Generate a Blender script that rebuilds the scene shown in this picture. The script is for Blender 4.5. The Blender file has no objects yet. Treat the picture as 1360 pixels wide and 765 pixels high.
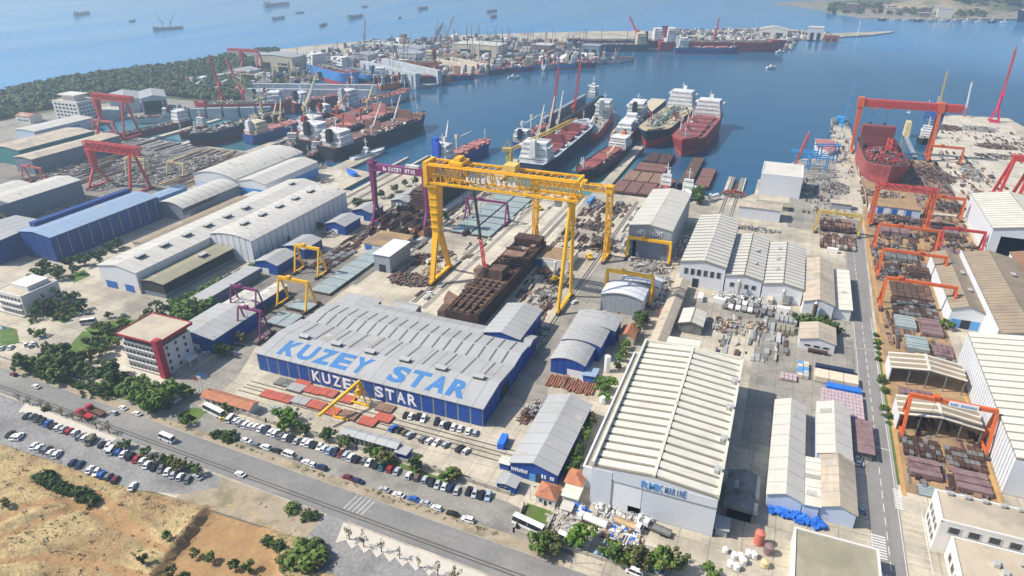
import bpy, math, random
from mathutils import Vector

# ------------------------------------------------------------------ camera
scene = bpy.context.scene
COL = scene.collection
FOCAL, CAM_H = 905.0, 160.0
PITCH, YAW = math.atan(455.5 / FOCAL), math.radians(21.8)
cam_data = bpy.data.cameras.new("camera")
cam_data.sensor_width = 36.0
cam_data.lens = 36.0 * FOCAL / 1360.0
cam_data.clip_start = 1.0
cam_data.clip_end = 60000.0
cam = bpy.data.objects.new("camera", cam_data)
cam.location = (0, 0, CAM_H)
cam.rotation_euler = (math.pi / 2 - PITCH, 0, YAW)
COL.objects.link(cam)
scene.camera = cam

# ------------------------------------------------------------------ sky, sun, exposure
SUN_EL = math.radians(47)
SUN_AZ = (-0.93, -0.37)            # site direction towards the sun
world = bpy.data.worlds.new("World")
scene.world = world
world.use_nodes = True
wn = world.node_tree.nodes
sky = wn.new("ShaderNodeTexSky")
sky.sky_type = 'NISHITA'
sky.sun_disc = False
sky.sun_elevation = SUN_EL
sky.sun_rotation = math.atan2(SUN_AZ[0], SUN_AZ[1])
sky.altitude = 100
sky.dust_density = 2.2
sky.ozone_density = 4.0
bg = wn["Background"]
bg.inputs["Strength"].default_value = 0.12
world.node_tree.links.new(sky.outputs[0], bg.inputs["Color"])
sun_data = bpy.data.lights.new("sun", 'SUN')
sun_data.energy = 5.0
sun_data.angle = math.radians(0.6)
sun_data.color = (1.0, 0.93, 0.83)
sun = bpy.data.objects.new("sun", sun_data)
sv = Vector((SUN_AZ[0], SUN_AZ[1], math.tan(SUN_EL) * math.hypot(*SUN_AZ)))
sun.rotation_euler = sv.to_track_quat('Z', 'Y').to_euler()
sun.location = (-200, -100, 400)
COL.objects.link(sun)
scene.view_settings.view_transform = 'Standard'
scene.view_settings.look = 'None'
scene.view_settings.exposure = 0.38
scene.view_settings.gamma = 1.0
scene.cycles.volume_bounces = 0
scene.cycles.max_bounces = 6
scene.cycles.volume_step_rate = 10

# ------------------------------------------------------------------ survey: photo point -> site point on the level plane z
_cp, _sp, _cy, _sy = math.cos(PITCH), math.sin(PITCH), math.cos(YAW), math.sin(YAW)
def site(u, v, z=0.0):
    x, y = (u - 680.0) / FOCAL, (v - 382.5) / FOCAL
    f, d = _cp - y * _sp, -(y * _cp + _sp)
    t = (z - CAM_H) / d
    return (t * (x * _cy - f * _sy), t * (x * _sy + f * _cy))

RND = random.Random(7)
WATER_Z = -2.0
HAZE_DENSITY = 0.00030

# ------------------------------------------------------------------ materials
MATS = {}
def M(key, col=None, rough=0.7, var=0.18, scale=0.25, metal=0.0, spec=0.3, corr=None, corr_amt=0.25, second=None, sec_scale=0.05,
      sec_lo=0.5, sec_hi=0.62, fine=0.0, streak=None, joints=0):
    """procedural paint/metal/ground: base colour, two noises, optional corrugation bump and a second worn colour"""
    if col is None:
        return MATS[key]
    m = bpy.data.materials.new(key)
    m.use_nodes = True
    nt = m.node_tree
    N, L = nt.nodes, nt.links
    b = N["Principled BSDF"]
    b.inputs["Roughness"].default_value = rough
    b.inputs["Metallic"].default_value = metal
    b.inputs["Specular IOR Level"].default_value = spec
    geo = N.new("ShaderNodeNewGeometry")
    pos = geo.outputs["Position"]
    def noise(sc, det=5, vec=None, rg=0.6):
        n = N.new("ShaderNodeTexNoise")
        n.inputs["Scale"].default_value = sc
        n.inputs["Detail"].default_value = det
        n.inputs["Roughness"].default_value = rg
        L.new(vec or pos, n.inputs["Vector"])
        return n.outputs["Fac"]
    def mrange(v, a, bb, c, d):
        r = N.new("ShaderNodeMapRange")
        for i, x in enumerate((a, bb, c, d)):
            r.inputs[i + 1].default_value = x
        L.new(v, r.inputs[0])
        return r.outputs[0]
    def mix(fac, a, bcol, mode='MIX'):
        x = N.new("ShaderNodeMix")
        x.data_type = 'RGBA'
        x.blend_type = mode
        for sock, val in ((x.inputs[0], fac), (x.inputs[6], a), (x.inputs[7], bcol)):
            if isinstance(val, (int, float)):
                sock.default_value = val
            elif isinstance(val, tuple):
                sock.default_value = (*val[:3], 1)
            else:
                L.new(val, sock)
        return x.outputs[2]
    c = tuple(col)
    if second:
        c = mix(mrange(noise(sec_scale, 7), sec_lo, sec_hi, 0, 1), c, tuple(second))
    if streak:
        mp = N.new("ShaderNodeMapping")
        mp.inputs["Scale"].default_value = streak[:3]
        L.new(pos, mp.inputs["Vector"])
        c = mix(mrange(noise(1.0, 6, mp.outputs[0]), 0.52, 0.75, 0, streak[4]), c, tuple(streak[3]))
    v1 = mrange(noise(scale, 6), 0.25, 0.75, 1 - var, 1 + var)
    comb = N.new("ShaderNodeCombineColor")
    for i in range(3):
        L.new(v1, comb.inputs[i])
    c = mix(1.0, c, comb.outputs[0], 'MULTIPLY')
    if fine:
        v2 = mrange(noise(scale * 9, 4, None, 0.75), 0.3, 0.7, 1 - fine, 1 + fine)
        comb2 = N.new("ShaderNodeCombineColor")
        for i in range(3):
            L.new(v2, comb2.inputs[i])
        c = mix(1.0, c, comb2.outputs[0], 'MULTIPLY')
    if joints:
        br = N.new("ShaderNodeTexBrick")
        br.inputs["Scale"].default_value = 1.0 / joints
        br.inputs["Mortar Size"].default_value = .012
        br.inputs["Brick Width"].default_value = 1.0; br.inputs["Row Height"].default_value = .8
        br.inputs["Color1"].default_value = (1.04, 1.03, 1.0, 1); br.inputs["Color2"].default_value = (.93, .935, .95, 1); br.inputs["Mortar"].default_value = (.55, .54, .52, 1)
        br.offset = 0
        L.new(pos, br.inputs["Vector"])
        c = mix(1.0, c, br.outputs["Color"], 'MULTIPLY')
    L.new(c, b.inputs["Base Color"])
    if corr:
        w = N.new("ShaderNodeTexWave")
        w.bands_direction = corr[0]
        w.inputs["Scale"].default_value = corr[1]
        L.new(pos, w.inputs["Vector"])
        bm = N.new("ShaderNodeBump")
        bm.inputs["Strength"].default_value = corr_amt
        bm.inputs["Distance"].default_value = 0.2
        L.new(w.outputs["Fac"], bm.inputs["Height"])
        L.new(bm.outputs[0], b.inputs["Normal"])
    MATS[key] = m
    return m

# ground and surfaces
M('concrete', (.48, .43, .335), .9, .2, .09, fine=.16, second=(.27, .245, .20), sec_scale=.03, sec_lo=.44, sec_hi=.66, streak=(.35, .03, 1, (.25, .23, .19), .5), joints=9)
M('yard_grey', (.29, .27, .23), .9, .2, .08, fine=.16, second=(.19, .18, .155), sec_scale=.05, streak=(.3, .04, 1, (.16, .15, .13), .55), joints=7)
M('yard_dark', (.20, .18, .15), .9, .25, .1, fine=.2, second=(.12, .11, .095), sec_scale=.06, streak=(.3, .03, 1, (.33, .29, .23), .6))
M('pale_concrete', (.54, .495, .40), .9, .14, .07, fine=.12, second=(.40, .365, .295), sec_scale=.05, streak=(.4, .03, 1, (.30, .275, .225), .5), joints=11)
M('asphalt', (.20, .195, .185), .9, .16, .08, fine=.14, second=(.25, .24, .22), sec_scale=.03, streak=(.02, .5, 1, (.15, .148, .143), .6))
M('asphalt_right', (.225, .215, .20), .9, .12, .06, fine=.1, streak=(.6, .02, 1, (.17, .165, .155), .7))
M('lot', (.25, .235, .205), .9, .18, .1, fine=.16, second=(.165, .158, .145), sec_scale=.09, sec_lo=.48, sec_hi=.66)
M('gravel', (.24, .235, .225), .95, .18, .09, fine=.3, second=(.18, .175, .17), sec_scale=.07)
M('verge', (.33, .27, .19), .95, .2, .2, fine=.25, second=(.22, .19, .12), sec_scale=.12)
M('kerb', (.34, .32, .28), .85, .2, .4)
M('dark_kerb', (.10, .097, .09), .85, .2, .4)
M('paving', (.52, .48, .41), .85, .08, .3)
M('lawn', (.085, .15, .03), .95, .3, .3, fine=.3, second=(.12, .14, .045), sec_scale=.12)
M('line_white', (.62, .61, .58), .8, .2, .8)
M('rust_ground', (.33, .22, .115), .95, .25, .1, fine=.2, second=(.24, .17, .11), sec_scale=.09)
M('ochre_strip', (.45, .26, .10), .95, .2, .3)
M('rail_steel', (.10, .085, .07), .6, .2, .5, .4)
# cladding
M('white_roof', (.51, .49, .435), .55, .08, .08, corr=('Y', 1.2), corr_amt=.1, streak=(.05, .7, 1, (.40, .37, .31), .6))
M('cream_roof', (.60, .575, .49), .55, .08, .1, second=(.52, .49, .41), sec_scale=.12, sec_lo=.5, sec_hi=.7, streak=(.06, .9, 1, (.44, .40, .32), .6))
M('roof_gap', (.17, .155, .125), .7, .1, .2)
M('grey_roof', (.34, .345, .34), .5, .06, .07, corr=('X', 1.0), corr_amt=.12, streak=(.8, .04, 1, (.36, .36, .35), .5))
M('grey_roof_y', (.34, .345, .34), .5, .06, .07, corr=('Y', 1.0), corr_amt=.12, streak=(.04, .8, 1, (.34, .34, .33), .5))
M('light_grey_roof', (.37, .375, .37), .5, .06, .07, corr=('X', 1.4), corr_amt=.06, second=(.31, .305, .29), sec_scale=.08, sec_lo=.5, sec_hi=.75, streak=(.8, .04, 1, (.30, .30, .285), .6))
M('skylight', (.13, .13, .12), .5, .1, .3)
M('roof_seam', (.25, .24, .22), .8, .2, .3)
M('roof_patch', (.33, .31, .27), .7, .15, .3, second=(.45, .43, .39), sec_scale=.2)
M('brown_roof', (.30, .24, .165), .8, .15, .1, corr=('Y', 1.0), corr_amt=.2, second=(.26, .20, .15), sec_scale=.06, streak=(.05, .6, 1, (.22, .175, .13), .6))
M('beige_roof', (.46, .39, .295), .8, .14, .1, second=(.35, .30, .235), sec_scale=.07, streak=(.2, .06, 1, (.29, .25, .20), .5))
M('rust_roof', (.26, .145, .085), .85, .2, .15, second=(.19, .11, .07), sec_scale=.08)
M('olive_roof', (.27, .25, .175), .85, .15, .1, second=(.33, .30, .22), sec_scale=.08, streak=(.3, .05, 1, (.2, .185, .13), .5))
M('terracotta', (.42, .17, .09), .85, .2, .5, corr=('Y', 1.5), corr_amt=.3, second=(.34, .15, .09), sec_scale=.3)
M('blue_roof', (.25, .335, .45), .5, .06, .1)
M('white_wall', (.66, .67, .68), .6, .05, .1, corr=('X', 1.0), corr_amt=.08, streak=(1, 1, .05, (.5, .5, .49), .4))
M('white_panel', (.61, .63, .66), .55, .04, .15, streak=(.5, .5, .03, (.53, .54, .55), .35))
M('pale_blue_wall', (.50, .58, .70), .6, .06, .1, streak=(1, 1, .05, (.4, .45, .52), .4))
M('grey_wall', (.30, .33, .36), .6, .08, .1, streak=(1, 1, .05, (.2, .22, .24), .5))
M('slate_wall', (.17, .20, .25), .6, .12, .1, streak=(1, 1, .05, (.11, .125, .15), .6))
M('dark_wall', (.035, .037, .035), .8, .3, .2)
M('blue_wall', (.018, .07, .30), .5, .12, .2, streak=(1, 1, .06, (.03, .07, .2), .5))
M('blue_wall_dull', (.018, .05, .21), .55, .12, .2, streak=(1, 1, .06, (.025, .05, .14), .6))
M('panel_joint', (.24, .26, .27), .6, .1, .3)
M('rib_yellow', (.34, .30, .18), .7, .15, .3)
M('sky_blue', (.10, .30, .62), .5, .1, .3)
M('letter_blue', (.058, .185, .41), .6, .06, .3)
M('letter_white', (.80, .80, .80), .6, .03, .3)
M('teal_wall', (.05, .20, .20), .6, .15, .2)
M('beige_wall', (.55, .48, .37), .8, .1, .3)
M('plaster', (.64, .62, .58), .8, .06, .3, streak=(1, 1, .1, (.55, .53, .49), .4))
M('office_red', (.36, .03, .05), .6, .12, .3)
M('glass', (.035, .045, .055), .12, .2, .5, spec=.6)
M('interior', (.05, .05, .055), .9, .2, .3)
M('vent', (.50, .50, .48), .5, .1, .5, .3)
M('vent_dark', (.06, .06, .06), .6, .2, .5)
M('door_blue', (.03, .13, .42), .5, .1, .4)
M('door_white', (.74, .75, .76), .5, .05, .4)
M('door_dark', (.03, .035, .04), .7, .2, .4)
# cranes and machines
M('yellow', (.80, .43, .012), .5, .1, .2, second=(.66, .33, .02), sec_scale=.3, sec_lo=.55, sec_hi=.75, streak=(.6, .6, .1, (.42, .24, .06), .45))
M('pale_yellow', (.62, .45, .12), .55, .12, .2)
M('purple', (.21, .045, .13), .5, .1, .2)
M('orange', (.60, .125, .03), .55, .15, .3, second=(.48, .13, .06), sec_scale=.4)
M('crane_red', (.50, .055, .045), .55, .15, .3, second=(.40, .07, .06), sec_scale=.3)
M('crane_pink', (.62, .03, .10), .5, .1, .3)
M('faded_red', (.48, .12, .10), .6, .15, .3)
M('crane_blue', (.04, .28, .62), .5, .15, .3)
M('crane_pale', (.60, .60, .55), .55, .12, .3, second=(.45, .40, .30), sec_scale=.4)
M('buff', (.60, .49, .26), .6, .12, .3)
M('cable', (.03, .03, .03), .7, 0, 1)
M('machine_yellow', (.75, .50, .03), .5, .1, .5)
# steel
M('rust', (.10, .06, .045), .9, .3, .4, fine=.25, second=(.16, .095, .065), sec_scale=.25)
M('rust_dark', (.06, .034, .028), .9, .35, .4, fine=.2, second=(.11, .06, .045), sec_scale=.25)
M('rust_light', (.24, .15, .105), .9, .25, .4, fine=.2, second=(.2, .11, .08), sec_scale=.25)
M('primer', (.42, .10, .065), .8, .2, .3, second=(.32, .10, .08), sec_scale=.2)
M('primer_pink', (.22, .145, .145), .8, .2, .25, fine=.15, second=(.16, .10, .10), sec_scale=.2)
M('steel_grey', (.20, .205, .20), .6, .25, .4, .2, fine=.15, second=(.13, .12, .11), sec_scale=.3)
M('steel_green', (.26, .315, .31), .6, .12, .25, second=(.30, .35, .345), sec_scale=.3)
M('steel_pale', (.36, .365, .355), .6, .2, .4, .1, second=(.3, .29, .27), sec_scale=.4)
M('pipe_rust', (.26, .115, .07), .8, .25, .5, second=(.38, .19, .12), sec_scale=.6)
M('timber', (.45, .33, .19), .85, .2, .6)
M('tarp_blue', (.03, .16, .60), .5, .15, .6)
M('tarp_grey', (.45, .44, .42), .7, .2, .5)
M('pink_goods', (.47, .37, .385), .8, .14, .8, second=(.37, .27, .30), sec_scale=.9)
M('cream_goods', (.62, .52, .40), .8, .12, .6)
M('tank_white', (.74, .73, .70), .5, .08, .4)
M('tank_red', (.55, .16, .11), .5, .12, .4)
M('stone_block', (.38, .345, .29), .9, .2, .5, fine=.15)
# ships
for k, c in dict(hull_red=(.34, .035, .03), hull_dark_red=(.16, .03, .035), hull_maroon=(.22, .055, .055), hull_navy=(.02, .028, .075), hull_blue=(.03, .075, .28),
                 hull_bright_blue=(.05, .22, .55), hull_black=(.022, .023, .028), dock_hull=(.33, .075, .07), hull_orange=(.62, .12, .03), hull_grey=(.27, .30, .33),
                 hull_light_grey=(.45, .48, .50), deck_red=(.30, .085, .07), deck_grey=(.30, .31, .29), deck_green=(.20, .27, .23), deck_buff=(.42, .36, .23),
                 hatch_maroon=(.26, .075, .07), hatch_brown=(.20, .10, .075), hatch_pink=(.42, .17, .15), ship_white=(.68, .68, .66), ship_cream=(.62, .55, .38),
                 funnel_blue=(.02, .10, .50), boot_red=(.42, .07, .05)).items():
    M(k, c, .55, .16, .15, second=tuple(x * .72 + .02 for x in c), sec_scale=.12, sec_lo=.5, sec_hi=.68, streak=(.5, .5, .08, tuple(x * .55 + .025 for x in c), .5))
# vegetation
def leaf_mat(key, a, b):
    m = bpy.data.materials.new(key)
    m.use_nodes = True
    N, L = m.node_tree.nodes, m.node_tree.links
    p = N["Principled BSDF"]
    p.inputs["Roughness"].default_value = .75
    p.inputs["Specular IOR Level"].default_value = .15
    g = N.new("ShaderNodeNewGeometry")
    r = N.new("ShaderNodeMix"); r.data_type = 'RGBA'
    r.inputs[6].default_value = (*a, 1); r.inputs[7].default_value = (*b, 1)
    L.new(g.outputs["Random Per Island"], r.inputs[0])
    L.new(r.outputs[2], p.inputs["Base Color"])
    MATS[key] = m
leaf_mat('leaf_green', (.045, .09, .016), (.15, .215, .05))
leaf_mat('leaf_bright', (.06, .13, .016), (.14, .24, .04))
leaf_mat('leaf_dark', (.024, .052, .016), (.085, .125, .036))
leaf_mat('leaf_olive', (.07, .085, .025), (.16, .16, .06))
leaf_mat('leaf_dry', (.14, .10, .045), (.24, .18, .09))
leaf_mat('leaf_wood', (.04, .062, .022), (.13, .155, .06))
M('bark', (.12, .085, .055), .9, .2, 1)
# vehicles
CAR = dict(white=(.74, .74, .74), silver=(.42, .44, .46), grey=(.16, .17, .18), black=(.018, .019, .022), navy=(.02, .035, .09), blue=(.03, .12, .42),
           red=(.38, .025, .03), maroon=(.14, .02, .035), brown=(.16, .11, .08), teal=(.03, .17, .19), yellow=(.60, .42, .03), olive=(.14, .13, .07), light_blue=(.30, .42, .54))
for k, c in CAR.items():
    M('paint_' + k, c, .28, .03, .5, spec=.5)
M('tyre', (.02, .02, .02), .9, .1, 1)
M('car_glass', (.02, .025, .03), .1, .1, 1, spec=.6)

# ------------------------------------------------------------------ mesh builder
class MB:
    def __init__(s):
        s.v, s.f, s.m = [], [], []
    def face(s, pts, m=0):
        i = len(s.v)
        s.v += [tuple(p) for p in pts]
        s.f.append(tuple(range(i, i + len(pts))))
        s.m.append(m)
    def hexa(s, p, m=0):
        i = len(s.v)
        s.v += [tuple(q) for q in p]
        for a in ((0, 3, 2, 1), (4, 5, 6, 7), (0, 1, 5, 4), (1, 2, 6, 5), (2, 3, 7, 6), (3, 0, 4, 7)):
            s.f.append(tuple(i + k for k in a)); s.m.append(m)
        return s
    def box(s, x0, x1, y0, y1, z0, z1, m=0):
        return s.hexa([(x0, y0, z0), (x1, y0, z0), (x1, y1, z0), (x0, y1, z0), (x0, y0, z1), (x1, y0, z1), (x1, y1, z1), (x0, y1, z1)], m)
    def rbox(s, c, size, rz=0, tilt=0, m=0):
        """box turned by rz about z and tipped by tilt"""
        ca, sa, ct, st = math.cos(rz), math.sin(rz), math.cos(tilt), math.sin(tilt)
        p = []
        for dz in (-1, 1):
            for dx, dy in ((-1, -1), (1, -1), (1, 1), (-1, 1)):
                x, y, z = dx * size[0] / 2, dy * size[1] / 2, dz * size[2] / 2
                x, z = x * ct - z * st, x * st + z * ct
                p.append((c[0] + x * ca - y * sa, c[1] + x * sa + y * ca, c[2] + z))
        return s.hexa(p, m)
    def bar(s, p, q, w, h=None, m=0):
        p, q = Vector(p), Vector(q)
        d = (q - p)
        if d.length < 1e-6:
            return s
        d.normalize()
        up = Vector((0, 0, 1)) if abs(d.z) < .9 else Vector((0, 1, 0))
        a = d.cross(up).normalized(); b = a.cross(d).normalized()
        a, b = a * w / 2, b * (h or w) / 2
        return s.hexa([p - a - b, p + a - b, p + a + b, p - a + b, q - a - b, q + a - b, q + a + b, q - a + b], m)
    def tube(s, p, q, r0, r1=None, n=8, m=0):
        p, q = Vector(p), Vector(q)
        r1 = r0 if r1 is None else r1
        d = (q - p).normalized()
        up = Vector((0, 0, 1)) if abs(d.z) < .9 else Vector((1, 0, 0))
        a = d.cross(up).normalized(); b = a.cross(d).normalized()
        i = len(s.v)
        for k in range(n):
            t = 2 * math.pi * k / n
            o = a * math.cos(t) + b * math.sin(t)
            s.v += [tuple(p + o * r0), tuple(q + o * r1)]
        for k in range(n):
            j = (k + 1) % n
            s.f.append((i + 2 * k, i + 2 * j, i + 2 * j + 1, i + 2 * k + 1)); s.m.append(m)
        s.f.append(tuple(i + 2 * k for k in range(n))[::-1]); s.m.append(m)
        s.f.append(tuple(i + 2 * k + 1 for k in range(n))); s.m.append(m)
        return s
    def prism(s, poly, z0, z1, m=0, ms=None):
        i, n = len(s.v), len(poly)
        s.v += [(p[0], p[1], z0) for p in poly] + [(p[0], p[1], z1) for p in poly]
        s.f.append(tuple(range(i + n, i + 2 * n))); s.m.append(m)
        s.f.append(tuple(range(i, i + n))[::-1]); s.m.append(m)
        for k in range(n):
            j = (k + 1) % n
            s.f.append((i + k, i + j, i + n + j, i + n + k)); s.m.append(m if ms is None else ms)
        return s
    def lattice(s, p, q, w, h, n, t, m=0):
        """four chords with zig-zag bracing on every side"""
        p, q = Vector(p), Vector(q)
        d = (q - p).normalized()
        up = Vector((0, 0, 1)) if abs(d.z) < .9 else Vector((0, 1, 0))
        a = d.cross(up).normalized() * w / 2; b = d.cross(up).normalized().cross(d).normalized() * h / 2
        cor = (-a - b, a - b, a + b, -a + b)
        for c in cor:
            s.bar(p + c, q + c, t * 1.4, None, m)
        for k in range(n):
            u0, u1 = p.lerp(q, k / n), p.lerp(q, (k + 1) / n)
            for e in range(4):
                c0, c1 = cor[e], cor[(e + 1) % 4]
                if k % 2:
                    c0, c1 = c1, c0
                s.bar(u0 + c0, u1 + c1, t, None, m)
                s.bar(u0 + cor[e], u0 + cor[(e + 1) % 4], t, None, m)
        return s
    def mesh(s, name):
        me = bpy.data.meshes.new(name)
        me.from_pydata(s.v, [], s.f)
        me.polygons.foreach_set("material_index", s.m)
        me.update()
        return me

def obj(name, mb, mats, parent=None, loc=None, rotz=0.0):
    me = mb.mesh(name) if isinstance(mb, MB) else mb
    if mats is not None:
        if isinstance(mats, str):
            mats = (mats,)
        if not len(me.materials):
            for k in mats:
                me.materials.append(MATS[k])
    o = bpy.data.objects.new(name, me)
    if loc is not None:
        o.location = loc
    if rotz:
        o.rotation_euler = (0, 0, rotz)
    o.parent = parent
    COL.objects.link(o)
    return o
LABELS = {}
def tag(o, label, cat, group=None, kind=None):
    if kind != 'structure' and label in LABELS:
        print("DUPLICATE LABEL", label)
    LABELS[label] = 1
    o["label"], o["category"] = label, cat
    if group:
        o["group"] = group
    if kind:
        o["kind"] = kind
    return o
def thing(name, label, cat, loc=(0, 0, 0), rotz=0.0, group=None, kind=None):
    o = bpy.data.objects.new(name, None)
    o.empty_display_size = 1.0
    o.location, o.rotation_euler = loc, (0, 0, rotz)
    COL.objects.link(o)
    return tag(o, label, cat, group, kind)
def structure(name, mb, mats, label):
    o = obj(name, mb, mats)
    o["kind"] = "structure"; o["label"] = label; o["category"] = name.split("_")[-1]
    return o
_ONES = "first second third fourth fifth sixth seventh eighth ninth tenth eleventh twelfth thirteenth fourteenth fifteenth sixteenth seventeenth eighteenth nineteenth".split()
_TENS = {2: "twenty", 3: "thirty", 4: "forty", 5: "fifty", 6: "sixty"}
def nth(i):
    i += 1
    if i < 20:
        return _ONES[i - 1]
    t, r = divmod(i, 10)
    return {2: "twentieth", 3: "thirtieth", 4: "fortieth", 5: "fiftieth", 6: "sixtieth"}[t] if r == 0 else _TENS[t] + "-" + _ONES[r - 1]

def letters(text, parent, mat, o, xdir, updir, width, height, depth=.12, bold=.02, name='letter', gap=.12, fit=None):
    """each character a mesh of its own, laid out from o along xdir, standing along updir"""
    xd, ud = Vector(xdir).normalized(), Vector(updir).normalized()
    nd = xd.cross(ud)
    cell = width / len(text)
    cache = {}
    for i, ch in enumerate(text):
        if ch == ' ':
            continue
        cu = bpy.data.curves.new(name, 'FONT')
        cu.body = ch
        cu.offset = bold
        cu.extrude = .5
        cu.resolution_u = 3
        tmp = bpy.data.objects.new(name, cu)
        me = bpy.data.meshes.new_from_object(tmp)
        bpy.data.objects.remove(tmp); bpy.data.curves.remove(cu)
        xs = [v.co.x for v in me.vertices]; ys = [v.co.y for v in me.vertices]
        x0, x1, y0, y1 = min(xs), max(xs), min(ys), max(ys)
        w = cell * (1 - gap) * (.25 if ch == 'I' else 1)
        sx, sy = w / (x1 - x0), height / (y1 - y0)
        base = Vector(o) + xd * (i * cell + (cell - w) / 2)
        for v in me.vertices:
            p = base + xd * ((v.co.x - x0) * sx) + ud * ((v.co.y - y0) * sy) + nd * (depth if v.co.z > 0 else 0)
            v.co = p
        me.materials.clear()
        me.name = name
        obj(name, me, mat, parent)
# ================================================================== SETTING
# ---- sea
def water_material():
    m = bpy.data.materials.new('sea_water'); m.use_nodes = True
    N, L = m.node_tree.nodes, m.node_tree.links
    p = N["Principled BSDF"]
    p.inputs["Roughness"].default_value = .16
    p.inputs["IOR"].default_value = 1.33
    g = N.new("ShaderNodeNewGeometry")
    def noise(sc, det, stretch=None, rough=.6):
        n = N.new("ShaderNodeTexNoise"); n.inputs["Scale"].default_value = sc; n.inputs["Detail"].default_value = det
        n.inputs["Roughness"].default_value = rough
        if stretch:
            mp = N.new("ShaderNodeMapping"); mp.inputs["Scale"].default_value = stretch; mp.inputs["Rotation"].default_value = (0, 0, .35)
            L.new(g.outputs["Position"], mp.inputs[0]); L.new(mp.outputs[0], n.inputs["Vector"])
        else:
            L.new(g.outputs["Position"], n.inputs["Vector"])
        return n.outputs["Fac"]
    def mr(v, a, b, c=0., d=1.):
        r = N.new("ShaderNodeMapRange"); r.interpolation_type = 'SMOOTHSTEP'
        for i, x in enumerate((a, b, c, d)):
            r.inputs[i + 1].default_value = x
        L.new(v, r.inputs[0]); return r.outputs[0]
    def mixc(f, a, b):
        x = N.new("ShaderNodeMix"); x.data_type = 'RGBA'
        L.new(f, x.inputs[0])
        for s_, v in ((x.inputs[6], a), (x.inputs[7], b)):
            if isinstance(v, tuple):
                s_.default_value = (*v, 1)
            else:
                L.new(v, s_)
        return x.outputs[2]
    c = mixc(mr(noise(.006, 6, (1, .25, 1)), .4, .65), (.055, .20, .40), (.072, .235, .45))  # open sea base brightened and blued: far haze and sky glare painted in
    # harbour tone first, then silty shallow water in the basins near the quays
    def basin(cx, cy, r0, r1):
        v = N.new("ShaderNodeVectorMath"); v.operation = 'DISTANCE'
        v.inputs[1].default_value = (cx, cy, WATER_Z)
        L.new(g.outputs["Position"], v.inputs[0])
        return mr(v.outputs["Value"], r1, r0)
    c = mixc(basin(-60, 700, 380, 900), c, (.016, .078, .150))  # harbour mask, leaves the painted far brightness to the open sea
    c = mixc(basin(-150, 490, 20, 95), c, (.10, .235, .205))
    c = mixc(basin(-560, 510, 30, 110), c, (.06, .20, .22))
    c = mixc(basin(-470, 470, 10, 60), c, (.05, .15, .17))
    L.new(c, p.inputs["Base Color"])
    b1 = N.new("ShaderNodeBump"); b1.inputs["Strength"].default_value = .12; b1.inputs["Distance"].default_value = .3
    L.new(noise(.30, 4, (1, .45, 1)), b1.inputs["Height"])
    b2 = N.new("ShaderNodeBump"); b2.inputs["Strength"].default_value = .10; b2.inputs["Distance"].default_value = 1.0
    L.new(noise(.045, 3, (1, .3, 1)), b2.inputs["Height"]); L.new(b1.outputs[0], b2.inputs["Normal"])
    L.new(b2.outputs[0], p.inputs["Normal"])
    L.new(mr(noise(.004, 5, (1, .2, 1)), .35, .7, .10, .28), p.inputs["Roughness"])
    MATS['sea_water'] = m
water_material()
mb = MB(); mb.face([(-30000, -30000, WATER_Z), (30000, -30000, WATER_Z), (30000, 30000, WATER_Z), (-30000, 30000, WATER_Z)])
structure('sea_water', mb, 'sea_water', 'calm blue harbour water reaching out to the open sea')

# ---- land: the mainland yards and the yard peninsula
COAST = [(-1300, -2500), (-1250, 100), (-1000, 400), (-868, 538), (-892, 613), (-888, 688), (-838, 794), (-848, 941), (-802, 1062), (-756, 1138),
         (-652, 1190), (-637, 1284), (-541, 1363), (-383, 1475), (-238, 1535), (-98, 1650), (-7, 1655), (51, 1600), (172, 1692), (178, 1680), (134, 1608), (-4, 1470),
         (-10, 1330), (-40, 1320), (-225, 1240), (-350, 1195), (-330, 1110), (-274, 1062), (-306, 1028), (-337, 985), (-378, 968), (-412, 905),
         (-440, 880), (-480, 850), (-560, 830), (-590, 760), (-560, 690), (-575, 600), (-604, 562), (-622, 524), (-640, 505), (-640, 470), (-600, 455), (-432, 455), (-432, 560),
         (-424, 560), (-424, 452), (-392, 446), (-334, 442), (-333, 492), (-319, 497), (-319, 446), (-293, 441), (-293, 398), (-285, 398), (-285, 453), (-208, 455), (-207, 520),
         (-194, 520), (-194, 455), (-121, 452), (-121, 598), (-113, 598), (-113, 462), (-52, 464), (-45, 482), (-34, 484), (-34, 486), (-18, 490), (-12, 500), (-12, 536), (3, 556),
         (5, 580), (16, 606), (38, 624), (43, 700), (45, 745), (60, 745), (61, 640), (118, 640), (123, 668), (155, 844), (214, 849), (222, 790), (300, 800), (330, 870), (900, 900), (2500, 800), (2500, -2500),
         (300, -2500), (300, 104), (-100, 104), (-101, 116), (-300, 110), (-1000, 60), (-1000, -2500)]
mb = MB(); mb.prism(COAST, -5, 0, 0, 1)
structure('ground', mb, ('concrete', 'kerb'), 'dusty concrete shipyard ground with vertical quay walls')

def sheet(name, poly, z, mat, label, thick=.0):
    mb = MB()
    if thick:
        mb.prism(poly, z - thick, z)
    else:
        mb.face([(p[0], p[1], z) for p in poly])
    return structure(name, mb, mat, label)

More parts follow.
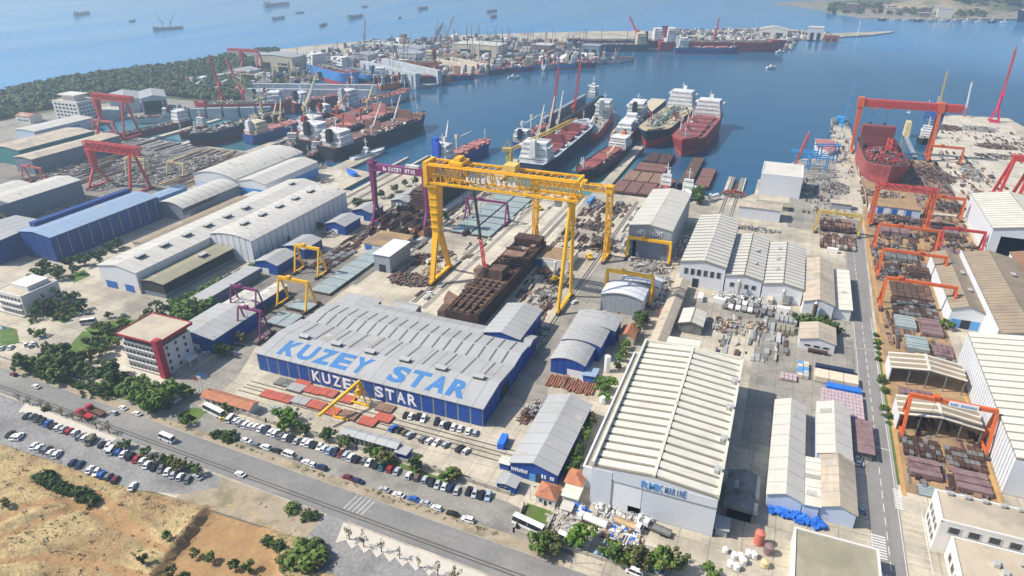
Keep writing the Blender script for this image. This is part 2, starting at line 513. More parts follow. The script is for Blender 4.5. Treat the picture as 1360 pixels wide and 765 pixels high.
# ---- waste field in the corner, with the cutting dug into it
def _seg(px_, py_, a, b):
    ax, ay = a; bx, by = b
    t = max(0, min(1, ((px_ - ax) * (bx - ax) + (py_ - ay) * (by - ay)) / ((bx - ax) ** 2 + (by - ay) ** 2)))
    return math.hypot(px_ - ax - t * (bx - ax), py_ - ay - t * (by - ay))
def _line(pts):
    return [site(*p) for p in pts]
PIT = _line([(203, 765), (226, 735), (250, 705), (272, 676), (295, 668), (325, 676), (358, 700), (372, 730), (372, 790), (190, 800)])
TRACKS = [_line(l) for l in ([(0, 712), (40, 697), (85, 680), (110, 672), (150, 690), (190, 715), (225, 735)], [(0, 745), (60, 738), (110, 745), (160, 758), (190, 768)], [(0, 690), (40, 670), (85, 665), (120, 672), (170, 705)],
                                       [(130, 655), (170, 690), (200, 720)])]
BERMS = [_line(l) for l in ([(0, 700), (45, 685), (84, 676)], [(20, 668), (60, 660), (84, 668)], [(0, 735), (55, 727), (110, 735)], [(226, 735), (250, 703), (272, 674)], [(150, 668), (190, 690), (215, 715)])]
def _inside(x, y, poly):
    c = False
    for i in range(len(poly)):
        (x0, y0), (x1, y1) = poly[i - 1], poly[i]
        if (y0 > y) != (y1 > y) and x < (x1 - x0) * (y - y0) / (y1 - y0) + x0:
            c = not c
    return c
def _dist(x, y, line):
    return min(_seg(x, y, line[i], line[i + 1]) for i in range(len(line) - 1))
from mathutils import noise as mnoise
def field_z(x, y):
    edge = min(1, max(0, (116 - y) / 8))
    n = mnoise.fractal((x * .06, y * .06, 0), 1, 2, 5)
    n2 = mnoise.fractal((x * .35, y * .35, 7), 1, 2, 3)
    z = -.25 + edge * (.7 * n + .16 * n2)
    for l in TRACKS:
        z -= .38 * math.exp(-(_dist(x, y, l) / 1.6) ** 2)
    for l in BERMS:
        z += (1.1 + .5 * n2) * math.exp(-(_dist(x, y, l) / 1.0) ** 2)
    d = _dist(x, y, PIT + PIT[:1])
    if _inside(x, y, PIT):
        z = .9 - 2.2 * min(1, d / (1.6 + .8 * n2 + .5 * n)) + .14 * n2
    else:
        z += 1.25 * math.exp(-(d / 7.0) ** 2) * edge
    return z
M('straw_field', (.38, .285, .145), .95, .34, .16, fine=.45, second=(.27, .18, .09), sec_scale=.05, sec_lo=.44, sec_hi=.6, streak=(.07, .16, 1, (.17, .18, .06), .9))
M('fresh_soil', (.33, .205, .095), .95, .2, .12, fine=.18, second=(.31, .19, .09), sec_scale=.1)
mb = MB()
xs = [-1000, -500, -330] + [-270 + 1.1 * i for i in range(164)] + [-80, 0, 300]
ys = [-2500, -300, 20] + [56 + 1.1 * i for i in range(57)] + [120]
idx = {}
for j, y in enumerate(ys):
    for i, x in enumerate(xs):
        idx[i, j] = len(mb.v)
        fine = -275 < x < -85 and 50 < y < 119.5
        mb.v.append((x, y, field_z(x, y) if fine else -.3))
for j in range(len(ys) - 1):
    for i in range(len(xs) - 1):
        cx, cy = (xs[i] + xs[i + 1]) / 2, (ys[j] + ys[j + 1]) / 2
        fresh = -275 < cx < -85 and cy > 50 and (_inside(cx, cy, PIT) or min(_dist(cx, cy, l) for l in TRACKS) < 1.3 + .7 * mnoise.noise((cx * .3, cy * .3, 0)))
        mb.f.append((idx[i, j], idx[i + 1, j], idx[i + 1, j + 1], idx[i, j + 1])); mb.m.append(1 if fresh else 0)
fo = structure('waste_field', mb, ('straw_field', 'fresh_soil'), 'dry straw-coloured waste field with dirt tracks and a dug cutting')
fo["category"] = "field"
for p_ in fo.data.polygons:
    p_.use_smooth = True

# ---- the main road across the bottom
def yl(x): return 131.2 - .037 * (x + 145)
def yu(x): return 139.4 - .041 * (x + 152)
def band(f0, f1, x0, x1, n=24, z=.03):
    xs_ = [x0 + (x1 - x0) * i / n for i in range(n + 1)]
    return [(x, f0(x)) for x in xs_] + [(x, f1(x)) for x in reversed(xs_)]
sheet('road', band(lambda x: yl(x) - 3.4, yu, -420, 40), .02, 'asphalt', 'grey two-way road along the front of the yards')
sheet('road_verge', band(yu, lambda x: 143.1 - .030 * (x + 155), -205, -38), .10, 'verge', 'dry earth verge between the road and the car park', .2)
sheet('verge_strip', band(yu, lambda x: yu(x) + 3.0, -330, -212), .10, 'verge', 'earth verge below the grove', .2)
for k, off in enumerate((0.0, -1.15)):
    mb = MB()
    pts = [(x, yl(x) + off) for x in range(-420, 41, 10)]
    for a, b in zip(pts, pts[1:]):
        mb.bar((a[0], a[1], .1), (b[0], b[1], .1), .32, .16)
    o = structure('road_kerb', mb, 'dark_kerb', 'dark kerb line along the road' if k else 'dark outer kerb line of the road')
mb = MB()
pts = [(x, yu(x)) for x in range(-420, 41, 10)]
for a, b in zip(pts, pts[1:]):
    mb.bar((a[0], a[1], .1), (b[0], b[1], .1), .25, .16)
structure('road_kerb', mb, 'kerb', 'pale kerb along the upper edge of the road')
mb = MB()
for i in range(5):          # zebra lines across the road
    x = site(452 + 7.5 * i, 680)[0]
    mb.face([(x, yl(x) + .5, .036), (x + .22, yl(x) + .5, .036), (x + 1.07, yu(x) - .5, .036), (x + .85, yu(x) - .5, .036)])
structure('road_marking', mb, 'line_white', 'worn white crossing lines painted across the road')
mb = MB()
for a, b in (((160, 568), (175, 548)), ((502, 690), (523, 674)), ((376, 640), (430, 640)), ((60, 528), (100, 540)), ((250, 600), (280, 590)), ((560, 705), (640, 728)), ((300, 612), (330, 600)), ((200, 566), (232, 578))):   # tar joints
    p, q = site(*a), site(*b)
    mb.bar((p[0], p[1], .02), (q[0], q[1], .02), .8, .036)
structure('road_patch', mb, 'asphalt_right', 'tarred repair strips on the road')

# ---- car parks and pavements
sheet('gravel_lot', [(-330, 109), (-244, 111.5), (-178, 112), (-163, 116), (-154, 123), (-156, 127.3), (-203, 129.2), (-262, 131.4), (-330, 134)], .01, 'gravel', 'grey gravel car park beside the waste field')
saw = [(-257, 131.2), (-206, 129.2)]
for i in range(17):
    x = -206 - i * 3
    saw += [(x, 126.3), (x - 1.2, 127.6)]
sheet('pavement', saw, .10, 'paving', 'pale stepped pavement along the gravel car park', .2)
saw = [(-106.5, 125.6), (-38, 123)]
for i in range(15):
    x = -38 - i * 4.3
    saw += [(x, 117.4 + i * .02), (x - 3.6, 119.8)]
saw += [(-104, 117.6)]
sheet('pavement', saw, .10, 'paving', 'pale saw-toothed pavement below the road', .2)
sheet('gravel_lot', [(-114, 104), (-40, 104), (-38, 120), (-104.5, 125.5), (-107, 127), (-113.5, 127.2)], .01, 'gravel', 'grey gravel forecourt under the saw-toothed pavement')
sheet('car_park', [(-205, 144.6), (-155, 143.0), (-106, 141.2), (-60, 140), (-36, 139.3), (-36, 147), (-62, 152.4), (-85, 154), (-122, 153.6), (-163, 152.4), (-200, 156)], .03, 'lot', 'long grey asphalt car park between the road and the yard wall')
sheet('gate_road', [(-222, 146.5), (-199, 145.5), (-192, 160), (-193, 176), (-203, 200), (-212, 200), (-214, 165)], .02, 'yard_grey', 'concrete gate road beside the red office')
LAWNS = [([(84, 468), (110, 440), (140, 442), (112, 472)], 'lawn beside the long grove'), ([(48, 414), (85, 430), (112, 412), (80, 402)], 'lawn under the conifers by the white office'),
         ([(112, 437), (130, 427), (183, 424), (172, 445), (130, 450)], 'lawn behind the red office'), ([(0, 432), (22, 437), (26, 455), (0, 462)], 'lawn with flagpoles'),
         ([(40, 490), (100, 500), (230, 533), (225, 545), (100, 515), (40, 498)], 'strip of grass under the grove'), ([(240, 548), (258, 541), (276, 545), (258, 563)], 'small lawn by the gate'),
         ([(238, 556), (250, 550), (262, 555), (248, 565)], 'lower corner lawn by the gate'), ([(90, 365), (112, 358), (120, 366), (98, 376)], 'grass below the blue hall'),
         ([(262, 443), (290, 448), (330, 460), (322, 462), (262, 450)], 'grass strip by the blue-walled shed'), ([(690, 690), (700, 668), (735, 680), (726, 702)], 'grass patch behind the coach'),
         ([(520, 610), (600, 640), (598, 645), (515, 616)], 'grass strip along the yard wall')]
for pts, lab in LAWNS:
    sheet('lawn', [site(*p) for p in pts], .05, 'lawn', lab)
sheet('footpath', [site(*p) for p in ((128, 480), (137, 477), (228, 505), (236, 512), (226, 514), (200, 505))], .08, 'paving', 'pale path below the red office', .15)

# ---- right-hand yard road, its bays and markings
sheet('road', [(45.4, 150), (54.2, 150), (54.2, 300), (56, 420), (57, 470), (45, 470), (45.4, 420)], .02, 'asphalt_right', 'straight grey yard road running to the water')
sheet('yard_surface', [(14, 212), (45.2, 212), (45.2, 300), (45.2, 322), (-14, 324), (-14, 300), (4, 296), (4, 212)], .012, 'yard_grey', 'oil-stained grey yard between the white halls')
sheet('yard_surface', [(55.6, 205), (86, 205), (86, 330), (100, 410), (118, 440), (118, 500), (59, 500), (58, 470), (57, 420), (55.6, 310)], .012, 'rust_ground', 'rust-brown stockyard ground under the orange cranes')
sheet('yard_surface', [(-160, 246), (-120, 246), (-118, 350), (-122, 446), (-150, 446), (-160, 330)], .012, 'pale_concrete', 'pale concrete building slip under the yellow gantry')
sheet('yard_surface', [(118, 660), (156, 842), (213, 846), (200, 700), (150, 520), (126, 510)], .012, 'pale_concrete', 'pale concrete pier')
sheet('yard_surface', [(-330, 300), (-255, 268), (-252, 360), (-296, 396), (-322, 440), (-332, 440)], .012, 'pale_concrete', 'pale quay beside the long grey hall')
sheet('yard_surface', [(-640, 250), (-402, 250), (-398, 452), (-640, 452)], .012, 'yard_dark', 'cluttered grey yard by the red cranes')
sheet('yard_surface', [(12, 440), (45, 440), (44, 620), (12, 600)], .012, 'yard_grey', 'grey quay by the blue frames')
sheet('yard_surface', [(62, 505), (118, 505), (122, 640), (62, 640)], .012, 'rust_ground', 'brown building-dock floor')
sheet('dirt_bank', [(-154, 123), (-156, 127.2), (-113.8, 126.6), (-113.8, 115.3), (-150, 114.4), (-163, 114), (-163, 116)], .015, 'verge', 'dirt bank between the gravel car park and the forecourt')
sheet('yard_surface', [(-262, 185), (-198, 200), (-198, 300), (-236, 300), (-262, 262)], .012, 'yard_dark', 'dark worn yard around the small portals')
sheet('yard_surface', [(-86, 205), (-68, 205), (-74, 228), (-78, 272), (-50, 274), (-44, 356), (-84, 356)], .012, 'yard_grey', 'worn concrete beside the stepped workshops')
mb = MB()
def mk(x0, x1, y0, y1, z=.028):
    mb.face([(x0, y0, z), (x1, y0, z), (x1, y1, z), (x0, y1, z)])
for i in range(42):
    mk(49.5, 49.72, 168 + i * 6.2, 171.6 + i * 6.2)
mk(53.6, 53.8, 168, 330); mk(45.8, 46, 216, 322)
for i in range(14):
    mk(40.6, 45.2, 172 + i * 2.9, 172.14 + i * 2.9)
for i in range(8):
    mk(54.6, 60.4, 174 + i * 2.9, 174.14 + i * 2.9)
mk(60.4, 60.6, 171, 197)
for y0, xa, xb in ((196, 53, 55.4), (172, 45, 49)):
    for i in range(9):
        mk(xa, xb, y0 + i * 1.1, y0 + i * 1.1 + .55, .03)
for i in range(9):
    mk(45 + i, 45.5 + i, 163, 166.4, .03)
mk(41, 54, 297, 297.2); mk(46, 54.4, 226, 226.3)
structure('road_marking', mb, 'line_white', 'white lane lines, parking bays and crossings of the yard road')
sheet('kerb_strip', [(54.2, 205), (54.6, 205), (54.6, 330), (54.2, 330)], .12, 'kerb', 'pale kerb between the yard road and the planting strip', .14)
sheet('planting_strip', [(54.7, 208), (55.5, 208), (55.5, 305), (54.7, 305)], .06, 'lawn', 'narrow planting strip beside the yard road', .08)
for x0, x1, y0, y1, lab in ((55.7, 57.0, 203, 322, 'ochre crane track along the planting strip'), (83.8, 85.0, 206, 300, 'ochre crane track beside the ribbed white hall'), (70.2, 71.2, 206, 236, 'ochre strip between the steel piles'),
                            (57.6, 58.8, 325, 470, 'ochre crane track beside the yard road'), (87.4, 88.6, 336, 440, 'ochre crane track beside the brown hall'), (96, 97.4, 440, 505, 'ochre crane track by the white open hall')):
    sheet('crane_track', [(x0, y0), (x1, y0), (x1, y1), (x0, y1)], .035, 'ochre_strip', lab)

# ---- crane rails and slip ways
def rails(x, y0, y1, label, gap=1.4, mat='rail_steel', w=.35, plinth=True):
    mb = MB()
    if plinth:
        mb.box(x - gap / 2 - .7, x + gap / 2 + .7, y0, y1, .0, .05, 1)
    for s_ in (-1, 1):
        mb.box(x + s_ * gap / 2 - w / 2, x + s_ * gap / 2 + w / 2, y0, y1, .04, .24)
    o = structure('crane_rail', mb, (mat, 'kerb'), label)
for x, y0, y1, lab in ((-158, 262, 452, 'rail of the yellow gantry beside the deck panels'), (-86.5, 250, 452, 'rail of the yellow gantry beside the blue workshops'), (-125, 340, 452, 'middle rail of the smaller yellow gantry'),
                       (-234, 300, 420, 'rail under the far leg of the purple gantry'), (-197, 268, 452, 'rail under the near leg of the purple gantry'), (-218, 212, 290, 'rail under the small yellow portals'),
                       (-203, 206, 290, 'rail beside the pale steel panels'), (-30, 430, 536, 'slip rail by the white tank'), (-23, 430, 536, 'slip rail by the waterside hall'), (-280, 330, 452, 'slip rail running down to the finger piers'), (-271, 330, 452, 'second slip rail above the finger piers')):
    rails(x, y0, y1, lab)
mb = MB()
for y in (175.0, 170.6):
    mb.box(-186, -62, y - 1.4, y - 1.1, .02, .2); mb.box(-186, -62, y + 1.1, y + 1.4, .02, .2)
structure('crane_rail', mb, 'rail_steel', 'crane rails in front of the lettered blue hall')
for i, (x, w) in enumerate(((-152, 3), (-140, 2), (-131, 3))):
    sheet('slip_strip', [(x, 258), (x + w, 258), (x + w, 446), (x, 446)], .03, 'yard_grey', ('worn slip track nearest the deck panels', 'worn middle slip track', 'worn slip track beside the hull')[i])

# ---- finger piers, floating pontoons
for name, x0, x1, y0, y1, lab in (('finger_pier', -546, -541, 452, 545, 'long thin quay beside the red tanker in the left basin'), ('finger_pier', -506, -500, 452, 535, 'long thin quay beside the scaffolded vessel'), ('finger_pier', -293, -291, 444, 492, 'thin pale finger pier, nearer the long quay'), ('finger_pier', -279, -277, 456, 503, 'thin pale finger pier beside the blue-funnelled ship'),
                                  ('slip_pier', -33.5, -29.5, 484, 537, 'concrete slipway arm on the quay side'), ('slip_pier', -24.5, -20.5, 486, 537, 'concrete slipway arm on the hall side')):
    mb = MB(); mb.box(x0, x1, y0, y1, -4, -.3)
    structure(name, mb, 'pale_concrete', lab)
mb = MB(); mb.face([(-29.4, 484, .02), (-24.6, 484, .02), (-24.6, 545, -2.6), (-29.4, 545, -2.6)])
structure('slipway', mb, 'rust_dark', 'dark slipway running down into the water')

# ---- far shore and hills
def hill(name, cx, cy, rx, ry, h, mat, label, seed=0, n=30, rough=.35):
    mb = MB(); vi = {}
    for j in range(n + 1):
        for i in range(n + 1):
            x, y = -1 + 2 * i / n, -1 + 2 * j / n
            r = math.hypot(x, y)
            zz = max(0, 1 - r * r) ** .8 * h * (1 + rough * mnoise.fractal((x * 3 + seed, y * 3, 0), 1, 2, 4)) - 1.5 * (r > .98)
            vi[i, j] = len(mb.v); mb.v.append((cx + x * rx, cy + y * ry, zz))
    for j in range(n):
        for i in range(n):
            if math.hypot(-1 + 2 * (i + .5) / n, -1 + 2 * (j + .5) / n) < 1:
                mb.f.append((vi[i, j], vi[i + 1, j], vi[i + 1, j + 1], vi[i, j + 1])); mb.m.append(0)
    o = structure(name, mb, mat, label)
    for p_ in o.data.polygons:
        p_.use_smooth = True
    return o
M('scrub', (.12, .13, .055), .95, .3, .02, fine=.3, second=(.22, .19, .10), sec_scale=.012)
M('bare_hill', (.38, .30, .19), .95, .2, .02, fine=.2, second=(.20, .19, .10), sec_scale=.015)
M('dry_land', (.30, .26, .19), .95, .2, .01, fine=.25, second=(.17, .17, .09), sec_scale=.01)
FAR = [(-20, 2330), (42, 2215), (66, 2130), (141, 1995), (214, 1975), (304, 1992), (394, 2050), (496, 2090), (900, 2150), (2500, 2500), (6000, 6000), (1500, 6000), (600, 3600), (200, 2900), (80, 2600), (-60, 2450), (-90, 2380)]
mb = MB(); mb.prism(FAR, -4, 1.0)
structure('far_shore', mb, 'dry_land', 'low dry headland across the bay')
hill('hill', 330, 2330, 150, 150, 22, 'bare_hill', 'bare brown hill on the far headland', 3)
hill('hill', 620, 2560, 330, 220, 40, 'scrub', 'dark wooded hill behind the far waterfront', 9)
hill('hill', 190, 2450, 130, 110, 12, 'scrub', 'low green rise on the headland tip', 5)
M('wood_floor', (.075, .085, .035), .95, .3, .03, second=(.13, .12, .05), sec_scale=.02)
def wood_z(x, y):
    t = (x + 860) / 260
    return max(0, 2.5 * math.exp(-((x + 815) / 62) ** 2 - ((y - 560) / 210) ** 2) + 2 * math.exp(-((x + 790) / 60) ** 2 - ((y - 800) / 150) ** 2)) + .2
mb = MB(); vi = {}
WX = [-980 + 12 * i for i in range(33)]; WY = [330 + 14 * i for i in range(47)]
for j, y in enumerate(WY):
    for i, x in enumerate(WX):
        vi[i, j] = len(mb.v); mb.v.append((x, y, wood_z(x, y) if 0 < i < 32 and 0 < j < 46 else -1))
for j in range(46):
    for i in range(32):
        cx, cy = WX[i] + 6, WY[j] + 7
        if _inside(cx, cy, COAST):
            mb.f.append((vi[i, j], vi[i + 1, j], vi[i + 1, j + 1], vi[i, j + 1])); mb.m.append(0)
structure('hill', mb, 'wood_floor', 'low wooded headland behind the red cranes')
sheet('yard_surface', [(-742, 380), (-622, 380), (-642, 505), (-626, 526), (-608, 562), (-600, 600), (-690, 600), (-735, 520)], .6, 'yard_grey', 'paved yard round the five-storey office and twin dock halls', .6)
# ================================================================== BUILDINGS
def profile(w, eave, ridge, shape):
    if shape == 'flat':
        return [(-w / 2, eave), (w / 2, eave)]
    if shape == 'mono':
        return [(-w / 2, eave), (w / 2, ridge)]
    if shape == 'barrel':
        return [(-w / 2 + w * i / 8, eave + (ridge - eave) * math.sin(math.pi * i / 8) ** .8) for i in range(9)]
    return [(-w / 2, eave), (0, ridge), (w / 2, eave)]

def hall(name, label, x0, x1, y0, y1, eave, ridge=None, axis='y', wall='white_wall', roof='grey_roof', shape='gable', over=.5, ribs=0, rib_frac=.72, rib_mat='cream_roof',
         rib_h=.3, strips=None, vents=(), opening=None, doors=(), windows=(), lower=None, parapet=0, group=None, cat='hall', cap=None, cap_mat='vent', skylights=0, z0=0, rotz=0, thick=.22):
    """shed on a rectangle; local y runs along the ridge. faces: f front(-y) b back l left(-x) r right(+x), local"""
    ridge = eave if ridge is None else ridge
    cx, cy = (x0 + x1) / 2, (y0 + y1) / 2
    if axis == 'x':
        W, Ln, rz = y1 - y0, x1 - x0, math.pi / 2
    else:
        W, Ln, rz = x1 - x0, y1 - y0, 0.0
    t = thing(name, label, cat, (cx, cy, z0), rz + rotz, group)
    pf = profile(W, eave, ridge, shape)
    hw, hl, th = W / 2, Ln / 2, .3
    mb = MB()
    lm = 0
    def side(x):        # long wall at +-hw
        h = pf[0][1] if x < 0 else pf[-1][1]
        a, b = (x, x + th) if x < 0 else (x - th, x)
        if lower:
            mb.box(a, b, -hl, hl, 0, lower[0], 1); mb.box(a, b, -hl, hl, lower[0], h, 0)
        else:
            mb.box(a, b, -hl, hl, 0, h, 0)
    side(-hw); side(hw)
    def gable(y, hole=None):
        ya, yb = (y, y + th) if y < 0 else (y - th, y)
        def wallpoly(poly, m=0):
            n = len(poly); i = len(mb.v)
            mb.v += [(p[0], ya, p[1]) for p in poly] + [(p[0], yb, p[1]) for p in poly]
            mb.f.append(tuple(range(i, i + n))); mb.m.append(m)
            mb.f.append(tuple(range(i + n, i + 2 * n))[::-1]); mb.m.append(m)
            for k in range(n):
                j = (k + 1) % n
                mb.f.append((i + k, i + n + k, i + n + j, i + j)); mb.m.append(m)
        inner = [(max(-hw + th, min(hw - th, p[0])), p[1]) for p in pf]
        base = lower[0] if lower else 0
        if hole:
            a0, a1, hh = hole
            xa, xb = -hw + a0 * W, -hw + a1 * W
            if xa > -hw + th + .05: wallpoly([(-hw + th, 0), (xa, 0), (xa, hh), (-hw + th, hh)])
            if xb < hw - th - .05: wallpoly([(xb, 0), (hw - th, 0), (hw - th, hh), (xb, hh)])
            wallpoly([(-hw + th, hh), (hw - th, hh)] + inner[::-1])
        else:
            if lower:
                wallpoly([(-hw + th, 0), (hw - th, 0), (hw - th, base), (-hw + th, base)], 1)
            wallpoly([(-hw + th, base), (hw - th, base)] + inner[::-1])
    gable(-hl, opening); gable(hl)
    obj('wall', mb, (wall, lower[1] if lower else wall), t)
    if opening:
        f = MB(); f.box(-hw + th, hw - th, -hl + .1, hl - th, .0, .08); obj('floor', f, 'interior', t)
    # roof
    mb = MB()
    if parapet:
        ext = 0
    else:
        ext = over
    n = len(pf) - 1
    q = list(pf)
    if not parapet and shape != 'flat':
        (ax, az), (bx, bz) = q[0], q[1]
        k = over / (bx - ax); q[0] = (ax - over, az - (bz - az) * k)
        (ax, az), (bx, bz) = q[-1], q[-2]
        k = over / (ax - bx); q[-1] = (ax + over, az - (bz - az) * k)
    elif not parapet:
        q = [(-hw - over, q[0][1]), (hw + over, q[-1][1])]
    for i in range(n):
        (ax, az), (bx, bz) = q[i], q[i + 1]
        mb.hexa([(ax, -hl - ext, az + .02), (bx, -hl - ext, bz + .02), (bx, hl + ext, bz + .02), (ax, hl + ext, az + .02),
                 (ax, -hl - ext, az + thick), (bx, -hl - ext, bz + thick), (bx, hl + ext, bz + thick), (ax, hl + ext, az + thick)])
    ro = obj('roof', mb, roof, t)
    if ribs:
        cnt = max(1, int(round(Ln / ribs))); pitch = Ln / cnt
        for i in range(n):
            (ax, az), (bx, bz) = q[i], q[i + 1]
            dx = .35 if shape == 'gable' else 0
            if shape == 'gable':
                (ax2, bx2) = (ax + .1, bx - dx) if i == 0 else (ax + dx, bx - .1)
            else:
                ax2, bx2 = ax, bx
            za = az + (bz - az) * (ax2 - ax) / (bx - ax); zb = az + (bz - az) * (bx2 - ax) / (bx - ax)
            w = pitch * rib_frac / 2
            pm = MB(); pm.hexa([(ax2, -w, za + thick - .1), (bx2, -w, zb + thick - .1), (bx2, w, zb + thick - .1), (ax2, w, za + thick - .1),
                                (ax2, -w, za + thick + rib_h), (bx2, -w, zb + thick + rib_h), (bx2, w, zb + thick + rib_h), (ax2, w, za + thick + rib_h)])
            me = pm.mesh('roof_panel')
            for k in range(cnt):
                obj('roof_panel', me, rib_mat, ro, (0, -hl + (k + .5) * pitch, 0))
    if skylights:
        cnt = max(1, int(round(Ln / skylights))); pitch = Ln / cnt
        for i in range(n):
            (ax, az), (bx, bz) = q[i], q[i + 1]
            sm = MB()
            xa, xb = ax + (bx - ax) * .06, ax + (bx - ax) * .94
            za, zb = az + (bz - az) * .06, az + (bz - az) * .94
            sm.hexa([(xa, -.35, za + thick), (xb, -.35, zb + thick), (xb, .35, zb + thick), (xa, .35, za + thick), (xa, -.35, za + thick + .12), (xb, -.35, zb + thick + .12), (xb, .35, zb + thick + .12), (xa, .35, za + thick + .12)])
            me = sm.mesh('skylight')
            for k in range(cnt - 1):
                obj('skylight', me, 'skylight', ro, (0, -hl + (k + 1) * pitch, 0))
    if not ribs and not skylights and shape != 'flat' and Ln > 12 and z0 == 0:
        rs = random.Random(int(abs(x0 * 7 + y0 * 3)))
        sm, pm2 = MB(), MB()
        for i in range(n):
            (ax, az), (bx, bz) = q[i], q[i + 1]
            y = -hl + rs.uniform(3, 7)
            while y < hl - 2:
                sm.hexa([(ax, y, az + thick), (bx, y, bz + thick), (bx, y + .16, bz + thick), (ax, y + .16, az + thick), (ax, y, az + thick + .05), (bx, y, bz + thick + .05), (bx, y + .16, bz + thick + .05), (ax, y + .16, az + thick + .05)])
                if rs.random() < .16:
                    f0, f1 = sorted((rs.random(), rs.random())); w_ = rs.uniform(1, 4)
                    xa, xb = ax + (bx - ax) * f0, ax + (bx - ax) * f1; za, zb = az + (bz - az) * f0, az + (bz - az) * f1
                    pm2.hexa([(xa, y + .2, za + thick), (xb, y + .2, zb + thick), (xb, y + .2 + w_, zb + thick), (xa, y + .2 + w_, za + thick), (xa, y + .2, za + thick + .04), (xb, y + .2, zb + thick + .04), (xb, y + .2 + w_, zb + thick + .04), (xa, y + .2 + w_, za + thick + .04)])
                y += 6.3 if Ln > 30 else 4.2
        obj('roof_seams', sm, 'roof_seam', ro)["kind"] = "stuff"
        if pm2.v:
            obj('roof_patches', pm2, 'roof_patch', ro)["kind"] = "stuff"
    if cap and shape == 'gable':
        cm = MB(); cm.box(-.45, .45, -hl - ext, hl + ext, ridge + thick - .05, ridge + thick + cap); obj('ridge_cap', cm, cap_mat, ro)
    if parapet:
        mb = MB(); zt = max(p[1] for p in pf) + parapet
        for a in ((-hw - .05, -hw + .55, -hl, hl), (hw - .55, hw + .05, -hl, hl), (-hw + .55, hw - .55, -hl - .05, -hl + .5), (-hw + .55, hw - .55, hl - .5, hl + .05)):
            mb.box(a[0], a[1], a[2], a[3], min(p[1] for p in pf) - .2, zt)
        obj('parapet', mb, wall, t)
    vm = None
    def zat(x):
        for (ax, az), (bx, bz) in zip(q, q[1:]):
            if ax <= x <= bx:
                return az + (bz - az) * (x - ax) / (bx - ax) + thick
        return eave + thick
    for vx, vy, vs in vents:
        x, y = -hw + vx * W, -hl + vy * Ln
        v = MB(); v.box(x - vs * .8, x + vs * .8, y - vs * 1.6, y + vs * 1.6, zat(x) - .3, zat(x) + vs * .6)
        v.box(x - vs, x + vs, y - vs * 1.8, y + vs * 1.8, zat(x) + vs * .7, zat(x) + vs, 1)
        obj('roof_vent', v, ('vent_dark', 'vent'), ro)
    # wall pieces
    def on_wall(face, a0, a1, za, zb, d0, d1):
        m = MB()
        if face in 'fb':
            xa, xb = -hw + a0 * W, -hw + a1 * W
            if face == 'f': m.box(xa, xb, -hl - d1, -hl - d0, za, zb)
            else: m.box(xa, xb, hl + d0, hl + d1, za, zb)
        else:
            ya, yb = -hl + a0 * Ln, -hl + a1 * Ln
            if face == 'l': m.box(-hw - d1, -hw - d0, ya, yb, za, zb)
            else: m.box(hw + d0, hw + d1, ya, yb, za, zb)
        return m
    if strips:
        for face, pitch, frac, mat in strips:
            Lf = W if face in 'fb' else Ln
            cnt = max(1, int(round(Lf / pitch)))
            for k in range(cnt):
                a0, a1 = (k + .5 - frac / 2) / cnt, (k + .5 + frac / 2) / cnt
                if face in 'fb':
                    xm = [-hw + a * W for a in (a0, a1)]
                    top = min(zat(xm[0]), zat(xm[1])) - thick - .15
                else:
                    top = (pf[0][1] if face == 'l' else pf[-1][1]) - .25
                obj('wall_panel', on_wall(face, a0, a1, (lower[0] if lower else .15), top, -.05, .1), mat, t)
    for face, a0, a1, h, mat in doors:
        obj('door', on_wall(face, a0, a1, .02, h, -.05, .16), mat, t)
    for face, a0, a1, za, zb, cnt in windows:
        for k in range(cnt):
            f0, f1 = a0 + (a1 - a0) * (k + .15) / cnt, a0 + (a1 - a0) * (k + .85) / cnt
            wo = obj('window', on_wall(face, f0, f1, za, zb, -.05, .13), 'vent', t)
            e = (f1 - f0) * .12
            obj('pane', on_wall(face, f0 + e, f1 - e, za + .15, zb - .15, .1, .17), 'glass', wo)
    return t

# ---- the lettered blue hall in the middle
ks = hall('repair_hall', 'largest blue-walled hall with giant blue letters across its grey roof', -188.6, -85.4, 184.6, 214.6, 8.2, 9.9, 'x', 'panel_joint', 'light_grey_roof', ribs=0,
          strips=(('l', 5.2, .84, 'blue_wall'), ('f', 5, .9, 'blue_wall'), ('b', 5, .9, 'blue_wall')), skylights=0, thick=.3,
          vents=[(.5, .08 + .158 * i, 1.3) for i in range(6)], windows=(('b', .12, .6, 2.5, 3.3, 2), ('b', .12, .6, 5, 5.8, 2)), doors=(('f', .55, .85, 6, 'door_dark'),))
ksr = [o for o in ks.children if o.name.startswith('roof')][0]
# local x of this hall = site +y, local y = site -x ; front slope rises towards +x
def ks_pt(sx, sy, z): return (sy - 199.6, -(sx + 137.0), z)
sl = Vector((15, 0, 1.7)).normalized()
letters('KUZEY STAR', ksr, 'letter_blue', ks_pt(-180.5, 186.6, 8.2 + 1.7 * 2.0 / 15 + .32), (0, -1, 0), tuple(sl), 86.5, 9.6, .05, .045, 'roof_letter', .10)
letters('KUZEY STAR', ks, 'letter_white', ks_pt(-161.5, 184.6 - .12, 1.6), (0, -1, 0), (0, 0, 1), 49, 5.0, .12, .03, 'wall_letter', .2)
sm = MB(); sm.hexa([(.5, -.3, 10.16), (14.6, -.3, 8.56), (14.6, .3, 8.56), (.5, .3, 10.16), (.5, -.3, 10.26), (14.6, -.3, 8.66), (14.6, .3, 8.66), (.5, .3, 10.26)])
sme = sm.mesh('skylight')
for i in range(11):
    obj('skylight', sme, 'skylight', ksr, (0, -44 + i * 8.6, 0))
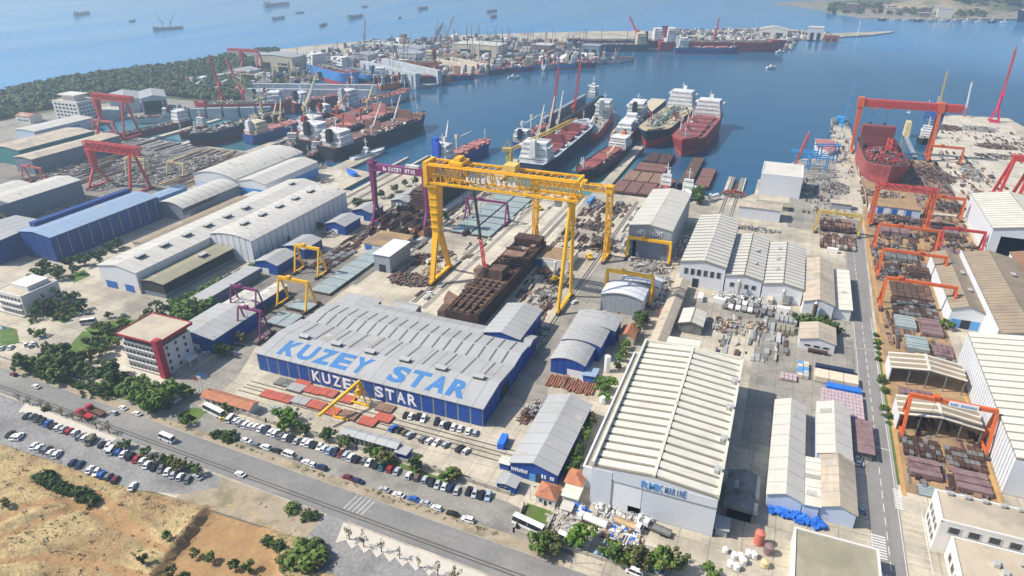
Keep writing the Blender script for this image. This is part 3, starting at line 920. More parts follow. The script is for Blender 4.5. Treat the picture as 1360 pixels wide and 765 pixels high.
hall('repair_hall', 'second bay of the lettered hall, grey roof with narrow skylight strips', -186, -85.5, 215, 232.5, 8.2, 9.2, 'x', 'panel_joint', 'light_grey_roof', shape='gable', skylights=5.2, strips=(('f', 5, .9, 'blue_wall'), ('b', 5, .9, 'blue_wall')))
hall('repair_hall', 'low plain grey-roofed bay behind the lettered hall', -166, -85.8, 233, 243, 6.5, 7.6, 'x', 'blue_wall', 'grey_roof_y', shape='gable')
hall('shed', 'pale lean-to annex at the back corner of the lettered hall', -186, -167, 233, 247, 6.5, 7.2, 'y', 'blue_wall', 'light_grey_roof')
hall('shed', 'small grey-roofed shed with dark end behind the lettered hall', -160, -148, 246, 252, 5, 5.8, 'x', 'slate_wall', 'light_grey_roof')

# ---- ribbed white hall with the blue sign
dm = hall('yacht_hall', 'huge white ribbed-roof hall with a blue sign, beside the dark alley', -38, .3, 162, 241, 15.2, 17.0, 'y', 'white_panel', 'roof_gap', ribs=4.1, rib_frac=.68, rib_h=.45, parapet=.0, cap=.7, cap_mat='cream_roof', over=.1,
          windows=(('l', .02, .98, 4, 6, 12),), doors=(('f', .17, .42, 11.5, 'door_white'), ('f', .32, .425, 3.4, 'door_dark')))
mb = MB()
for a in ((-19.3, -18.4, -39.6, 39.6, 14.9, 17.2), (18.4, 19.3, -39.6, 39.6, 14.9, 16.8), (-18.4, 18.4, 38.9, 39.6, 14.9, 17.3)):
    mb.box(*a)
obj('parapet', mb, 'cream_roof', dm)
for i in range(19):
    m2 = MB(); z = .7 + i * .74
    m2.box(-2.8, 19.1, -39.6, -39.48, z, z + .69); obj('wall_board', m2, 'white_panel', dm)
    m2 = MB(); m2.box(-19.1, -12.6, -39.6, -39.48, z, z + .69); obj('wall_board', m2, 'white_panel', dm)
m2 = MB(); m2.box(-12.6, -12.2, -39.85, -39.45, 0, 11.8); m2.box(-12.6, 19.0, -39.85, -39.45, 11.55, 11.8); obj('door_rail', m2, 'panel_joint', dm)
letters('RMK', dm, 'sky_blue', (-3.6, -39.62, 12.2), (1, 0, 0), (0, 0, 1), 6.9, 2.7, .15, .03, 'sign_letter', .08)
letters('MARINE', dm, 'letter_blue', (3.6, -39.62, 12.2), (1, 0, 0), (0, 0, 1), 6.6, 2.7, .1, .01, 'sign_letter', .2)
for i, y in enumerate((-30, -14, 4, 21)):
    v = MB(); v.box(16.4, 17.8, y, y + 2.6, 15.4, 17.4); v.box(17.9, 18.8, y + .5, y + 1.8, 16.0, 18.2); obj('roof_vent', v, 'vent', dm)
hall('annex', 'narrow white parapet annex along the ribbed white hall', -42.4, -38.3, 168, 243, 8, None, 'y', 'white_panel', 'yard_grey', shape='flat', parapet=1.0, windows=(('l', .03, .97, 4.5, 6.2, 14),))
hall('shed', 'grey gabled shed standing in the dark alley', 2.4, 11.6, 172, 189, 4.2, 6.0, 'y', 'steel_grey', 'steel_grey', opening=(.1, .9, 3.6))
hall('cabin', 'small grey cabin at the mouth of the dark alley', 1.0, 4.4, 163.2, 168, 3, None, 'y', 'grey_wall', 'grey_roof', shape='flat', cat='cabin')

# ---- white open-fronted AFS hall etc.
af = hall('yacht_hall', 'tall grey-fronted hall with white lettering and a cream ribbed roof', -72, -48, 358.5, 427, 18.5, 20.5, 'y', 'grey_wall', 'beige_roof', ribs=7.5, rib_frac=.9, rib_mat='white_roof', rib_h=.1, doors=(('f', .12, .92, 12.5, 'slate_wall'), ('f', .06, .2, 10, 'teal_wall')))
letters('AFS YACHT', af, 'letter_white', (-7.2, -34.42, 14.6), (1, 0, 0), (0, 0, 1), 14.5, 2.6, .15, .02, 'sign_letter', .2)
hall('yacht_hall', 'white ribbed-roof hall with slit windows beside the lettered grey hall', -38, -15.6, 331.5, 405, 13.2, 15.4, 'y', 'white_wall', 'roof_gap', ribs=4.6, rib_frac=.72, rib_mat='white_roof', cap=.3, cap_mat='white_roof', windows=(('f', .06, .94, 7, 10.5, 6),), doors=(('f', .3, .44, 5, 'door_dark'),))
hall('workshop', 'long white gabled workshop against the slit-windowed hall', -15, 2.6, 331, 391, 9.4, 11.2, 'y', 'white_wall', 'roof_gap', ribs=4.2, rib_frac=.75, rib_mat='white_roof', windows=(('f', .1, .9, 4, 6.5, 4),), vents=((.72, .3, .9), (.72, .6, .9)))
hall('workshop', 'white workshop with two doors, next to the peach-roofed one', 3.2, 22, 330, 387, 8.6, 10.4, 'y', 'white_wall', 'roof_gap', ribs=4.2, rib_frac=.75, rib_mat='white_roof', doors=(('f', .3, .5, 4, 'door_white'), ('f', .55, .8, 4.5, 'grey_wall')), vents=((.3, .3, .9), (.3, .55, .9), (.3, .8, .9)))
hall('workshop', 'peach-roofed white workshop beside the yard road', 22.6, 36, 320, 372, 7.8, 10.0, 'y', 'white_wall', 'beige_roof', doors=(('f', .3, .7, 4.5, 'pale_blue_wall'),))
hall('annex', 'low cream lean-to at the edge of the yard road', 36.6, 44, 322, 369, 5.2, 6.0, 'y', 'white_wall', 'cream_roof', shape='mono')
for i, (x, y, h, lab) in enumerate(((-8, 328.3, 9, 'tall silver dust silo in front of the long gabled workshop'), (13.5, 327.5, 8, 'silver extraction duct before the two-door workshop'), (28, 318, 8.5, 'rusty flue pipe before the peach-roofed workshop'))):
    t = thing('dust_silo', lab, 'silo', (x, y, 0))
    obj('tank', MB().tube((0, 0, 1.5), (0, 0, h), 1.0, 1.0, 12), 'rust' if i == 2 else 'vent', t)
    obj('cone', MB().tube((0, 0, h), (0, 0, h + 1), 1.0, .3, 12), 'vent', t)
    for a in range(4):
        obj('leg', MB().bar((.8 * math.cos(a * 1.57), .8 * math.sin(a * 1.57), 0), (.8 * math.cos(a * 1.57), .8 * math.sin(a * 1.57), 2), .15), 'vent', t)
hall('dock_hall', 'white waterside box hall with a cream roof edge', -9.6, 18, 500, 533, 15, None, 'y', 'white_panel', 'cream_roof', shape='flat', parapet=.6)
hall('shed', 'low white shed with peach roof in front of the waterside hall', -19, 7, 446, 459, 8, 9, 'x', 'white_panel', 'beige_roof')
hall('shed', 'long low brown-grey shed beneath the waterside hall', -9, 12, 470, 478, 3, 3.4, 'x', 'steel_grey', 'olive_roof')
hall('shed', 'small grey hut with rusty roof above the yellow stock portal', 38, 51, 488, 495, 4, 5, 'x', 'grey_wall', 'beige_roof')

# ---- blue-walled workshops between the gantry and the ribbed hall
hall('workshop', 'blue-walled workshop with pale gabled roof beside the rusty hull', -107.5, -90.5, 235, 263.5, 8.5, 10.4, 'y', 'blue_wall', 'light_grey_roof', strips=(('r', 4, .88, 'blue_wall'),))
hall('workshop', 'nearest of three stepped workshops, blue front with white door', -74, -59.5, 228.5, 243, 6.6, 8.4, 'y', 'blue_wall', 'light_grey_roof', shape='barrel', strips=(('f', 3.2, .86, 'blue_wall'),), doors=(('f', .5, .97, 3.4, 'door_white'),))
hall('workshop', 'middle of three stepped workshops with a plain grey roof', -74, -57, 243.4, 258, 7.6, 9.2, 'y', 'blue_wall', 'grey_roof', shape='barrel')
hall('workshop', 'rearmost of three stepped workshops with a seam in its roof', -74, -54.5, 258.4, 271, 7.8, 9.2, 'y', 'blue_wall', 'light_grey_roof', shape='barrel')
hall('annex', 'low bright blue annex beside the stepped workshops', -59.2, -54.5, 226.5, 232, 3.4, 3.8, 'y', 'door_blue', 'blue_roof', shape='mono')
gh = hall('workshop', 'long grey gabled shed with a blue lettered front', -66.4, -50, 164.5, 205, 5.6, 8.0, 'y', 'blue_wall', 'light_grey_roof', doors=(('f', .42, .55, 3, 'sky_blue'), ('f', .56, .66, 3.4, 'door_dark')))
for i in range(9):           # white lettering too small to read
    obj('sign_mark', MB().box(-7.8 + i * .66, -7.35 + i * .66, -20.42, -20.28, 2.5, 3.8 - .3 * (i % 3 == 1)), 'letter_white', gh)
for x in (2.9, 3.9, 5.9, 6.7):
    obj('sign_mark', MB().box(x, x + .6, -20.42, -20.28, 2.5, 3.8), 'letter_white', gh)
hall('shed', 'terracotta-roofed hut between the stepped workshops and the ribbed hall', -53, -46.5, 262, 271, 4, 5.8, 'y', 'beige_wall', 'terracotta')
hall('paint_shed', 'white arch-roofed shed under the yellow portal, front one', -69, -49, 289, 304, 8.6, 10.6, 'y', 'white_wall', 'roof_gap', shape='barrel', ribs=5, rib_frac=.9, rib_mat='white_panel', rib_h=.12, strips=(('f', 2.5, .93, 'grey_wall'),))
hall('paint_shed', 'white arch-roofed shed behind the yellow portal', -64, -45, 309, 320, 7, 8.6, 'y', 'white_wall', 'roof_gap', shape='barrel', ribs=5, rib_frac=.9, rib_mat='white_panel', rib_h=.12)
hall('long_shed', 'long narrow peach-roofed shed along the alley', -39, -32.6, 243.5, 328, 4.4, 5.8, 'y', 'beige_wall', 'beige_roof')
hall('shed', 'grey shed with cream gabled roof, upper one of two in the yard', -30, -19.5, 282, 297, 4.6, 6.2, 'y', 'steel_grey', 'roof_gap', ribs=5, rib_frac=.94, rib_mat='cream_roof', rib_h=.1)
hall('shed', 'white shed with cream flat roof, lower one of two in the yard', -31.5, -18.6, 248, 266, 5.8, 6.6, 'y', 'white_wall', 'roof_gap', shape='mono', ribs=6, rib_frac=.95, rib_mat='cream_roof', rib_h=.1)
hall('shed', 'beige gabled store with white front in the middle of the grey yard', 22, 36.5, 288, 303, 4.6, 6.4, 'y', 'white_wall', 'beige_roof', windows=(('f', .1, .9, 1.5, 2.6, 3),))
t = thing('gas_tank', 'brown horizontal tank lying before the beige store', 'tank', (30, 285.5, 0), .0)
obj('shell', MB().tube((-4, 0, 1.1), (4, 0, 1.1), .9, .9, 12), 'rust_dark', t)
for x in (-2.5, 2.5):
    obj('saddle', MB().box(x - .3, x + .3, -.8, .8, 0, .5), 'stone_block', t)

# ---- white sheds at the lower right
hall('white_shed', 'left long white gabled shed with faded roof', 14.4, 24.6, 181, 234, 5.6, 7.6, 'y', 'pale_blue_wall', 'white_roof', skylights=0)
hall('white_shed', 'short flat-roofed link between two white gabled sheds', 24.9, 29.6, 181, 204, 5.2, 5.6, 'y', 'pale_blue_wall', 'cream_roof', shape='mono')
hall('white_shed', 'right white gabled shed with a rust-streaked roof end', 29.9, 40, 181.5, 207, 5.6, 7.6, 'y', 'pale_blue_wall', 'beige_roof')
hall('white_shed', 'upper half of the right white shed with pale stained roof', 29.0, 39.6, 207.4, 238, 5.9, 7.7, 'y', 'pale_blue_wall', 'white_roof')
hall('carport', 'pinkish low roof over white cars by the yard road', 40.4, 47.4, 217, 236, 3.0, 3.3, 'y', 'steel_grey', 'primer_pink', shape='mono')
hall('flat_building', 'flat beige-roofed building beside the yard road', 22.5, 45, 140, 168.5, 6, None, 'y', 'plaster', 'olive_roof', shape='flat', parapet=.6, windows=(('r', .3, .95, 2.5, 4.6, 6),), cat='building')
wo = hall('white_office', 'white office block with stepped flat roofs and rooftop plant', 61, 104, 181, 194.5, 11.5, None, 'y', 'plaster', 'beige_roof', shape='flat', parapet=.6, windows=(('f', .03, .97, 8, 10.4, 8), ('l', .08, .92, 2, 4.4, 4), ('l', .08, .92, 6, 8.4, 4)), cat='building')
wf = hall('white_office', 'lower front wing of the white office with air units on its roof', 64.5, 104, 150, 180.6, 7, None, 'y', 'plaster', 'beige_roof', shape='flat', parapet=.6, windows=(('l', .1, .9, 2.5, 5, 6),), cat='building')
for i in range(8):
    m2 = MB(); m2.box(-18.5 + i * 4.6, -17 + i * 4.6, 5.2, 6.2, 12.2, 13.0); obj('air_unit', m2, 'vent', wo)
for i, (x, y) in enumerate(((-10, 8), (-8.4, 5), (-10, 2), (-8.2, -1), (2, 6), (6, 3))):
    m2 = MB(); m2.box(x - .7, x + .7, y - 1, y + 1, 7.25, 8.6); obj('air_unit', m2, 'vent', wf)
m2 = MB()
m2.tube((-4, 10, 8.2), (18, 10, 8.2), .4, .4, 8); m2.tube((-4, 6, 8.0), (18, 6, 8.0), .35, .35, 8)
obj('roof_pipes', m2, 'vent', wf)

# ---- ribbed hall, open hall and brown roofed halls at the right edge
hall('ribbed_hall', 'big white hall with black-lined walls and ribbed roof at the picture edge', 86, 128, 216, 301, 14.4, 17, 'y', 'dark_wall', 'roof_gap', ribs=4.7, rib_frac=.8, rib_mat='cream_roof', rib_h=.35, over=.1,
     strips=(('l', 2.4, .82, 'white_panel'), ('f', 60, 1, 'white_panel'), ('b', 60, 1, 'white_panel')), cap=.4, cap_mat='cream_roof')
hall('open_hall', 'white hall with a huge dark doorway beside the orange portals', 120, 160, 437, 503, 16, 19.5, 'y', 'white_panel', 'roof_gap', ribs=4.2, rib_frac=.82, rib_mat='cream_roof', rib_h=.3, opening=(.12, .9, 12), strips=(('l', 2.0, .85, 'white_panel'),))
hall('brown_hall', 'brown corrugated-roof hall with pale blue gable and blue doors', 86.3, 99.8, 334, 404, 9.2, 11.6, 'y', 'white_wall', 'roof_gap', ribs=3.2, rib_frac=.88, rib_mat='brown_roof', rib_h=.12, doors=(('f', .08, .36, 4.5, 'sky_blue'), ('f', .38, .66, 4.5, 'door_dark'), ('f', .68, .93, 4.5, 'sky_blue')), vents=((.75, .3, .9), (.75, .6, .9)))
hall('brown_hall', 'wider brown-roofed hall behind a white parapet line', 100.4, 125, 312, 405, 11, 14, 'y', 'white_wall', 'roof_gap', ribs=3.2, rib_frac=.88, rib_mat='brown_roof', rib_h=.12, vents=((.72, .4, 1), (.72, .7, 1)))
t = thing('parapet_wall', 'white toothed parapet wall between the two brown roofs', 'wall', (100.1, 359, 0))
obj('wall', MB().box(-.25, .2, -46.5, 46, 0, 12.3), 'white_panel', t)
hall('brown_hall', 'rust-patched roof at the far corner behind the brown halls', 126, 150, 330, 418, 10, 13, 'y', 'white_wall', 'roof_gap', ribs=3.2, rib_frac=.88, rib_mat='rust_roof', rib_h=.12)
for i, (y0, lab) in enumerate(((273, 'upper open-sided canopy with cream-striped brown roof'), (240, 'lower open-sided canopy with cream-striped brown roof'))):
    t = thing('canopy', lab, 'canopy', (70, y0, 0), 0, 'striped canopies in the stockyard')
    mb = MB()
    for a, b, za, zb in ((-13.5, 0, 6.6, 8.4), (0, 13.5, 8.4, 6.6)):
        mb.hexa([(a, 0, za), (b, 0, zb), (b, 13, zb), (a, 13, za), (a, 0, za + .25), (b, 0, zb + .25), (b, 13, zb + .25), (a, 13, za + .25)])
    ro = obj('roof', mb, 'brown_roof', t)
    for k in range(4):
        for a, b, za, zb in ((-13.6, -.2, 6.6, 8.4), (.2, 13.6, 8.4, 6.6)):
            y = .1 + k * 3.9
            m2 = MB(); m2.hexa([(a, y, za + .2), (b, y, zb + .2), (b, y + 1.1, zb + .2), (a, y + 1.1, za + .2), (a, y, za + .4), (b, y, zb + .4), (b, y + 1.1, zb + .4), (a, y + 1.1, za + .4)])
            obj('roof_panel', m2, 'cream_roof', ro)
    obj('ridge_cap', MB().box(-.5, .5, -.1, 13.1, 8.5, 8.95), 'cream_roof', ro)
    obj('end_wall', MB().box(-13.4, -13.1, .1, 12.9, 0, 6.6), 'white_panel', t)
    obj('fascia', MB().box(-13.4, 13.4, 12.6, 12.9, 4.8, 6.4), 'white_panel', t)
    for x in (-13, -6.5, 0, 6.5, 13):
        for y in (.4, 12.3):
            obj('post', MB().box(x - .2, x + .2, y - .2, y + .2, 0, 6.6 + (13.4 - abs(x)) * .13), 'steel_grey', t)

# ---- the left-hand yard
hA = hall('long_hall', 'very long white-roofed hall with six ridge vents at the left yard', -318.5, -292, 218, 345, 12.0, 14.2, 'y', 'white_wall', 'white_roof', vents=[(.62, .1 + i * .125, 1.5) for i in range(6)], lower=(4.2, 'plaster'),
          windows=(('r', .01, .4, 6.2, 7.6, 10),), doors=(('f', .12, .4, 4, 'door_blue'), ('f', .62, .84, 4, 'door_blue')))
hB = hall('long_hall', 'tall grey-white barrel-roofed hall with dark wall joints and five vents', -291.6, -262.5, 269, 360, 14.2, 16.2, 'y', 'slate_wall', 'white_roof', shape='barrel', strips=(('r', 5.1, .9, 'white_wall'), ('f', 4.2, .9, 'white_wall')), vents=[(.42, .16 + i * .17, 1.5) for i in range(5)])
hall('long_hall', 'plain white roof joining the two long halls', -318, -292, 345.4, 372, 12.2, 14.4, 'y', 'white_wall', 'white_roof', vents=((.5, .5, 1.2),))
hall('low_hall', 'low olive-roofed hall with black side in front of the long white hall', -290.6, -276, 219, 268, 8, 8.9, 'y', 'dark_wall', 'olive_roof', lower=(2.4, 'slate_wall'), vents=((.6, .68, 1.4),))
bl = hall('blue_hall', 'large blue hall with pale blue roof and yellow wall ribs', -394, -368, 230, 304, 15, 16.6, 'y', 'blue_wall_dull', 'blue_roof', strips=(('r', 7.4, .93, 'blue_wall_dull'), ('f', 7, .94, 'blue_wall_dull')))
for i in range(11):
    obj('wall_rib', MB().box(13.1, 13.35, -34 + i * 6.8, -33.6 + i * 6.8, 2, 14.3), 'rib_yellow', bl)
obj('clerestory', MB().box(-12.5, -8.5, -30, 36, 15.4, 18.0), 'blue_wall_dull', bl)
hall('blue_hall', 'grey-roofed blue hall at the left picture edge', -425, -394.6, 214, 250, 13, 14, 'x', 'blue_wall_dull', 'grey_roof', doors=(('b', .3, .45, 5, 'rust'),))
hall('grey_hall', 'long slate-walled hall with a pale roof behind the blue hall', -474, -450, 238, 314, 13.5, 15, 'y', 'slate_wall', 'white_roof', strips=(('r', 8, .96, 'slate_wall'),))
hall('grey_hall', 'pale-roofed hall beyond the slate-walled one', -500, -480, 250, 300, 11, 12.4, 'y', 'slate_wall', 'white_roof')
hall('dock_hall', 'teal-walled hall with a beige roof at the far left basin', -600, -567, 352, 420, 13, 14.5, 'y', 'teal_wall', 'beige_roof')
hall('dock_hall', 'long shed with pinkish roof and blue-grey wall below the teal hall', -556, -536, 340, 420, 12, 13.2, 'y', 'slate_wall', 'beige_roof', strips=(('r', 7, .94, 'slate_wall'),))
hall('quay_shed', 'white quay shed with a pale blue side behind the teal hall', -655, -630, 410, 470, 9, 10, 'y', 'pale_blue_wall', 'white_roof', doors=(('r', .2, .5, 6, 'sky_blue'), ('r', .6, .75, 6, 'sky_blue')))
b1 = hall('office_block', 'white five-storey office with a flat cap roof by the wooded headland', -690, -655, 476, 500, 20, None, 'y', 'plaster', 'beige_roof', shape='flat', parapet=.8, cat='building',
     windows=[(f, .05, .95, 2 + 3.6 * k, 4 + 3.6 * k, 6) for f in 'fr' for k in range(5)])
obj('penthouse', MB().box(-10, 8, -6, 6, 20.3, 25), 'plaster', b1); obj('cap_roof', MB().box(-13, 11, -8, 8, 25.2, 26.2), 'cream_roof', b1)
hall('house', 'small white house with red roof beside the five-storey office', -720, -700, 455, 468, 7, 9, 'x', 'plaster', 'terracotta', cat='house', windows=(('l', .1, .9, 2, 4, 4),))
hall('dock_hall', 'left of the twin grey dock halls, wide pale roof', -684, -656, 520, 566, 14, 17, 'y', 'hull_light_grey', 'grey_roof', rotz=math.radians(50))
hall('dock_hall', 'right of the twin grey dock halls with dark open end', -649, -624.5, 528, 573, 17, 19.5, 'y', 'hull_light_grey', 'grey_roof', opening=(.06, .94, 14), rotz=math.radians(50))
hall('dock_hall', 'low white shed before the twin grey dock halls', -660, -645, 500, 518, 8, 9, 'y', 'hull_light_grey', 'white_roof', rotz=math.radians(50))
hall('white_hall', 'white-roofed hall with blue lower wall near the jetty, left one', -395, -357, 361, 438, 11, 14.5, 'y', 'white_wall', 'white_roof', shape='barrel', lower=(6, 'pale_blue_wall'))
hall('white_hall', 'white-roofed hall with bright blue lower wall, nearer the quay', -353, -329.5, 360, 420, 11, 13.5, 'y', 'white_wall', 'white_roof', shape='gable', lower=(6.5, 'sky_blue'))
hall('low_shed', 'small white-roofed shed beside the blue-based hall', -340, -330, 330, 356, 5, 6.2, 'y', 'white_wall', 'white_roof', shape='barrel')
bh = hall('barrel_hall', 'pale arched-roof hall with brown patched side behind the blue hall', -374, -351, 306, 358, 8.5, 11.5, 'y', 'slate_wall', 'roof_gap', shape='barrel', ribs=6.5, rib_frac=.93, rib_mat='white_roof', rib_h=.1, vents=())
hall('lean_to', 'rust-brown lean-to roof along the arched hall', -350.6, -345, 306, 335, 5.6, 8, 'y', 'slate_wall', 'rust_roof', shape='mono')
hall('long_shed', 'long brown-roofed shed between the arched hall and the long white hall', -341, -329, 258, 345, 5.5, 6.5, 'y', 'beige_wall', 'brown_roof')
hall('low_shed', 'low pale building between the left halls', -328, -320, 262, 285, 4, None, 'y', 'plaster', 'white_roof', shape='flat')
hall('teal_shed', 'bright blue low shed row behind the arched hall', -402, -392, 300, 350, 4.5, 5, 'y', 'sky_blue', 'blue_roof')

# ---- sheds between the long hall and the crane track
SH = [('blue shed with pale grey roof at the end of the hedge', -236, -214, 187, 214, 7.4, 9.0, 'blue_wall', 'light_grey_roof', 'gable'),
      ('long low white-roofed store along the hedge', -258, -249, 200, 258, 4.4, 4.8, 'slate_wall', 'light_grey_roof', 'mono'),
      ('white-roofed blue store under the purple portal', -238, -230, 218, 234, 5, 5.6, 'blue_wall', 'white_roof', 'gable'),
      ('white-roofed blue store beside the yellow portal', -229, -222, 214, 246, 5, 5.6, 'blue_wall', 'white_roof', 'gable'),
      ('blue workshop with striped pale roof near the yellow portal', -256, -241, 262, 279, 6, 8, 'blue_wall', 'light_grey_roof', 'gable'),
      ('second blue workshop with pale roof further along the hall', -256, -241, 285, 302, 6, 7.6, 'blue_wall', 'light_grey_roof', 'gable'),
      ('blue-walled house with pale gable beside the purple gantry', -254, -240, 324, 341, 6, 8, 'blue_wall', 'light_grey_roof', 'gable'),
      ('smaller blue-walled house behind the purple gantry leg', -252, -238, 350, 365, 6, 8, 'blue_wall', 'light_grey_roof', 'gable'),
      ('grey-roofed dark hut, nearest of the row by the slip', -241, -228, 380, 390, 4.5, 6, 'slate_wall', 'grey_roof', 'gable'),
      ('grey-roofed dark hut, second of the row by the slip', -240, -227, 393, 403, 4.5, 6, 'slate_wall', 'grey_roof', 'gable'),
      ('grey-roofed dark hut, third of the row by the slip', -239, -226, 406, 417, 4.5, 6, 'slate_wall', 'light_grey_roof', 'gable'),
      ('pale hut at the water end of the row by the slip', -238, -226, 421, 432, 4.5, 6, 'plaster', 'light_grey_roof', 'gable')]
for lab, x0, x1, y0, y1, e, r, w, ro, shp in SH:
    hall('shed', lab, x0, x1, y0, y1, e, r, 'y', w, ro, shape=shp, doors=(('f', .3, .6, 3, 'door_white'),))
hall('steel_box', 'tall windowless grey shed with white roof standing on the slip', -196, -186, 287, 309, 10, None, 'y', 'grey_wall', 'white_panel', shape='flat', doors=(('f', .3, .7, 4.5, 'door_dark'),), strips=(('r', 2.5, .95, 'grey_wall'),))
hall('store', 'half-roofed store with blue and white doors under the rusty blocks', -218, -196, 310, 330, 4.2, None, 'y', 'plaster', 'rust_ground', shape='flat', doors=(('f', .05, .25, 3.2, 'door_blue'), ('f', .55, .78, 3.2, 'door_blue')), windows=(('r', .1, .9, 1.6, 3, 6),))
hall('store', 'blue and white store with rubble roof below the smaller yellow gantry', -120, -97, 326, 344, 5, None, 'y', 'plaster', 'rust_ground', shape='flat', parapet=.3, doors=(('f', .12, .34, 4, 'door_blue'), ('f', .36, .62, 4, 'door_white')))
hall('workshop', 'blue-and-white workshop row beside the red gantry dock', 62, 92, 488, 496, 5.5, None, 'y', 'pale_blue_wall', 'rust_ground', shape='flat', doors=[('f', .16 + .14 * i, .26 + .14 * i, 4.4, 'door_blue' if i % 2 == 0 else 'door_white') for i in range(5)])

# ---- offices
of = thing('office_building', 'red and white four-storey office with a flat brown roof by the gate', 'building', (-230, 174, 0))
mb = MB(); mb.box(-11, 9.2, -8.2, 8.2, 0, 13.4); obj('wall', mb, 'plaster', of)
for k in range(4):
    for i in range(9):
        w_ = obj('window', MB().box(-10.4 + i * 2.1, -9.0 + i * 2.1, -8.36, -8.16, 1.2 + 3.3 * k, 2.9 + 3.3 * k), 'vent', of)
        obj('pane', MB().box(-10.25 + i * 2.1, -9.15 + i * 2.1, -8.44, -8.3, 1.35 + 3.3 * k, 2.75 + 3.3 * k), 'glass', w_)
    obj('sill_band', MB().box(-11.1, 8.2, -8.6, -8.15, .5 + 3.3 * k, .95 + 3.3 * k), 'plaster', of)
    for i in range(3):
        w_ = obj('window', MB().box(9.15, 9.35, -5.2 + i * 4.6, -3.9 + i * 4.6, 1.2 + 3.3 * k, 2.9 + 3.3 * k), 'vent', of)
        obj('pane', MB().box(9.3, 9.42, -5.05 + i * 4.6, -4.05 + i * 4.6, 1.35 + 3.3 * k, 2.75 + 3.3 * k), 'glass', w_)
obj('roof', MB().box(-12.2, 10.2, -9.2, 9.2, 16.2, 16.8), 'beige_roof', of)
obj('roof_edge', MB().box(-12.4, 10.4, -9.4, -9.15, 16.1, 17.0).box(10.15, 10.4, -9.15, 9.4, 15.9, 17.2).box(-12.4, -12.15, -9.15, 9.4, 15.9, 17.2).box(-12.15, 10.15, 9.15, 9.4, 15.9, 17.2), 'office_red', of)
obj('top_storey', MB().box(-10.4, 8.6, -7.6, 7.6, 13.4, 16.2), 'glass', of)
obj('red_pier', MB().box(8.0, 10.6, -9.8, -7.0, 0, 18.0), 'office_red', of)
obj('porch', MB().box(9.2, 13.5, 1, 6, 2.8, 3.4).box(12.9, 13.3, 1.2, 1.6, 0, 2.8).box(12.9, 13.3, 5.4, 5.8, 0, 2.8), 'plaster', of)
lo = hall('white_office', 'white three-storey office with balconies by the conifers', -342, -323.5, 180, 199, 10.4, None, 'y', 'plaster', 'beige_roof', shape='flat', parapet=.5, cat='building', windows=[('f', .05, .95, 1 + 3.2 * k, 3 + 3.2 * k, 7) for k in range(3)])
for k in range(3):
    obj('balcony', MB().box(-9, 9, -11.2, -9.6, .4 + 3.2 * k, .7 + 3.2 * k).box(-9, 9, -11.2, -11.05, .7 + 3.2 * k, 1.3 + 3.2 * k), 'plaster', lo)
obj('penthouse', MB().box(-4, 7, -4, 7, 10.5, 13), 'plaster', lo)
hall('gatehouse', 'pale flat-roofed gatehouse among the trees', -211, -203, 153, 159, 3.4, None, 'y', 'plaster', 'cream_roof', shape='flat', cat='gatehouse', windows=(('f', .1, .9, 1.2, 2.4, 3),))
hall('long_shed', 'long low terracotta-roofed building above the car park', -193, -170, 157.5, 162.5, 3.2, 4.4, 'x', 'plaster', 'terracotta', windows=(('l', .05, .95, 1, 2.4, 7),))
hall('bike_shed', 'long grey-roofed glazed shelter behind the parked cars', -129.5, -107, 158.6, 162.4, 3.4, 4.0, 'x', 'vent', 'light_grey_roof', windows=(('l', .01, .99, .4, 3, 12),))
hall('hut', 'small bright blue hut at the end of the glazed shelter', -106.6, -102.5, 157.5, 161, 2.8, None, 'y', 'blue_wall', 'light_grey_roof', shape='flat', cat='hut')
hall('hut', 'blue gate hut with a pale roof at the car park end', -68, -61.5, 156.5, 161, 3, 3.6, 'y', 'blue_wall', 'light_grey_roof', cat='hut', windows=(('f', .15, .6, 1, 2.2, 2),))
hall('hut', 'tiny blue gate hut beside the grey shed', -71, -67.6, 166, 169, 2.8, None, 'y', 'blue_wall', 'cream_roof', shape='flat', cat='hut')
def hip_house(label, x0, x1, y0, y1, e, r):
    t = thing('house', label, 'house', ((x0 + x1) / 2, (y0 + y1) / 2, 0))
    w, l = (x1 - x0) / 2, (y1 - y0) / 2
    obj('wall', MB().box(-w, w, -l, l, 0, e), 'plaster', t)
    mb = MB(); a, b = w + .4, l + .4; k = max(0, b - a)
    mb.face([(-a, -b, e), (a, -b, e), (0, -k, r)]); mb.face([(a, b, e), (-a, b, e), (0, k, r)])
    mb.face([(a, -b, e), (a, b, e), (0, k, r), (0, -k, r)]); mb.face([(-a, b, e), (-a, -b, e), (0, -k, r), (0, k, r)]); mb.face([(-a, b, e), (a, b, e), (a, -b, e), (-a, -b, e)])
    obj('roof', mb, 'terracotta', t)
    for x in (-w * .5, w * .5):
        w_ = obj('window', MB().box(x - .5, x + .5, -l - .08, -l + .05, 1.2, 2.4), 'vent', t); obj('pane', MB().box(x - .4, x + .4, -l - .12, -l - .05, 1.3, 2.3), 'glass', w_)
    obj('door', MB().box(-.45, .45, -l - .06, -l + .05, .02, 2.1), 'door_dark', t)
hip_house('terracotta hip-roofed house nearest the grey gabled shed', -54, -47.6, 155.5, 162, 3.4, 5.6)
hip_house('terracotta hip-roofed house tight against the ribbed white hall', -47, -41.4, 164, 171, 4, 6)
hall('cabin', 'cream box cabin below the hip-roofed house', -46, -41.2, 158.4, 163.4, 3.6, None, 'y', 'plaster', 'cream_roof', shape='flat', cat='cabin')
hall('sports_court_hut', 'tiny white store by the stone yard', -45, -42, 154, 157, 2.4, None, 'y', 'plaster', 'white_roof', shape='flat', cat='hut')

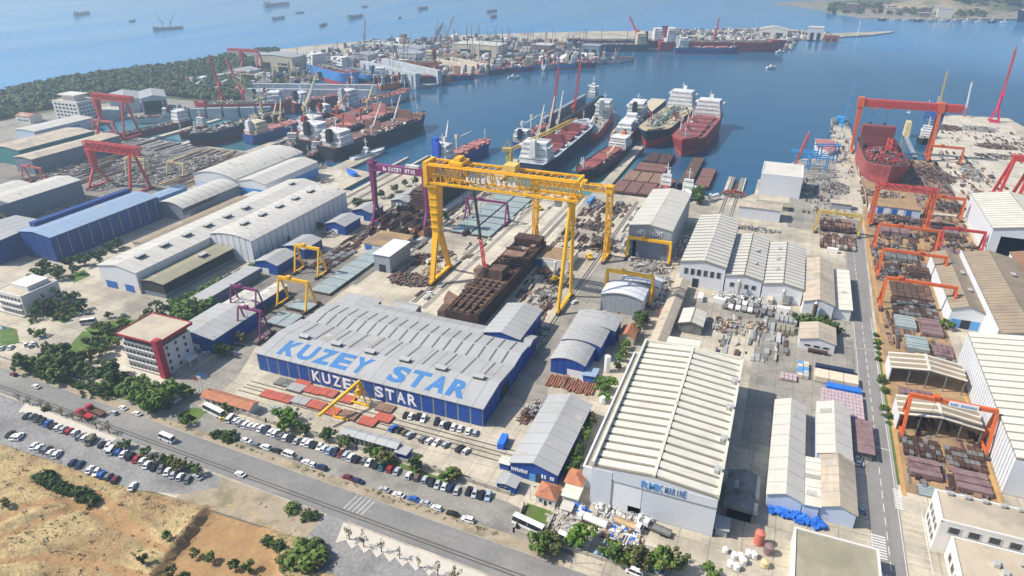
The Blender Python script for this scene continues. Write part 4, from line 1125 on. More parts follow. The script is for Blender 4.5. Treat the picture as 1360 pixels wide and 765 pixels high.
# ---- the peninsula yards and the far waterfront
PB = [('big beige-fronted hall on the peninsula with grey side', -712, -647, 800, 838, 21, 23, 'beige_wall', 'grey_roof'), ('long low pale building at the wooded shore', -838, -770, 880, 900, 9, 10, 'plaster', 'grey_roof'),
      ('pale arched shed by the lattice gantry', -705, -672, 728, 762, 10, 13, 'hull_light_grey', 'light_grey_roof'), ('beige hall with two black doorways on the peninsula', -520, -440, 1040, 1080, 18, 19, 'beige_wall', 'cream_roof'),
      ('small pink-walled block behind the peninsula docks', -400, -370, 1090, 1120, 16, None, 'primer_pink', 'white_roof'), ('white shed with a yellow panel at the outer breakwater', -78, -25, 1500, 1545, 12, 17, 'plaster', 'white_roof'),
      ('white block with orange side at the breakwater', 12, 38, 1470, 1500, 22, None, 'plaster', 'cream_roof'), ('low red store on the breakwater', 40, 66, 1455, 1475, 10, None, 'primer', 'rust_roof'),
      ('small grey block among the peninsula docks', -560, -530, 940, 970, 14, None, 'hull_light_grey', 'grey_roof'), ('low grey hall at the shoulder of the peninsula', -620, -590, 900, 930, 14, 16, 'hull_light_grey', 'light_grey_roof'),
      ('tan shed by the orange ship', -500, -470, 950, 975, 12, 13, 'beige_wall', 'rust_roof'), ('pale blue-grey shed with twin gables on the peninsula', -600, -560, 1000, 1030, 12, 15, 'pale_blue_wall', 'light_grey_roof'),
      ('long low white roof near the peninsula shore', -700, -620, 1060, 1080, 7, 8, 'plaster', 'white_roof'), ('low dark block on the peninsula mole', -330, -300, 1130, 1150, 14, None, 'hull_grey', 'grey_roof')]
for i, (lab, x0, x1, y0, y1, e, r, w, ro) in enumerate(PB):
    hall('harbour_building', lab, x0, x1, y0, y1, e, r, 'y', w, ro, shape='flat' if r is None else 'gable', cat='building', doors=(('f', .15, .4, e * .6, 'door_dark'), ('f', .6, .85, e * .6, 'door_dark')))
rr = random.Random(5)
for i in range(64):
    x, y = rr.uniform(-640, -290), rr.uniform(860, 1180)
    if not _inside(x, y + 4, COAST) or not _inside(x + 14, y - 8, COAST) or any(x0 - 12 < x < x1 + 4 and y0 - 12 < y < y1 + 6 for _, x0, x1, y0, y1, *_r in PB):
        continue
    w, l, h = rr.uniform(6, 16), rr.uniform(6, 16), rr.uniform(4, 11)
    t = thing('harbour_shed', '%s small shed or cabin in the crowded peninsula yards' % nth(i).capitalize(), 'shed', (x, y, 0), 0, 'small sheds on the peninsula')
    obj('wall', MB().box(0, w, 0, l, 0, h), rr.choice(('plaster', 'primer_pink', 'beige_wall', 'slate_wall', 'pale_blue_wall', 'rust', 'hull_light_grey', 'primer')), t)
    obj('roof', MB().hexa([(-.4, -.4, h), (w + .4, -.4, h), (w + .4, l + .4, h), (-.4, l + .4, h), (-.4, l * .5 - .1, h + 2), (w + .4, l * .5 - .1, h + 2), (w + .4, l * .5 + .1, h + 2), (-.4, l * .5 + .1, h + 2)]), rr.choice(('white_roof', 'grey_roof', 'rust_roof', 'light_grey_roof')), t)
rr = random.Random(6)
for i in range(46):
    if i < 34:
        x, y, z = rr.uniform(430, 900), rr.uniform(2180, 2900), rr.uniform(2, 22)
    else:
        x, y, z = rr.uniform(110, 330), rr.uniform(2060, 2200), .8
    w, h = rr.uniform(14, 34), rr.uniform(8, 22)
    t = thing('town_building', '%s pale town block on the far headland' % nth(i).capitalize(), 'building', (x, y, z - 1), 0, 'far town blocks')
    obj('wall', MB().box(-w / 2, w / 2, -8, 8, 0, h), rr.choice(('plaster', 'beige_wall', 'primer_pink', 'plaster')), t)
    obj('roof', MB().box(-w / 2 - .5, w / 2 + .5, -8.5, 8.5, h, h + 1), rr.choice(('terracotta', 'cream_roof', 'white_roof')), t)
# ================================================================== CRANES
def bogies(parent, pts, mat='rail_steel'):
    for x, y in pts:
        m = MB(); m.box(x - .7, x + .7, y - 2.4, y + 2.4, .25, 1.3)
        obj('bogie', m, mat, parent)

def portal(label, x0, x1, y, h, mat, beam=1.5, leg=.9, spread=7, name='portal_crane', group=None, lattice=False, over=0, trolley=.35, right_single=False):
    t = thing(name, label, 'crane', ((x0 + x1) / 2, y, 0), 0, group)
    hw = (x1 - x0) / 2
    m = MB()
    if lattice:
        m.lattice((-hw - over, 0, h), (hw + over, 0, h), beam * 1.3, beam * 1.3, max(6, int((x1 - x0) / 2.2)), .22)
    else:
        m.box(-hw - over - .3, hw + over + .3, -beam * .4, beam * .4, h - beam / 2, h + beam / 2)
        m.box(-hw - over, hw + over, beam * .4 + .05, beam * .4 + .55, h - .1, h + .05)
    obj('girder', m, mat, t)
    for s in (-1, 1):
        x = s * hw
        for k in (-1, 1):
            l = MB()
            if lattice:
                l.lattice((x, k * spread * .12, h - beam * .6), (x, k * spread / 2, .8), 1.1, 1.1, 8, .16)
            else:
                l.bar((x, k * spread * .08, h - beam / 2), (x, k * spread / 2, .7), leg, leg)
            obj('leg', l, mat, t)
        obj('sill_beam', MB().box(x - .4, x + .4, -spread / 2 - .4, spread / 2 + .4, .7, 1.4), mat, t)
        obj('cross_tie', MB().bar((x, -spread * .28, h * .5), (x, spread * .28, h * .5), leg * .5), mat, t)
    bogies(t, [(s * hw, k * spread / 2) for s in (-1, 1) for k in (-1, 1)])
    tx = -hw + 2 * hw * trolley
    tr = obj('trolley', MB().box(tx - 1, tx + 1, -beam * .6, beam * .6, h + beam / 2 + .05, h + beam / 2 + 1.0), mat, t)
    obj('hook_cable', MB().bar((tx, 0, h - beam / 2), (tx, 0, h * .45), .09).box(tx - .25, tx + .25, -.25, .25, h * .45 - .7, h * .45), 'cable', tr)
    return t

# ---- the great yellow gantry over the slip
t = thing('goliath_gantry', 'huge yellow goliath gantry with white lettering on its lattice girder', 'crane', (-122, 292, 0))
g = MB()
X0, X1, ZB, ZT = -38, 38.5, 54.5, 64.0
for y in (-4.2, 4.2):
    for z, s in ((ZB, 1.15), (ZT, 1.0)):
        g.box(X0, X1, y - s * .55, y + s * .55, z - s / 2, z + s / 2)
    n = 22
    for i in range(n + 1):
        x = X0 + (X1 - X0) * i / n
        g.bar((x, y, ZB), (x, y, ZT), .3)
        if i < n:
            x2 = X0 + (X1 - X0) * (i + 1) / n
            g.bar((x, y, ZB if i % 2 else ZT), (x2, y, ZT if i % 2 else ZB), .32)
            g.bar((x, -4.2, ZB if i % 2 else ZT), (x2, 4.2, ZB if i % 2 else ZT), .3)
    g.box(X0, X1, y - .1, y + .1, 58.9, 59.3)
for i in range(n + 1):
    x = X0 + (X1 - X0) * i / n
    g.bar((x, -4.2, ZT), (x, 4.2, ZT), .3); g.bar((x, -4.2, ZB), (x, 4.2, ZB), .3)
gi = obj('girder', g, 'yellow', t)
w = MB(); w.box(X0, X1, -6.2, -4.9, ZT - .4, ZT - .2)
for i in range(34):
    x = X0 + (X1 - X0) * i / 33
    w.bar((x, -6.1, ZT - .3), (x, -6.1, ZT + .9), .1)
w.bar((X0, -6.1, ZT + .9), (X1, -6.1, ZT + .9), .12); w.bar((X0, -6.1, ZT + .35), (X1, -6.1, ZT + .35), .1)
obj('walkway', w, 'yellow', gi)
letters('KUZEY STAR', gi, 'letter_white', (X0 + 21, -5.15, 57.6), (1, 0, 0), (0, 0, 1), 27, 2.5, .15, .04, 'sign_letter', .32)
obj('end_frame', MB().box(X0 - 2.2, X0, -5.2, 5.2, ZB - 1.2, ZT + 1.0), 'yellow', t)
obj('end_frame', MB().box(X1, X1 + 1.2, -4.8, 4.8, ZB - .4, ZB + .8).box(X1, X1 + 1.2, -4.8, 4.8, ZT - .6, ZT + .8).bar((X1 + .6, -4.5, ZB), (X1 + .6, 4.5, ZT), .5).bar((X1 + .6, 4.5, ZB), (X1 + .6, -4.5, ZT), .5), 'yellow', t)
l = MB(); l.hexa([(-38.2, -2.6, 27), (-35.0, -2.6, 27), (-35.0, 3.0, 27), (-38.2, 3.0, 27), (-39.0, -3.8, 53.4), (-34.2, -3.8, 53.4), (-34.2, 3.8, 53.4), (-39.0, 3.8, 53.4)])
l.box(-40.4, -33, -5, 5, 52.2, 53.6)
obj('leg', l, 'yellow', t)
for y0, y1, a, b in ((-2.6, -.1, -9.6, -7.8), (.4, 3.0, 10.8, 12.6)):
    l = MB(); l.hexa([(-37.6, a, 1.4), (-35.4, a, 1.4), (-35.4, b, 1.4), (-37.6, b, 1.4), (-38.2, y0, 27.2), (-35.0, y0, 27.2), (-35.0, y1, 27.2), (-38.2, y1, 27.2)])
    obj('leg', l, 'yellow', t)
obj('sill_beam', MB().box(-37.4, -35.6, -11, 14, 1.2, 2.6), 'yellow', t)
for y0, y1 in ((-2.2, -15.2), (2.2, 5.2)):
    obj('leg', MB().tube((35.6, y0, 54), (35.2, y1, 1.6), 1.0, .85, 10), 'yellow', t)
obj('sill_beam', MB().box(34.6, 36.0, -16, 6.4, 1.2, 2.4), 'yellow', t)
obj('cross_tie', MB().bar((35.4, -5.2, 44), (35.4, 2.8, 44), .8).box(34, 37, -3.6, 3.6, 52.8, 54.2), 'yellow', t)
bogies(t, [(-36.5, -9), (-36.5, 12), (35.3, -14.6), (35.3, 5)])
tr = obj('trolley', MB().box(-26, -19, -4.6, 4.6, ZT + .7, ZT + 2.2).box(-24, -21, -3, 3, ZT + 2.2, ZT + 4), 'yellow', t)
obj('hook_cable', MB().bar((-20, -2, ZT), (-20, -2, 30), .12).bar((-20, 2, ZT), (-20, 2, 30), .12).box(-21, -19, -2.6, 2.6, 27.5, 30), 'cable', tr)
obj('cabin', MB().box(28, 31, -3.2, -.4, ZB - 4.2, ZB - 1), 'vent', t)
lad = MB().bar((-35.0, -3.2, 3), (-34.6, -3.2, 53), .12).bar((-34.2, -3.2, 3), (-33.8, -3.2, 53), .12)
for i in range(40):
    lad.bar((-34.9, -3.2, 4 + i * 1.2), (-34.0, -3.2, 4 + i * 1.2), .1)
obj('ladder', lad, 'yellow', t)
for i in range(6):
    obj('leg_stiffener', MB().box(-38.6, -34.6, -3.9 + .1 * i, 3.9 - .1 * i, 50 - i * 4, 50.4 - i * 4), 'yellow', t)
obj('power_cable', MB().bar((X0, -5.4, ZB - .9), (X1, -5.4, ZB - .9), .16), 'cable', t)
obj('winch_house', MB().box(2, 8, -3.4, 3.4, ZT + .7, ZT + 3.4), 'pale_yellow', t)

# ---- smaller yellow gantry with lattice legs
t = thing('goliath_gantry', 'smaller yellow gantry with lattice legs behind the great one', 'crane', (-103.5, 349, 0))
g = MB(); g.lattice((-24, 0, 41.5), (24, 0, 41.5), 3.4, 3.2, 22, .35)
obj('girder', g, 'yellow', t)
obj('walkway', MB().box(-24, 24, -2.6, -1.9, 43.2, 43.35).bar((-24, -2.5, 44.3), (24, -2.5, 44.3), .12), 'yellow', t)
for x in (-21.5, 21.5):
    obj('leg', MB().lattice((x, 0, 40), (x, 0, 15), 2.6, 3.0, 10, .32), 'yellow', t)
    for k in (-1, 1):
        obj('leg', MB().lattice((x, k * .9, 15), (x, k * 5.5, 1.2), 1.5, 1.5, 6, .26), 'yellow', t)
    obj('sill_beam', MB().box(x - .7, x + .7, -6.6, 6.6, .9, 2), 'yellow', t)
    obj('cap', MB().box(x - 1.8, x + 1.8, -2.2, 2.2, 39.6, 43.6), 'yellow', t)
bogies(t, [(s * 21.5, k * 5.6) for s in (-1, 1) for k in (-1, 1)])
obj('trolley', MB().box(4, 8, -2, 2, 43.4, 45), 'yellow', t)

# ---- the purple gantry
t = thing('goliath_gantry', 'purple gantry with white lettering over the rusty steel blocks', 'crane', (-215, 350, 0))
gi = obj('girder', MB().box(-20, 20, -1.6, 1.6, 35.4, 39.4), 'purple', t)
obj('walkway', MB().box(-20, 20, -2.4, -1.65, 35.5, 35.7).bar((-20, -2.35, 36.6), (20, -2.35, 36.6), .1), 'purple', gi)
letters('KUZEY STAR', gi, 'letter_white', (-6, -1.64, 36.1), (1, 0, 0), (0, 0, 1), 19, 2.6, .12, .06, 'sign_letter', .18)
obj('emblem', MB().box(-9.6, -8.6, -1.8, -1.6, 36.2, 38.6).box(-8.4, -7.4, -1.8, -1.6, 36.2, 37.6), 'letter_white', gi)
for x in (-18.6, 18.4):
    obj('leg', MB().hexa([(x - 1, -1.4, 12), (x + 1, -1.4, 12), (x + 1, 1.4, 12), (x - 1, 1.4, 12), (x - 1.4, -2, 35.4), (x + 1.4, -2, 35.4), (x + 1.4, 2, 35.4), (x - 1.4, 2, 35.4)]), 'purple', t)
    for k in (-1, 1):
        obj('leg', MB().bar((x, k * .8, 12.4), (x, k * 6, 1.2), 1.4, 1.4), 'purple', t)
    obj('sill_beam', MB().box(x - .8, x + .8, -7.4, 7.4, .9, 2), 'purple', t)
    obj('cap', MB().box(x - 2.2, x + 2.2, -2.8, 2.8, 39.4, 40.6).box(x - 1, x + 1, -1, 1, 40.6, 42), 'purple', t)
bogies(t, [(x, k * 6) for x in (-18.6, 18.4) for k in (-1, 1)], 'purple')
obj('machine_house', MB().box(6, 15, -1.4, 1.4, 39.6, 41.2), 'crane_pale', t)

# ---- small portals
portal('small yellow portal over the dark steel sections, upper of two', -234, -219, 271, 15.5, 'yellow', 1.5, .8, 8, group='small yellow portals')
portal('small yellow portal over the pale steel panels, lower of two', -218, -201, 237, 14.5, 'yellow', 1.5, .8, 9, group='small yellow portals')
portal('thin purple portal between the white-roofed stores', -234, -219, 222, 14, 'purple', 1.1, .6, 8, group='thin purple portals')
portal('thin purple portal in front of the blue-walled shed', -215.5, -203, 206, 14, 'purple', 1.1, .6, 8, group='thin purple portals')
portal('purple portal over the pale deck panels behind the great gantry', -183, -155, 379, 14, 'purple', 1.4, .9, 8, group='thin purple portals')
portal('yellow portal in front of the grey lettered hall', -71.5, -47.5, 356, 12.5, 'yellow', 1.6, 1.0, 5)
portal('yellow portal astride the white arch-roofed sheds', -70.5, -47.2, 305, 14.5, 'yellow', 1.7, 1.1, 8)
portal('yellow lattice portal over the rusty section stockyard', 28.5, 53, 440, 13, 'pale_yellow', 1.3, .9, 6, lattice=True)
portal('orange portal, furthest along the stockyard row', 61, 92, 425, 14.6, 'orange', 1.5, 1.0, 9, group='orange portals along the stockyard')
portal('orange portal, third from the picture bottom in the stockyard', 60, 90, 384, 15, 'orange', 1.5, 1.0, 9, group='orange portals along the stockyard', trolley=.6)
portal('orange portal over the grey steel bundles, beside the brown-roofed hall', 58.5, 88.5, 345, 15.3, 'orange', 1.5, 1.0, 9, group='orange portals along the stockyard', trolley=.2)
portal('orange portal beside the white hall with the huge doorway', 97, 118, 440, 12, 'crane_red', 1.5, 1.0, 8, group='orange portals along the stockyard')
portal('short orange portal right of the red lattice gantry', 96, 116, 495, 14, 'orange', 1.8, 1.0, 7, group='orange portals along the stockyard')
portal('far orange portal beside the concrete pier', 114, 138, 640, 13, 'orange', 1.8, 1.0, 7, group='orange portals along the stockyard')
t = portal('orange portal carrying a white signboard over the striped canopy', 58, 84.5, 239, 16.5, 'orange', 1.5, 1.0, 9, group='orange portals along the stockyard', trolley=.3)
sb = obj('signboard', MB().box(-1.5, 7.5, -1.02, -.8, 15.5, 17.5), 'letter_white', t)
for i in range(13):          # lettering too worn to read
    if i != 4:
        k = RND.uniform(.7, 1.1)
        obj('sign_mark', MB().box(-.9 + i * .62, -.55 + i * .62, -1.08, -1.02, 16.0, 16.0 + k), 'letter_blue', sb)

# ---- red lattice gantry at the building dock
t = thing('goliath_gantry', 'red lattice gantry standing over the building dock workshops', 'crane', (77, 468, 0))
obj('girder', MB().lattice((-17.5, 0, 25), (17.5, 0, 25), 4.5, 2.6, 14, .32), 'crane_red', t)
for x in (-15.8, 15.8):
    for k in (-1, 1):
        obj('leg', MB().lattice((x, k * 1.8, 23.6), (x, k * 5, 1.2), 1.8, 1.8, 9, .28), 'orange', t)
    obj('sill_beam', MB().box(x - .8, x + .8, -6.6, 6.6, .8, 1.8), 'orange', t)
bogies(t, [(s * 15.8, k * 5.4) for s in (-1, 1) for k in (-1, 1)])
# ---- tall orange gantry over the ship in the dock
t = thing('goliath_gantry', 'tall orange gantry over the red ship under construction', 'crane', (91, 650, 0))
gi = obj('girder', MB().box(-37, 40, -2.6, -2.2, 39.4, 44.6).box(-37, 40, 2.2, 2.6, 39.4, 44.6).box(-37, 40, -2.6, 2.6, 44.6, 45).box(-37, 40, -2.6, 2.6, 39, 39.4), 'crane_red', t)
z = MB()
for i in range(30):
    x = -36 + i * 2.5
    z.bar((x, -2.72, 39.6 if i % 2 else 44.4), (x + 2.5, -2.72, 44.4 if i % 2 else 39.6), .3)
obj('lacing', z, 'faded_red', gi)
obj('leg', MB().hexa([(-34.6, -1.6, 1.4), (-33, -1.6, 1.4), (-33, 1.6, 1.4), (-34.6, 1.6, 1.4), (-36.4, -3, 39), (-32.4, -3, 39), (-32.4, 3, 39), (-36.4, 3, 39)]), 'orange', t)
for k in (-1, 1):
    obj('leg', MB().bar((24.5, k * 1.8, 39.2), (24.5, k * 9, 1.4), 2.2, 2.2), 'orange', t)
obj('sill_beam', MB().box(23.6, 25.4, -10.5, 10.5, .9, 2.2), 'orange', t); obj('sill_beam', MB().box(-34.8, -32.8, -8, 8, .9, 2.2), 'orange', t)
obj('cap', MB().box(-37, -32, -3.4, 3.4, 38.4, 46), 'orange', t); obj('cap', MB().box(22.5, 27, -3.4, 3.4, 38.4, 46), 'orange', t)
for x in (-24, -13):
    tr = obj('trolley', MB().box(x - 1.6, x + 1.6, -2.9, 2.9, 37.8, 38.9), 'orange', t)
    obj('hook_cable', MB().bar((x, 0, 38), (x, 0, 26), .14).box(x - 1, x + 1, -.5, .5, 24.8, 26), 'cable', tr)
obj('cabin', MB().box(1, 3.4, -2, 1, 36, 38.9), 'letter_white', t)
bogies(t, [(-33.8, -6), (-33.8, 6), (24.5, -9), (24.5, 9)])

# ---- left yard red gantries
def red_goliath(label, x0, x1, y, h, over, mat='crane_red', depth=5.5, loc_z=0, left=3):
    t = thing('goliath_gantry', label, 'crane', ((x0 + x1) / 2, y, loc_z))
    hw = (x1 - x0) / 2
    g = MB(); g.lattice((-hw - left, 0, h), (hw + over, 0, h), 3.5, depth, 18, .5)
    obj('girder', g, mat, t)
    obj('leg', MB().hexa([(-hw - 1.2, -1.8, h * .45), (-hw + 1.2, -1.8, h * .45), (-hw + 1.2, 1.8, h * .45), (-hw - 1.2, 1.8, h * .45), (-hw - 2, -3, h - depth / 2), (-hw + 2, -3, h - depth / 2), (-hw + 2, 3, h - depth / 2), (-hw - 2, 3, h - depth / 2)]), mat, t)
    for k in (-1, 1):
        obj('leg', MB().bar((-hw, k * 1, h * .46), (-hw, k * 9, 1.2), 1.4, 1.4), mat, t)
        obj('leg', MB().bar((hw, k * 1.8, h - depth / 2), (hw, k * 9, 1.2), 1.5, 1.5), mat, t)
    for x in (-hw, hw):
        obj('sill_beam', MB().box(x - .8, x + .8, -10.5, 10.5, .6, 1.8), mat, t)
    bogies(t, [(s * hw, k * 9) for s in (-1, 1) for k in (-1, 1)])
    return t
red_goliath('nearer red goliath crane with lattice girder in the left yard', -465, -424, 338, 31, 9)
red_goliath('further red goliath crane behind the nearer one', -595, -560, 452, 36, 12, depth=4.5)
portal('light red portal under the further goliath crane', -585, -560, 436, 18, 'faded_red', 1.6, .9, 8)
t = thing('goliath_gantry', 'yellow A-frame gantry leg at the left picture edge', 'crane', (-448, 250, 0))
obj('girder', MB().box(-40, 2, -2.4, 2.4, 39, 43), 'pale_yellow', t)
obj('leg', MB().hexa([(-2.0, -1.2, 16), (.2, -1.2, 16), (.2, 1.2, 16), (-2.0, 1.2, 16), (-4, -2, 40), (0, -2, 40), (0, 2, 40), (-4, 2, 40)]), 'pale_yellow', t)
for k in (-1, 1):
    obj('leg', MB().bar((-.9, k * .6, 16.4), (2 + k * 1.0, k * 9, 1), 1.4, 1.4), 'pale_yellow', t)
obj('leg', MB().bar((-38, 0, 39), (-38, 0, 1), 2), 'pale_yellow', t)
portal('rusty portal frames behind the slate-walled hall', -520, -500, 322, 14, 'faded_red', 1.2, .8, 8)
portal('small buff portal under the nearer red goliath crane', -474, -455, 372, 12, 'buff', 1.2, .7, 6)
portal('small buff portal on the rail yard beyond the red crane', -440, -424, 380, 10, 'buff', 1.0, .7, 6)
t = red_goliath('dark red lattice gantry on the peninsula beside the beige hall', -722, -692, 786, 29, 1, 'crane_red', 3.4, 0, 22)
portal('pale portal crane over the peninsula floating dock', -635, -600, 745, 19, 'buff', 1.2, .8, 8)
portal('second pale portal crane deeper in the peninsula yard', -640, -605, 690, 17, 'buff', 1.2, .8, 8)

# ---- slewing jib cranes
def jib_crane(label, x, y, tower, jib, az, el, mat, jmat=None, base='portal', z=0, name='jib_crane', group=None, th=.28, scale=1.0):
    t = thing(name, label, 'crane', (x, y, z), 0, group)
    jmat = jmat or mat
    s = scale
    if base == 'portal':
        for dx in (-1, 1):
            for dy in (-1, 1):
                obj('leg', MB().bar((dx * 4 * s, dy * 4 * s, .6), (dx * 1.4 * s, dy * 1.4 * s, tower * .42), 1.0 * s), mat, t)
        obj('sill_beam', MB().box(-4.6 * s, 4.6 * s, -4.6 * s, -3.6 * s, .2, 1.4).box(-4.6 * s, 4.6 * s, 3.6 * s, 4.6 * s, .2, 1.4), mat, t)
        obj('tower', MB().tube((0, 0, tower * .40), (0, 0, tower * .85), 1.5 * s, 1.3 * s, 10), mat, t)
    elif base == 'lattice':
        obj('tower', MB().lattice((0, 0, 0), (0, 0, tower * .85), 2.6 * s, 2.6 * s, 7, .3 * s), mat, t)
    else:
        obj('tower', MB().tube((0, 0, 0), (0, 0, tower * .85), 1.1 * s, .9 * s, 10), mat, t)
    c, sn = math.cos(az), math.sin(az)
    obj('cab', MB().rbox((-c * 1.2 * s, -sn * 1.2 * s, tower * .92), (5.4 * s, 3.2 * s, tower * .14), az), mat, t)
    ap = Vector((-c * 1.0 * s, -sn * 1.0 * s, tower * 1.35))
    obj('a_frame', MB().bar((c * .8 * s, sn * .8 * s, tower * .98), ap, .4 * s).bar((-c * 3.4 * s, -sn * 3.4 * s, tower * .98), ap, .4 * s), mat, t)
    root = Vector((c * 1.8 * s, sn * 1.8 * s, tower * .95))
    tip = root + Vector((c * math.cos(el), sn * math.cos(el), math.sin(el))) * jib
    j = obj('jib', MB().lattice(root, root.lerp(tip, .92), 1.5 * s, 1.5 * s, 14, th * s).bar(root.lerp(tip, .92), tip, .7 * s), jmat, t)
    obj('stay_cable', MB().bar(ap, tip, .12).bar(tip, (tip.x, tip.y, tip.z * .55), .1), 'cable', j)
    return t
R = math.radians
jib_crane('pink-red jib crane with tall raised boom at the end of the concrete pier', 196, 824, 30, 44, R(80), R(78), 'crane_pink', 'crane_red')
jib_crane('small red and white jib crane at the head of the concrete pier', 172, 838, 10, 26, R(100), R(80), 'faded_red', 'letter_white', 'tower', scale=.7)
t = jib_crane('yellow jib crane boom raised beside the moored pontoon', 147, 836, 12, 34, R(100), R(84), 'pale_yellow', None, 'tower', scale=.8)
jib_crane('pale blue jib crane boom at the tip of the narrow pier', 52, 738, 8, 40, R(70), R(74), 'crane_blue', 'sky_blue', 'tower', scale=.7)
jib_crane('red and white striped boom crane behind the waterside hall', 10, 540, 6, 34, R(62), R(62), 'crane_red', 'crane_red', 'tower', scale=.8)
jib_crane('yellow lattice crane with long boom beside the blue bulk carrier', -199, 492, 17, 56, R(15), R(27), 'pale_yellow', None, 'lattice', scale=1.4)
jib_crane('left of two dark red booms above the floating dock', -214, 640, 14, 44, R(84), R(74), 'crane_red', 'crane_red', 'portal')
jib_crane('right of two dark red booms above the floating dock', -200, 668, 16, 44, R(84), R(76), 'crane_red', 'crane_red', 'portal')
jib_crane('left of two dark red cranes behind the red ship in dock', -590, 600, 24, 34, R(150), R(60), 'crane_red')
jib_crane('right of two dark red cranes behind the red ship in dock', -545, 585, 22, 40, R(160), R(55), 'crane_red', 'faded_red')
jib_crane('buff dock crane with folded boom in the crowded basin', -500, 560, 22, 30, R(200), R(40), 'buff')
jib_crane('grey dock crane standing on the pale dry dock', -455, 575, 18, 28, R(70), R(62), 'crane_pale')
jib_crane('dark red crane, left of two on the outer tanker mole', -275, 1290, 24, 30, R(150), R(52), 'crane_red', scale=1.3)
jib_crane('dark red crane, right of two on the outer tanker mole', -140, 1310, 22, 28, R(75), R(74), 'crane_red', scale=1.3)
jib_crane('dark crane with split boom on the middle of the peninsula', -500, 920, 22, 46, R(20), R(62), 'hull_grey', scale=1.6)
jib_crane('thin grey crane boom at the peninsula shore', -660, 1000, 16, 44, R(110), R(62), 'hull_grey', scale=1.2)
jib_crane('slim grey crane boom near the peninsula shore', -560, 1090, 16, 46, R(70), R(60), 'hull_grey', scale=1.2)
jib_crane('white lattice mast crane on the breakwater tip', 104, 1580, 6, 22, R(90), R(86), 'letter_white', None, 'tower')
t = thing('goliath_gantry', 'bright red gantry legs with white lettering at the right edge', 'crane', (148, 560, 0))
for x in (0, 12):
    for k in (-1, 1):
        obj('leg', MB().bar((x + 4, k * 1.5, 26), (x, k * 7, 1), 1.8, 1.8), 'crane_red', t)
    obj('sill_beam', MB().box(x - .8, x + .8, -8, 8, .5, 1.6), 'crane_red', t)
    obj('cross_tie', MB().bar((x + 2, -4, 13), (x + 2, 4, 13), .8), 'crane_red', t)
obj('girder', MB().box(3, 60, -2, 2, 26, 30), 'crane_red', t)

# ---- yellow slewing crane before the lettered hall
t = thing('semi_portal_crane', 'yellow inclined-beam crane over the red panels before the blue hall', 'crane', (-137, 172, 0))
obj('girder', MB().bar((1, 9.5, 9.6), (-4.4, -10, 5.2), .9, 1.0), 'yellow', t)
for a in ((-1.8, 7.6), (4.6, 7.2)):
    obj('leg', MB().bar((1, 9, 9.2), (a[0], a[1], .5), .45, .45), 'yellow', t)
    obj('leg', MB().bar((1, 9, 9.2), (a[0] + 1.4, a[1] + 2.4, .5), .4, .4), 'yellow', t)
obj('leg', MB().bar((-2.8, -3, 6.2), (-2.8, -3, .6), .35, .35), 'yellow', t)
obj('sill_beam', MB().box(-2.6, 6.4, 7, 7.7, .2, .8), 'yellow', t); obj('sill_beam', MB().box(-3.6, 3, -3.4, -2.7, .2, .8), 'yellow', t)
obj('machine_house', MB().box(.2, 2.6, 6.4, 8.2, 4.6, 6.6), 'yellow', t)
# ---- mobile crane with black boom
t = thing('mobile_crane', 'red mobile crane with a long dark boom leaning over the rusty hull', 'crane', (-138.5, 306, 0))
obj('carrier', MB().box(-1.5, 1.5, -5, 5, .6, 2.0), 'crane_red', t)
for y in (-3.8, -1.6, 1.6, 3.8):
    for x in (-1.5, 1.5):
        obj('wheel', MB().tube((x - .25, y, .6), (x + .25, y, .6), .6, .6, 10), 'tyre', t)
obj('cab', MB().box(-1.6, 1.6, -2, 3, 2.0, 4.4), 'crane_red', t)
root = Vector((0, 0, 3.6)); tip = Vector((-22, 34, 42))
obj('boom', MB().lattice(root, root.lerp(tip, .3), 1.4, 1.4, 6, .3), 'crane_red', t)
obj('boom', MB().lattice(root.lerp(tip, .3), tip, 1.1, 1.1, 18, .32), 'cable', t)
obj('hook_cable', MB().bar(tip, (tip.x, tip.y, 18), .12).box(tip.x - .4, tip.x + .4, tip.y - .4, tip.y + .4, 16.8, 18), 'cable', t)
# ---- blue steel frames on the quay
for i, (u, v, w, h, lab) in enumerate(((1064, 222, 12, 13, 'bright blue steel frame tower nearest the waterside hall'), (1084, 227, 14, 11, 'middle bright blue steel frame on the quay'), (1097, 215, 14, 14, 'bright blue steel frame furthest towards the narrow pier'))):
    x, y = site(u, v)
    t = thing('steel_tower', lab, 'tower', (x, y, 0), .2 * i, 'blue steel frames on the quay')
    for dx in (-w / 2, w / 2):
        for dy in (-3, 3):
            obj('leg', MB().bar((dx, dy, 0), (dx, dy, h), .7), 'crane_blue', t)
    obj('frame_beam', MB().bar((-w / 2 - 4, -3, h), (w / 2 + 4, -3, h), .8).bar((-w / 2 - 4, 3, h), (w / 2 + 4, 3, h), .8).bar((-w / 2, -3, h), (-w / 2, 3, h), .6).bar((w / 2, -3, h), (w / 2, 3, h), .6).bar((-w / 2, -3, h * .5), (w / 2, -3, h * .5), .5).bar((-w / 2, 3, h * .2), (w / 2, 3, h * .9), .4), 'crane_blue', t)
